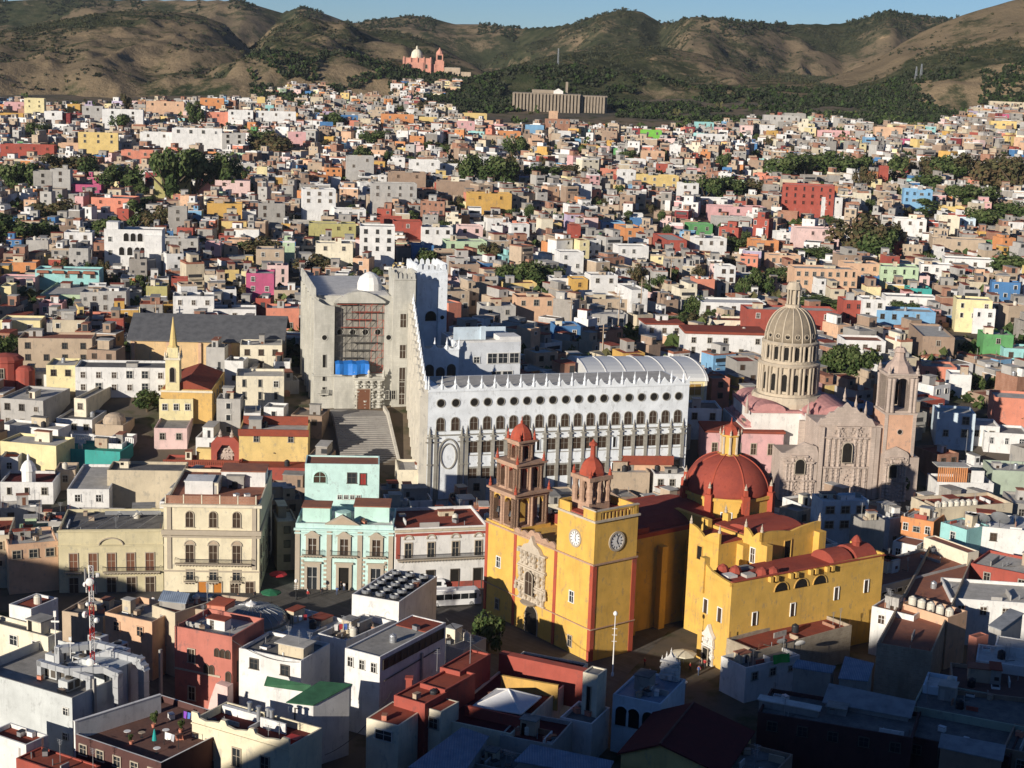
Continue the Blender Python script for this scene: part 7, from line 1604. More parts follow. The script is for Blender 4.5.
pp = [(a, b_, c-.5, s) for a, b_, c, s in zip(sx_[keep], sy_[keep], sz_[keep], g_.uniform(.7, 2.0, n_)[keep])]
SCB = leafmat('scrub_grey_green', (.035, .043, .024), (.055, .058, .034)); SCD = leafmat('scrub_dark', (.018, .028, .012), (.032, .042, .02))
scrub('hill_scrub', pp[:25000], [SCB, SCB, LO[2], SCB])
# crest trees on the skyline
n_ = 9000; AZs = np.radians(g_.uniform(-18.5, 18.5, n_)); q0 = RID[0]; Rs = np.interp(AZs, q0['az'], q0['D'])+g_.uniform(-90, 30, n_); sx_, sy_, sz_, _ = hills_z(AZs, Rs)
kk = fbm(AZs*60, AZs*0, 71, 3) > .52
pp = [(a, b_, c, s) for a, b_, c, s in zip(sx_[kk], sy_[kk], sz_[kk], g_.uniform(1.0, 2.8, n_)[kk])]; scrub('ridge_scrub', pp[:2600], [SCD, SCB, SCD])
# the wooded ridge under the far church and fort, and the town's upper edge
pp = []
for _ in range(30000):
    px = g_.uniform(250, 1040); az_ = atan2(ray(px, 100)[0], ray(px, 100)[1]); r_ = g_.uniform(1215, 1480); x, y = r_*sin(az_), r_*cos(az_)
    z = float(hills_z(np.array([az_]), np.array([max(1335., r_)]))[2][0]) if r_ > 1335 else float(T(x, y)); d_ = fbm(x/40, y/40, 17, 3)
    if d_ > ((.44 if px < 640 else .5) if r_ > 1340 else .40) and not (505 < px < 618 and r_ < 1268) : pp.append((x, y, z, g_.uniform(1.1, 2.8)))
    if len(pp) > 9000: break
scrub('wooded_ridge', pp, [SCD, LG[0], SCB, SCD])
pp = []
for _ in range(9000):
    y = 420+900*g_.random(); x = g_.uniform(-.35*y, .35*y)
    if fbm(x/35, y/35, 29, 3) > .56:
        m = np.array([x, y])
        if not any(hypot(x-m2[0], y-m2[1]) < r2*.75 for (m2, r2, _) in near(m)): pp.append((x, y, float(T(x, y)), g_.uniform(1.2, 3.2)))
    if len(pp) > 2600: break
scrub('town_shrubbery', pp, [LG[0], LG[1], LO[0], LG[1], LG[2]])
# ------------------------------------------------------------ small things on the roofs and in the square
def tank_mesh(m, h=1.5, r=.62):
    b = MB(); b.lathe([(r, 0), (r, h*.3), (r*1.04, h*.33), (r, h*.36), (r, h*.66), (r*1.04, h*.69), (r, h*.72), (r*.9, h*.84), (r*.35, h*.95), (r*.35, h), (.02, h)], m, 14); return b.mesh('water_tank')
TKB, TKW, TKG = tank_mesh(PBLACK), tank_mesh(plain('tank_cream', (.60, .56, .47), .5)), tank_mesh(METAL, 1.4, .55)
rt = random.Random(4)
tk = 0
for h in HOUSES:
    if h['A'][1] > 620 or h['w'] < 4 or tk > 110: continue
    if any(k in h['label'] for k in ('tower', 'sheet', 'wall like', 'lantern dome', 'grey block crowded', 'gallery', 'mansion', 'stepped red roof', 'tower house')): continue
    if rt.random() < .62:
        col, me = rt.choice([('black', TKB), ('black', TKB), ('cream', TKW), ('grey', TKG)])
        p = h['A'][:2]+h['u']*h['w']*rt.uniform(.15, .85)+h['v']*h['d']*rt.uniform(.3, .8)
        L = f"{col} water tank on the {shorten(h['label'], 11)}"
        if L in LABELS: continue
        o = link('water_tank', me, None, (p[0], p[1], h['zr']), rt.uniform(0, 6)); tag(o, L, 'water tank'); tk += 1
def rowtanks(h, n, y, x0, x1, me, label, group):
    for i in range(n):
        p = h['A'][:2]+h['u']*(x0+(x1-x0)*i/(n-1))+h['v']*y; o = link('water_tank', me, None, (p[0], p[1], h['zr'])); o.scale = (1.15, 1.15, 1.2); tag(o, label, 'water tank', group)
def fi(s): return next(h for h in HOUSES if s in h['label'])
rowtanks(fi('row of seven white tanks'), 7, 1.2, 1.5, 10.5, TKW, 'cream water tank standing in the row of seven on the red roof', 'seven roof tanks')
rowtanks(fi('row of beige tanks'), 5, 2.0, 1.0, fi('row of beige tanks')['w']-1, TKW, 'beige water tank in the row on the peach parapet house', 'tanks on the peach house')
h = fi('rows of black ventilators')
vm = MB(); vm.box(-1.0, 1.0, -.9, .9, 0, .5, PBLACK); vm.lathe([(.8, .5), (.85, .9), (.5, 1.0), (.45, .8)], FRDARK, 12); vm.lathe([(.9, .6), (.95, 1.15), (.75, 1.3)], METAL, 12, cap=False); vm = vm.mesh('ventilator')
for i in range(3):
    for j in range(5):
        p = h['A'][:2]+h['u']*h['w']*(.2+.3*i)+h['v']*h['d']*(.12+.19*j); tag(link('ventilator', vm, None, (p[0], p[1], h['zr'])), 'round black ventilator in the rows on the white block roof', 'ventilator', 'ventilators on the white block').scale = (.85, .85, .8)
def dish(P, label, r=.9, az=200, m=None):
    b = MB(); n = 14; pr = [(r*k/5, -.0+.28*r*(k/5)**2) for k in range(6)]; m = m or METAL
    b.lathe([(max(.01, a), z) for a, z in pr], m, n, cap=False); b.lathe([(max(.01, a), z-.03) for a, z in pr][::-1], m, n, cap=False); b.tube((0, 0, 0), (0, 0, .5*r), .03, IRON, 5)
    o = empty('dish_aerial', P, 0, label, 'dish aerial'); d = b.obj('dish', o, True); d.rotation_euler = (radians(50), 0, radians(az)); d.location = (0, 0, r*.9)
    part('stand', o, lambda b: b.tube((0, 0, -.2), (0, 0, r*.9), .05, IRON, 6))
h = fi('two big dish aerials')
for f_, s, lb in ((.2, 1.7, 'left'), (.45, 2.0, 'right')):
    p = h['A'][:2]+h['u']*h['w']*f_+h['v']*1.6; dish((p[0], p[1], h['zr']), f'big grey mesh dish aerial, {lb} of the pair on the long white house', s, 150)
for px, py, lb in ((800, 649, 'white dish aerial on the low shaded house with green cloth'), (782, 647, 'grey dish aerial left of the white one by the green cloth')):
    dish(atz(px, py, 6.3), lb, .9, 190, PWHITE if 'white dish' in lb else METAL)
# green cloth
def f(b):
    n = 8; P = [(i*.45, -.1-.1*sin(i*1.3), 1.5+.05*sin(i*2)) for i in range(n)]; Q = [(p[0], p[1]-.25-.12*cos(i), .1) for i, p in enumerate(P)]; gm = plain('green_cloth', (.05, .42, .07), .7)
    b.add(P+Q, [(n+i, n+i+1, i+1, i) for i in range(n-1)], gm); b.add([(p[0], p[1]+.03, p[2]) for p in P+Q], [(i, i+1, n+i+1, n+i) for i in range(n-1)], gm)
o = part('cloth', None, f); o.location = atz(772, 664, 5.6); o.rotation_euler.z = radians(25); tag(o, 'bright green cloth hung on the low shaded house', 'cloth')
# mast
mp = atz(92, 664, 11.7); MT = empty('telecom_mast', mp, 0, 'slim red and white lattice mast with dishes and panel antennas', 'mast'); mh = aty(95, 566, mp[1])[2]-mp[2]
RW = [plain('mast_red', (.48, .03, .02), .5), PWHITE]
def f(b):
    n = 8
    for k in range(n):
        z0, z1 = mh*k/n, mh*(k+1)/n; m = RW[k % 2]
        L = [(.38*cos(a), .38*sin(a)) for a in (0.3, 2.4, 4.5)]
        for i, (x, y) in enumerate(L):
            x2, y2 = L[(i+1) % 3]; b.tube((x, y, z0), (x, y, z1), .07, m, 5)
            for q in range(3): za, zb = z0+(z1-z0)*q/3, z0+(z1-z0)*(q+1)/3; b.tube((x, y, za), (x2, y2, zb), .035, m, 4); b.tube((x, y, zb), (x2, y2, zb), .03, m, 4)
part('lattice', MT, f)
def drum(r): b = MB(); b.lathe([(r, 0), (r, .35), (r*.6, .5), (.02, .55)], PWHITE, 16); b.lathe([(r*.9, -.02), (r, 0)], PWHITE, 16); return b.mesh('microwave_dish')
for i, (z, a, r, of) in enumerate([(.86, -1.4, .6, .8), (.9, .4, .35, .8), (.8, 2.6, .4, .8), (.63, -1.9, .3, .6), (.5, 2.9, .5, .8), (.46, -.4, .4, .8), (.05, -1.5, .6, 1.0)]):
    o = link('microwave_dish', drum(r), MT, (of*cos(a), of*sin(a), mh*z)); o.rotation_euler = (pi/2, 0, a+pi/2)
pn = MB(); pn.box(-.13, .13, -.07, .07, -.9, .9, W('grey')); pn = pn.mesh('panel_antenna')
for i in range(5): a = i*1.3; link('panel_antenna', pn, MT, (.8*cos(a), .8*sin(a), mh*(.92 if i % 2 else .78)), a)
part('bracket', MT, lambda b: [b.tube((0, 0, mh*z), (.9*cos(a), .9*sin(a), mh*z), .04, IRON, 4) for z, a in ((.86, -1.4), (.9, .4), (.8, 2.6), (.5, 2.9), (.46, -.4), (.05, -1.5), (.92, .72), (.78, 1.44), (.92, 2.2), (.78, 2.9), (.92, 3.6), (.78, 4.3))])
# ducts and air handlers on the grey block
aw, ad, az_ = AC['w'], AC['d'], AC['zr']
def acp(x, y, z=0): p = AC['A'][:2]+AC['u']*x+AC['v']*y; return (p[0], p[1], az_+z)
DUCT = plain('duct_galvanised', (.48, .49, .50), .45, .35)
def duct(path, s, label):
    o = empty('air_duct', acp(0, 0), radians(AC['ang']), label, 'air duct')
    def f(b):
        for (p, q) in zip(path[:-1], path[1:]):
            p_, q_ = Vector(p), Vector(q); d_ = (q_-p_).normalized(); b.tube(p_-d_*s*.6, q_+d_*s*.6, s*.75, DUCT, 4)
            n = max(1, int((q_-p_).length/1.4))
            for k in range(n+1): c = p_.lerp(q_, k/n); b.tube(c-d_*.06, c+d_*.06, s*.82, METAL, 4)
    part('duct_run', o, f); part('support', o, lambda b: [b.box(p[0]-.08, p[0]+.08, p[1]-.08, p[1]+.08, -.1, p[2]-s*.4, IRON) for p in path if p[2] > .6 and p[0] < aw])
duct([(aw-11, 5, .4), (aw-11, 5, 2.6), (aw-6.0, 5, 2.6), (aw-1.4, 5, 2.4), (aw-1.4, 5, .2)], .75, 'white arched duct at the front corner of the grey block roof')
duct([(aw-5, ad-11, 2.8), (aw-1, ad-8, 3.0), (aw+1.4, ad-8, 2.6), (aw+1.4, ad-8, -1)], .95, 'large silver duct bending down over the side of the grey block')
duct([(aw-9, ad-7, 1.2), (aw-4, ad-3.5, 3.4), (aw+1.2, ad-3.2, 3.2), (aw+2.0, ad-3.2, 2.2), (aw+2.0, ad-3.2, -2)], 1.05, 'largest silver duct at the far corner of the grey block')
duct([(aw-12, ad-6, .3), (aw-12, ad-6, 3), (aw-8, ad-2, 3.4), (aw-3, ad-1.5, 3.2)], .9, 'silver duct along the rear edge of the grey block roof')
um = MB(); um.box(-1.3, 1.3, -.9, .9, .15, 1.7, plain('unit_grey', (.50, .51, .50), .5)); um.box(-1.1, -.2, -.95, -.9, .4, 1.5, FRDARK); um.box(.2, 1.1, -.95, -.9, .4, 1.5, FRDARK); um.lathe([(.6, 1.7), (.62, 1.95), (.4, 1.98)], FRDARK, 12); um.box(-1.2, -1.0, -.8, .8, 0, .15, IRON); um.box(1.0, 1.2, -.8, .8, 0, .15, IRON); um = um.mesh('cooling_unit')
for i, (x, y) in enumerate(((aw-9, 7.5), (aw-14, 11), (aw-9.5, 12), (aw-12, 16), (aw-9, 19), (aw-14, 20), (aw-10, ad-9), (aw-5, 4.6))):
    tag(link('cooling_unit', um, None, acp(x, y), radians(AC['ang']+(90 if i % 3 == 1 else 0))), 'grey cooling unit among the ducts on the grey block roof', 'cooling unit', 'cooling units on the grey block')
for x, y, hh, lb in ((aw-12.5, 9.5, 9, 'thin white pole aerial left of the red and white mast'), (aw-10.5, 10.5, 5, 'short white cross armed aerial on the grey block')):
    o = part('pole_aerial', None, lambda b: (b.tube((0, 0, 0), (0, 0, hh), .07, PWHITE, 6), b.box(-.6, .6, -.05, .05, hh*.8, hh*.83, PWHITE), b.box(-.2, .2, -.15, .15, hh*.9, hh, PWHITE))); o.location = acp(x, y); tag(o, lb, 'aerial')
# glass dome
gp = atz(251, 622, 9.0); GD = empty('glass_dome', (gp[0], gp[1], 0), 0, 'low round grey glazed dome with white ribs behind the salmon red house', 'dome')
GL = plain('dome_glazing', (.17, .17, .155), .3, 0, .5)
gpr = [(6.0*cos(t), 9.3+2.6*sin(t)) for t in np.linspace(0, pi/2*.985, 9)]
part('glazing', GD, lambda b: b.lathe(gpr, GL, 40), True); part('base_wall', GD, lambda b: b.lathe([(6.3, -.5), (6.3, 9.2), (6.0, 9.3)], W('beige'), 40))
for k in range(24):
    a = k*2*pi/24; part('rib', GD, lambda b: [b.tube((gpr[i][0]*cos(a), gpr[i][0]*sin(a), gpr[i][1]+.03), (gpr[i+1][0]*cos(a), gpr[i+1][0]*sin(a), gpr[i+1][1]+.03), .05, METAL, 4) for i in range(8)])
part('finial', GD, lambda b: b.lathe([(.9, 11.85), (.9, 12.2), (.3, 12.5), (.05, 12.8)], PWHITE, 12))
# bus and van in the square
GLB = plain('vehicle_glass', (.02, .022, .025), .12, 0, .6); TYRE = plain('tyre_rubber', (.02, .02, .02), .8); RIM = plain('wheel_rim', (.45, .45, .46), .4, .5)
def wheel(par, x, y, r, side):
    w = part('wheel', par, lambda b: None); bpy.data.objects.remove(w)
    w = empty_part('wheel', par, (x, y, r)); w.rotation_euler.x = pi/2*side
    part('tyre', w, lambda b: b.lathe([(r*.6, -.02), (r*.95, -.02), (r, .04), (r, .2), (r*.95, .26), (r*.6, .26)], TYRE, 18)); part('rim', w, lambda b: b.lathe([(r*.62, .0), (r*.55, .2), (r*.2, .22), (.02, .24)], RIM, 14))
def empty_part(n, par, loc): o = link(n, None, par, loc); return o
def vehicle(px, py, ang, L, Wd, Hh, label, cat, col, name):
    P = atz(px, py, 0); e = empty(name, (P[0], P[1], .03), radians(ang), label, cat); pm_ = plain('vehicle_white', col, .3, 0, .5, .05)
    prof_ = [(-L/2, .35), (L/2-.1, .35), (L/2, .8), (L/2-.08, Hh*.55), (L/2-.35, Hh-.25), (L/2-.8, Hh), (-L/2+.4, Hh), (-L/2+.05, Hh-.3)]
    part('body', e, lambda b: (b.extr(prof_, -Wd/2, Wd/2, pm_), b.box(-L*.3, L*.05, -Wd*.3, Wd*.3, Hh+.003, Hh+.22, pm_), b.box(-L/2-.08, -L/2, -Wd/2+.1, Wd/2-.1, .4, .7, FRDARK)))
    n = max(3, int(L/1.6))
    for s in (-1, 1):
        for i in range(n):
            x0 = -L/2+.5+(L-1.4)*i/n; part('window', e, lambda b: b.box(x0, x0+(L-1.4)/n-.12, s*Wd/2-.02, s*Wd/2+.02, Hh*.48, Hh*.82, GLB))
        part('headlight', e, lambda b: b.box(L/2-.06, L/2+.03, s*(Wd/2-.45)-.2, s*(Wd/2-.45)+.2, .75, 1.0, PWHITE)); part('tail_light', e, lambda b: b.box(-L/2-.03, -L/2+.02, s*(Wd/2-.3)-.12, s*(Wd/2-.3)+.12, .9, 1.3, RW[0]))
        part('mirror', e, lambda b: b.box(L/2-.5, L/2-.35, s*(Wd/2+.03), s*(Wd/2+.28), Hh*.6, Hh*.75, IRON))
        for x in (-L*.3, L*.32): wheel(e, x, s*(Wd/2-.02), .48 if L > 7 else .34, s)
    part('windscreen', e, lambda b: b.extr([(L/2-.1, Hh*.5), (L/2-.02, Hh*.5), (L/2-.28, Hh*.86), (L/2-.38, Hh*.86)], -Wd/2+.12, Wd/2-.12, GLB)); part('rear_window', e, lambda b: b.box(-L/2-.02, -L/2+.06, -Wd/2+.3, Wd/2-.3, Hh*.55, Hh*.82, GLB))
vehicle(452, 605, 16, 10.8, 2.5, 3.1, 'white coach with a dark window band parked on the square', 'bus', (.72, .72, .72), 'bus'); vehicle(430, 590, 8, 6.2, 2.1, 2.4, 'white van parked behind the white coach', 'van', (.70, .71, .72), 'van')
# lamps, parasols, kiosk
def lamp(P, hh, label):
    e = empty('street_lamp', P, 0, label, 'street lamp'); part('post', e, lambda b: b.lathe([(.22, 0), (.22, .5), (.11, .7), (.08, hh*.6), (.06, hh-.5)], PWHITE if hh > 9 else IRON, 10)); part('lamp_globe', e, lambda b: b.lathe([(.1, hh-.5), (.32, hh-.3), (.36, hh), (.2, hh+.25), (.02, hh+.35)], PWHITE, 12), True)
    for k in range(3): part('crossbar', e, lambda b: b.box(-.4, .4, -.04, .04, hh*(.55+.1*k), hh*(.55+.1*k)+.06, PWHITE))
q = aty(613, 664, 240); lamp((q[0], 240, max(0, q[2]-2)), 10.5, 'tall pale lamp standard in front of the yellow clock tower')
for px, py, lb in ((143, 602, 'first lamp post left of the mint mansion door'),): pass
for px, py, hh, lb in ((296, 600, 3.8, 'iron lamp post at the left corner of the mint mansion'), (382, 600, 3.6, 'iron lamp post at the right corner of the mint mansion'), (770, 0, 0, '')):
    if hh: lamp(atz(px, py, 0), hh, lb)
def parasol(P, r, hh, m, label):
    e = empty('parasol', P, 0, label, 'parasol'); part('pole', e, lambda b: b.tube((0, 0, 0), (0, 0, hh), .05, IRON, 6)); part('canopy', e, lambda b: (b.lathe([(r, hh-.55), (r, hh-.35), (r*.5, hh), (.03, hh+.25)], m, 8, cap=False), b.lathe([(r*.98, hh-.37), (r*.5, hh-.03), (.03, hh+.2)][::-1], m, 8, cap=False)))
parasol(atz(683, 668, 0), 2.2, 3.0, plain('canvas_cream', (.60, .54, .40), .8), 'cream parasol on the square by the carved side portal'); parasol(atz(278, 585, 0), 1.7, 2.6, plain('canvas_red', (.42, .03, .04), .8), 'dark red parasol at the mouth of the shaded lane')
parasol(atz(271, 603, 0), 1.9, 2.5, plain('canvas_green', (.02, .13, .06), .8), 'dark green market parasol at the corner of the cream building')
# terrace furniture on the maroon house
h = DKB
def dk(x, y): p = h['A'][:2]+h['u']*h['w']*x+h['v']*h['d']*y; return (p[0], p[1], h['zr'])
e = empty('closed_parasol', dk(.62, .3), 0, 'closed teal parasol on the brown roof terrace', 'parasol'); part('pole', e, lambda b: b.tube((0, 0, 0), (0, 0, 2.4), .05, IRON, 6)); part('canopy', e, lambda b: b.lathe([(.35, .7), (.25, 1.4), (.12, 2.1), (.03, 2.4)], plain('canvas_teal', (.02, .32, .30), .7), 9))
def clothes(P, L, cols, label, rz):
    e = empty('washing_line', P, rz, label, 'washing line'); part('post', e, lambda b: (b.tube((0, 0, 0), (0, 0, 2), .05, IRON, 5), b.tube((L, 0, 0), (L, 0, 2), .05, IRON, 5), b.tube((0, 0, 1.95), (L, 0, 1.9), .015, IRON, 4)))
    for i, c in enumerate(cols):
        x = .2+(L-.9)*i/len(cols); part('garment', e, lambda b: [b.add([(x, s*.02, 1.9), (x+.6, s*.02, 1.9), (x+.55, s*.02-.15, .9+.2*(i % 2)), (x+.05, s*.02-.1, .95)], [(0, 1, 2, 3)] if s > 0 else [(3, 2, 1, 0)], c) for s in (-1, 1)])
clothes(dk(.5, .75), 4.5, [plain('cloth_purple', (.20, .06, .40), .8), plain('cloth_blue', (.08, .16, .45), .8), PWHITE, plain('cloth_lilac', (.35, .22, .5), .8), PWHITE], 'washing line with purple and white laundry on the brown terrace', radians(-30)); clothes(dk(.68, .35), 2.6, [PWHITE, PWHITE, plain('cloth_grey', (.4, .4, .42), .8)], 'washing line of white laundry beside the teal parasol', radians(-30))
def potplant(P, s, label):
    e = empty('potted_plant', P, rt.uniform(0, 6), label, 'plant'); part('pot', e, lambda b: b.lathe([(.2, 0), (.3, .5), (.33, .55), (.25, .5)], W('salmon'), 12)); link('foliage', CROWN['g'][1], e, (0, 0, .45), scale=(s*.5, s*.5, s*.9))
potplant(dk(.35, .55), 1.5, 'tall potted plant on the left of the brown roof terrace'); potplant(dk(.62, .6), 1.2, 'potted shrub near the purple laundry'); potplant(dk(.45, .2), .8, 'small yellowish potted plant at the front of the brown terrace')
for i, (x, y) in enumerate(((.3, .3), (.42, .35), (.75, .2), (.8, .6), (.55, .5))):
    e = empty('garden_table', dk(x, y), i, 'small dark table on the brown roof terrace', 'table', 'terrace tables'); part('top', e, lambda b: b.lathe([(.5, .7), (.5, .75)], W('tan') if i % 2 else PWHITE, 14)); part('leg', e, lambda b: b.lathe([(.3, 0), (.05, .05), (.05, .7)], IRON, 8))
# chimney pipes and bits on the cream house
h = CF
def cf(x, y): p = h['A'][:2]+h['u']*h['w']*x+h['v']*h['d']*y; return (p[0], p[1], h['zr'])
pm3 = MB(); pm3.lathe([(.3, 0), (.28, 2.3), (.4, 2.35), (.4, 2.55), (.3, 2.6)], METAL, 12); pm3 = pm3.mesh('flue_pipe')
for x, y in ((.42, .78), (.5, .84), (.55, .8), (.3, .85)): tag(link('flue_pipe', pm3, None, cf(x, y)), 'grey flue pipe of the cluster on the dark red terrace', 'flue', 'flue pipes on the terrace')
o = part('crate', None, lambda b: (b.box(-.9, .9, -.7, .7, 0, 1.2, plain('red_plastic', (.5, .05, .03), .5)), b.box(-.95, .95, -.75, .75, 1.2, 1.3, plain('red_plastic', (.5, .05, .03), .5)))); o.location = cf(.93, .35); o.rotation_euler.z = h['e'].rotation_euler.z; tag(o, 'bright red box at the corner of the dark red terrace', 'box')
part('terrace_wall', h['e'], lambda b: (b.box(h['w']*.48, h['w']*.74, h['d']*.66, h['d']*.7, h['zr']-.01, h['zr']+1.5, W('white')), b.box(.4, h['w']*.4, h['d']*.8, h['d']*.9, h['zr']-.01, h['zr']+1.1, W('white'))))
o = part('chimney', None, lambda b: (b.box(-.45, .45, -.45, .45, 0, 2.4, W('red')), b.box(-.6, .6, -.6, .6, 2.4, 2.65, W('red')))); o.location = (*atz(409, 686, 9.2)[:2], 8.0); tag(o, 'dark red chimney against the long white building', 'chimney')
# odds and ends fixed to the roofs: stair heads, partition walls, vents, pipes
rc = random.Random(9)
for h in HOUSES:
    if h['A'][1] > 900 or h['w'] < 5 or h['d'] < 4.5: continue
    if any(k in h['label'] for k in ('tower', 'mansion', 'sheet roof', 'wall like', 'ventilators', 'grey block crowded', 'stepped red', 'patio house', 'red sloping', 'station', 'lantern dome', 'dark brown house with white topped', 'long white building with a strip')): continue
    e, w, d = h['e'], h['w'], h['d']; z = h['zr']-e.location.z; near_ = h['A'][1] < 330
    for k in range(rc.choice([0, 1, 1, 2]) if near_ else rc.choice([0, 1, 1])):
        x = rc.uniform(.08, .6)*w; y = rc.uniform(.25, .65)*d; ww, dd, hh = rc.uniform(1.4, min(4, w*.35)), rc.uniform(1.2, max(1.4, d*.3)), rc.choice([1.0, 1.6, 2.2, 2.4]); cm = W(rc.choice(['white', 'grey', 'tan', 'beige', 'cream', 'concrete'])); rm = RF(rc.choice(['light', 'brick', 'red', 'grey', 'dark', 'tin'])); dfx = rc.uniform(.05, .5); dz_ = rc.choice([0, 0, .7]); dh_ = rc.choice([.6, 1.7]); dm_ = rc.choice([DARK, WOOD, GLASSB, FRDARK, W('grey')])
        part('roof_room', e, lambda b: (b.box(x, x+ww, y, y+dd, z-.05, z+hh, cm), b.box(x-.15, x+ww+.15, y-.18, y+dd+.12, z+hh+.002, z+hh+.14, rm), b.box(x+ww*dfx, x+ww*dfx+.7, y-.03, y-.004, z+dz_, z+min(hh-.2, dz_+dh_), dm_)))
    if near_:
        for k in range(rc.choice([1, 2, 3])):
            x = rc.uniform(.3, w-1.5); y = rc.uniform(.6, d-.8); L = rc.uniform(1.5, min(w, d)*.5); cm = W(rc.choice(['white', 'grey', 'tan', 'brick', 'red', 'concrete']))
            part('partition_wall', e, (lambda b: b.box(x, min(x+L, w-.3), y, y+.2, z-.05, z+rc.uniform(.5, 1.1), cm)) if k % 2 else (lambda b: b.box(x, x+.2, y*.5, min(y*.5+L, d-.3), z-.05, z+rc.uniform(.5, 1.1), cm)))
        part('pipe', e, lambda b: [(b.tube((x_, y_, z), (x_, y_, z+.9), .07, METAL, 6), b.tube((x_, y_, z+.12), (x_+rc.uniform(-2, 2), y_+rc.uniform(.5, 2), z+.12), .05, FRDARK, 5)) for x_, y_ in [(rc.uniform(.8, w-2.4), rc.uniform(.6, d-2.5)) for _ in range(2)]])
        for k in range(rc.choice([0, 1, 2])):
            x, y, ah = rc.uniform(.5, w-.5), rc.uniform(.4, d-.4), rc.uniform(2, 3.6)
            part('antenna', e, lambda b: (b.tube((x, y, z), (x, y, z+ah), .045, METAL, 5), [b.box(x-.55+.08*q, x+.55-.08*q, y-.02, y+.02, z+ah-.1-.22*q, z+ah-.06-.22*q, METAL) for q in range(4)]))
        if rc.random() < .4: part('rebar', e, lambda b: [b.tube((x, y, z), (x+.06, y, z+1.7), .035, WOOD, 4) for x in (.4, .6, w-.5) for y in (.15, d-.2)])
        if rc.random() < .6:
            x, y = rc.uniform(.6, w-1.8), rc.uniform(.6, d-1.8)
            part('skylight', e, lambda b: (b.box(x, x+1.3, y, y+1.1, z-.05, z+.35, PWHITE), b.box(x+.1, x+1.2, y+.1, y+1.0, z+.352, z+.42, GLASS)))
bxm = []
for i, (m_, m2) in enumerate(((W('tan'), W('brown')), (METAL, PBLACK), (W('salmon'), W('brick')), (PWHITE, METAL))):
    b = MB(); b.box(-.5, .5, -.35, .35, .08, .75, m_); b.box(-.54, .54, -.39, .39, .752, .84, m2); b.box(-.5, -.4, -.35, .35, 0, .078, m2); b.box(.4, .5, -.35, .35, 0, .078, m2); bxm.append(b.mesh('crate'))
nb = 0
for h in HOUSES:
    if h['A'][1] > 300 or h['w'] < 5 or nb > 70: continue
    for k in range(rc.choice([1, 2, 3])):
        p = h['A'][:2]+h['u']*h['w']*rc.uniform(.1, .9)+h['v']*h['d']*rc.uniform(.12, .85); o = link('crate', rc.choice(bxm), None, (p[0], p[1], h['zr']), rc.uniform(0, 3)); nb += 1
        L = f"{['tan', 'grey', 'salmon', 'white'][bxm.index(o.data)]} crate lying on the {shorten(h['label'], 9)}"; tag(o, L, 'crate', 'crates on roofs')
# wall hung aerials and poles
for i, (px, py, z, hh, lb) in enumerate(((470, 663, 11.0, 4.5, 'thin white mast on the uppermost red roof step'), (437, 668, 11.2, 3.0, 'thin aerial on the long white building roof'), (299, 655, 11.4, 4.0, 'wooden pole beside the roof pergola of the white house'), (1010, 470, 10, 4, 'aerial on the grey green house'), (966, 450, 12, 5, 'slim aerial pole beside the bluish shaded house'))):
    o = part('aerial', None, lambda b: (b.tube((0, 0, -.5), (0, 0, hh), .06, METAL, 5), [b.box(-.5+.1*k, .5-.1*k, -.02, .02, hh*.75+k*.3, hh*.75+k*.3+.03, METAL) for k in range(3)])); o.location = atz(px, py, z); tag(o, lb, 'aerial')
for px, py, hh, lb in ((570, 334, 12, 'wooden power pole left in the shaded street'), (618, 331, 13, 'power pole with crossbars at the foot of the shaded street'), (640, 322, 14, 'tall power pole right of the crossbarred one'), (602, 362, 11, 'stout power pole behind the sports hall'), (670, 288, 12, 'power pole in the upper shaded street'), (156, 330, 9, 'power pole beside the olive green wall')):
    P = hit(px, py); o = part('power_pole', None, lambda b: (b.tube((0, 0, -1), (0, 0, hh), .22, W('tan'), 7, .14), b.box(-1.3, 1.3, -.1, .1, hh-1.2, hh-1.0, W('brown')), b.box(-1.0, 1.0, -.1, .1, hh-2.2, hh-2.0, W('brown')), b.lathe([(.35, hh-4), (.35, hh-2.9)], METAL, 10, .5))); o.location = (P[0], P[1], float(T(P[0], P[1]))); o.rotation_euler.z = radians(20); tag(o, lb, 'power pole')
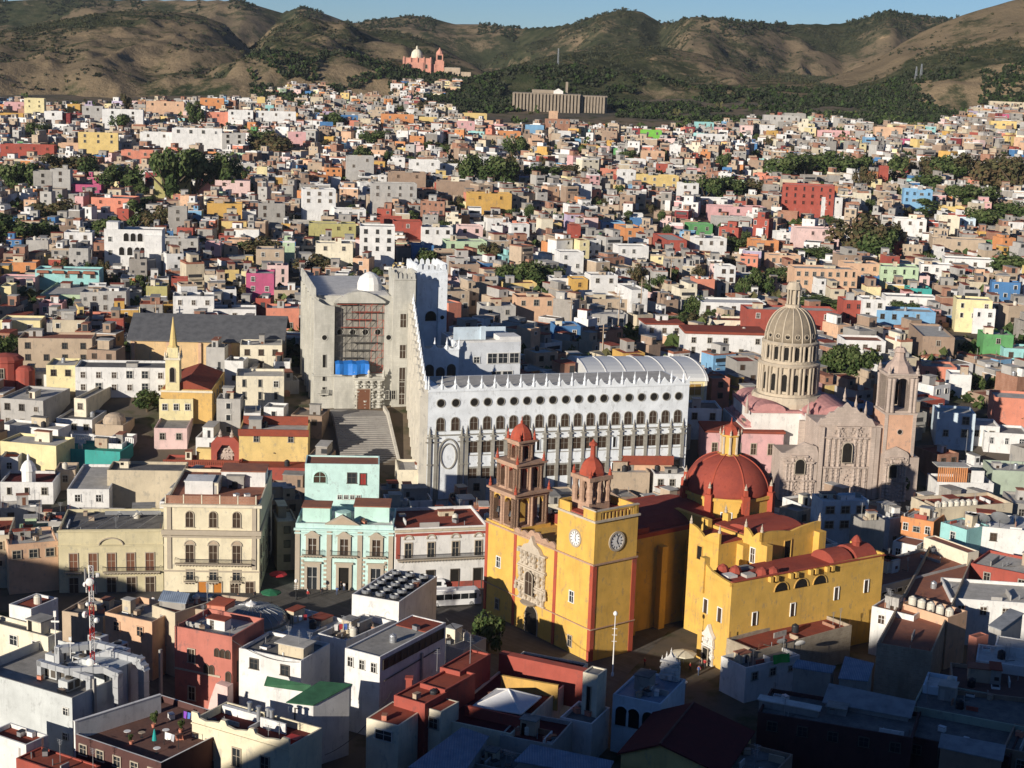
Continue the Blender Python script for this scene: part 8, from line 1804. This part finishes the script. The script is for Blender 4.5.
# ------------------------------------------------------------ people
def person_mesh(seed, shirt, trousers):
    r = random.Random(seed); s = r.uniform(-.12, .12); J = {'pel': (0, 0, .95), 'ch': (0, -.02, 1.3), 'nk': (0, -.01, 1.5), 'hd': (0, .0, 1.63), 'ht': (0, .0, 1.74), 'kl': (.1, -s, .5), 'al': (.1, -s*1.6+.05, .08), 'fl': (.1, -s*1.6-.12, .04), 'kr': (-.1, s, .5), 'ar': (-.1, s*1.6+.05, .08), 'fr': (-.1, s*1.6-.12, .04), 'hl': (.1, 0, .9), 'hr': (-.1, 0, .9),
         'sl': (.19, 0, 1.42), 'el': (.26, s, 1.14), 'wl': (.25, -.1+s, .9), 'sr': (-.19, 0, 1.42), 'er': (-.26, -s, 1.14), 'wr': (-.25, -.1-s, .9)}
    R = dict(pel=.15, ch=.17, nk=.065, hd=.105, ht=.07, kl=.075, al=.05, fl=.045, kr=.075, ar=.05, fr=.045, hl=.1, hr=.1, sl=.075, el=.05, wl=.04, sr=.075, er=.05, wr=.04)
    E_ = [('pel', 'ch'), ('ch', 'nk'), ('nk', 'hd'), ('hd', 'ht'), ('pel', 'hl'), ('hl', 'kl'), ('kl', 'al'), ('al', 'fl'), ('pel', 'hr'), ('hr', 'kr'), ('kr', 'ar'), ('ar', 'fr'), ('ch', 'sl'), ('sl', 'el'), ('el', 'wl'), ('ch', 'sr'), ('sr', 'er'), ('er', 'wr')]
    K = list(J); me = bpy.data.meshes.new('person'); me.from_pydata([J[k] for k in K], [(K.index(a), K.index(b_)) for a, b_ in E_], []); o = bpy.data.objects.new('person_base', me); COL.objects.link(o)
    sk = o.modifiers.new('Skin', 'SKIN'); me.skin_vertices[0].data[0].use_root = True
    for i, k in enumerate(K): me.skin_vertices[0].data[i].radius = (R[k], R[k]*.8 if k in ('ch', 'pel') else R[k])
    o.modifiers.new('Sub', 'SUBSURF').levels = 1
    dg = bpy.context.evaluated_depsgraph_get(); nm = bpy.data.meshes.new_from_object(o.evaluated_get(dg)); nm.name = 'person'; bpy.data.objects.remove(o)
    for m in (shirt, trousers, plain('skin_tone', (.32, .17, .10), .6), plain('hair_dark', (.02, .015, .012), .6)): nm.materials.append(m)
    for p in nm.polygons:
        c = p.center; p.material_index = 3 if c.z > 1.66 or (c.z > 1.58 and c.y > .04) else (2 if c.z > 1.47 or (abs(c.x) > .2 and c.z < 1.15) else (1 if c.z < .97 else 0)); p.use_smooth = True
    return nm
SH = [plain('shirt_dark', (.03, .03, .04), .8), plain('shirt_white', (.6, .6, .6), .8), plain('shirt_red', (.4, .04, .04), .8), plain('shirt_blue', (.06, .12, .3), .8)]; TR = [plain('trousers_dark', (.03, .03, .035), .8), plain('jeans', (.06, .08, .14), .8)]
PM = [person_mesh(i, SH[i], TR[i % 2]) for i in range(4)]
for i, (px, py, lb) in enumerate(((341, 590, 'person in dark clothes standing in the mint mansion doorway'), (344, 591, 'person in white shirt beside the mint mansion doorway'), (466, 579, 'person in red shirt outside the white building'), (472, 580, 'person in blue shirt outside the white building'), (322, 596, 'person in dark clothes walking past the mint mansion'), (424, 582, 'person in white shirt by the white van'), (700, 668, 'person in dark clothes by the carved side portal'), (690, 672, 'person in red shirt under the cream parasol edge'))):
    o = link('person', PM[(0, 1, 2, 3, 0, 1, 0, 2)[i]], None, (*atz(px, py, 0)[:2], .03), rt.uniform(0, 6)); tag(o, lb, 'person')
for i in range(18):
    px, py = rt.choice([(rt.uniform(285, 400), rt.uniform(592, 602)), (rt.uniform(100, 280), rt.uniform(598, 606)), (rt.uniform(640, 740), rt.uniform(655, 690))]); q = atz(px, py, 0)
    o = link('person', PM[i % 4], None, (q[0], q[1], .03), rt.uniform(0, 6)); tag(o, 'person on foot in the street between the roofs and the church square', 'person', 'people in the square')
for p_, q_, sag, lb in (((393, 690, 9.5), (325, 755, 5.0), 1.5, 'black cable drooping across the white side wall'), ((446, 618, 12.8), (497, 655, 9.6), 1.2, 'thin cable from the white building to the red patio wall'), ((232, 640, 13), (300, 662, 11.4), 1.0, 'thin cable from the salmon house to the white house')):
    A, B = Vector(atz(*p_)), Vector(atz(*q_)); n = 12; pts = [A.lerp(B, i/n)-Vector((0, 0, sag*4*(i/n)*(1-i/n)))-A for i in range(n+1)]
    o = part('cable', None, lambda b: [b.tube(pts[i], pts[i+1], .05, IRON, 5) for i in range(n)]); o.location = A; tag(o, lb, 'cable')
h = fi('white walled building with open dark patio'); clothes((*(h['A'][:2]+h['u']*1.0+h['v']*2.5), h['zr']), 4.0, [PWHITE, plain('cloth_red', (.4, .04, .05), .8), plain('cloth_blue', (.08, .16, .45), .8), PWHITE], 'washing line in the open dark patio of the white walled building', radians(20))
h = fi('low white building with wide pale roof'); clothes((*(h['A'][:2]+h['u']*3.0+h['v']*4.0), h['zr']), 3.5, [plain('cloth_grey', (.4, .4, .42), .8), PWHITE, plain('cloth_red', (.4, .04, .05), .8)], 'washing line on the wide pale roof behind the white house', radians(30))
# ------------------------------------------------------------ close
for o in bpy.data.objects:
    if o.parent is None and o.type in ('MESH', 'EMPTY') and not o.get('label') and not o.get('kind'): print('UNLABELLED', o.name)
for k, v in LABELS.items():
    if len(v) > 1 and not v[0][1]: print('DUP LABEL', k, v)
    if not 4 <= len(k.split()) <= 16: print('LEN', len(k.split()), k)
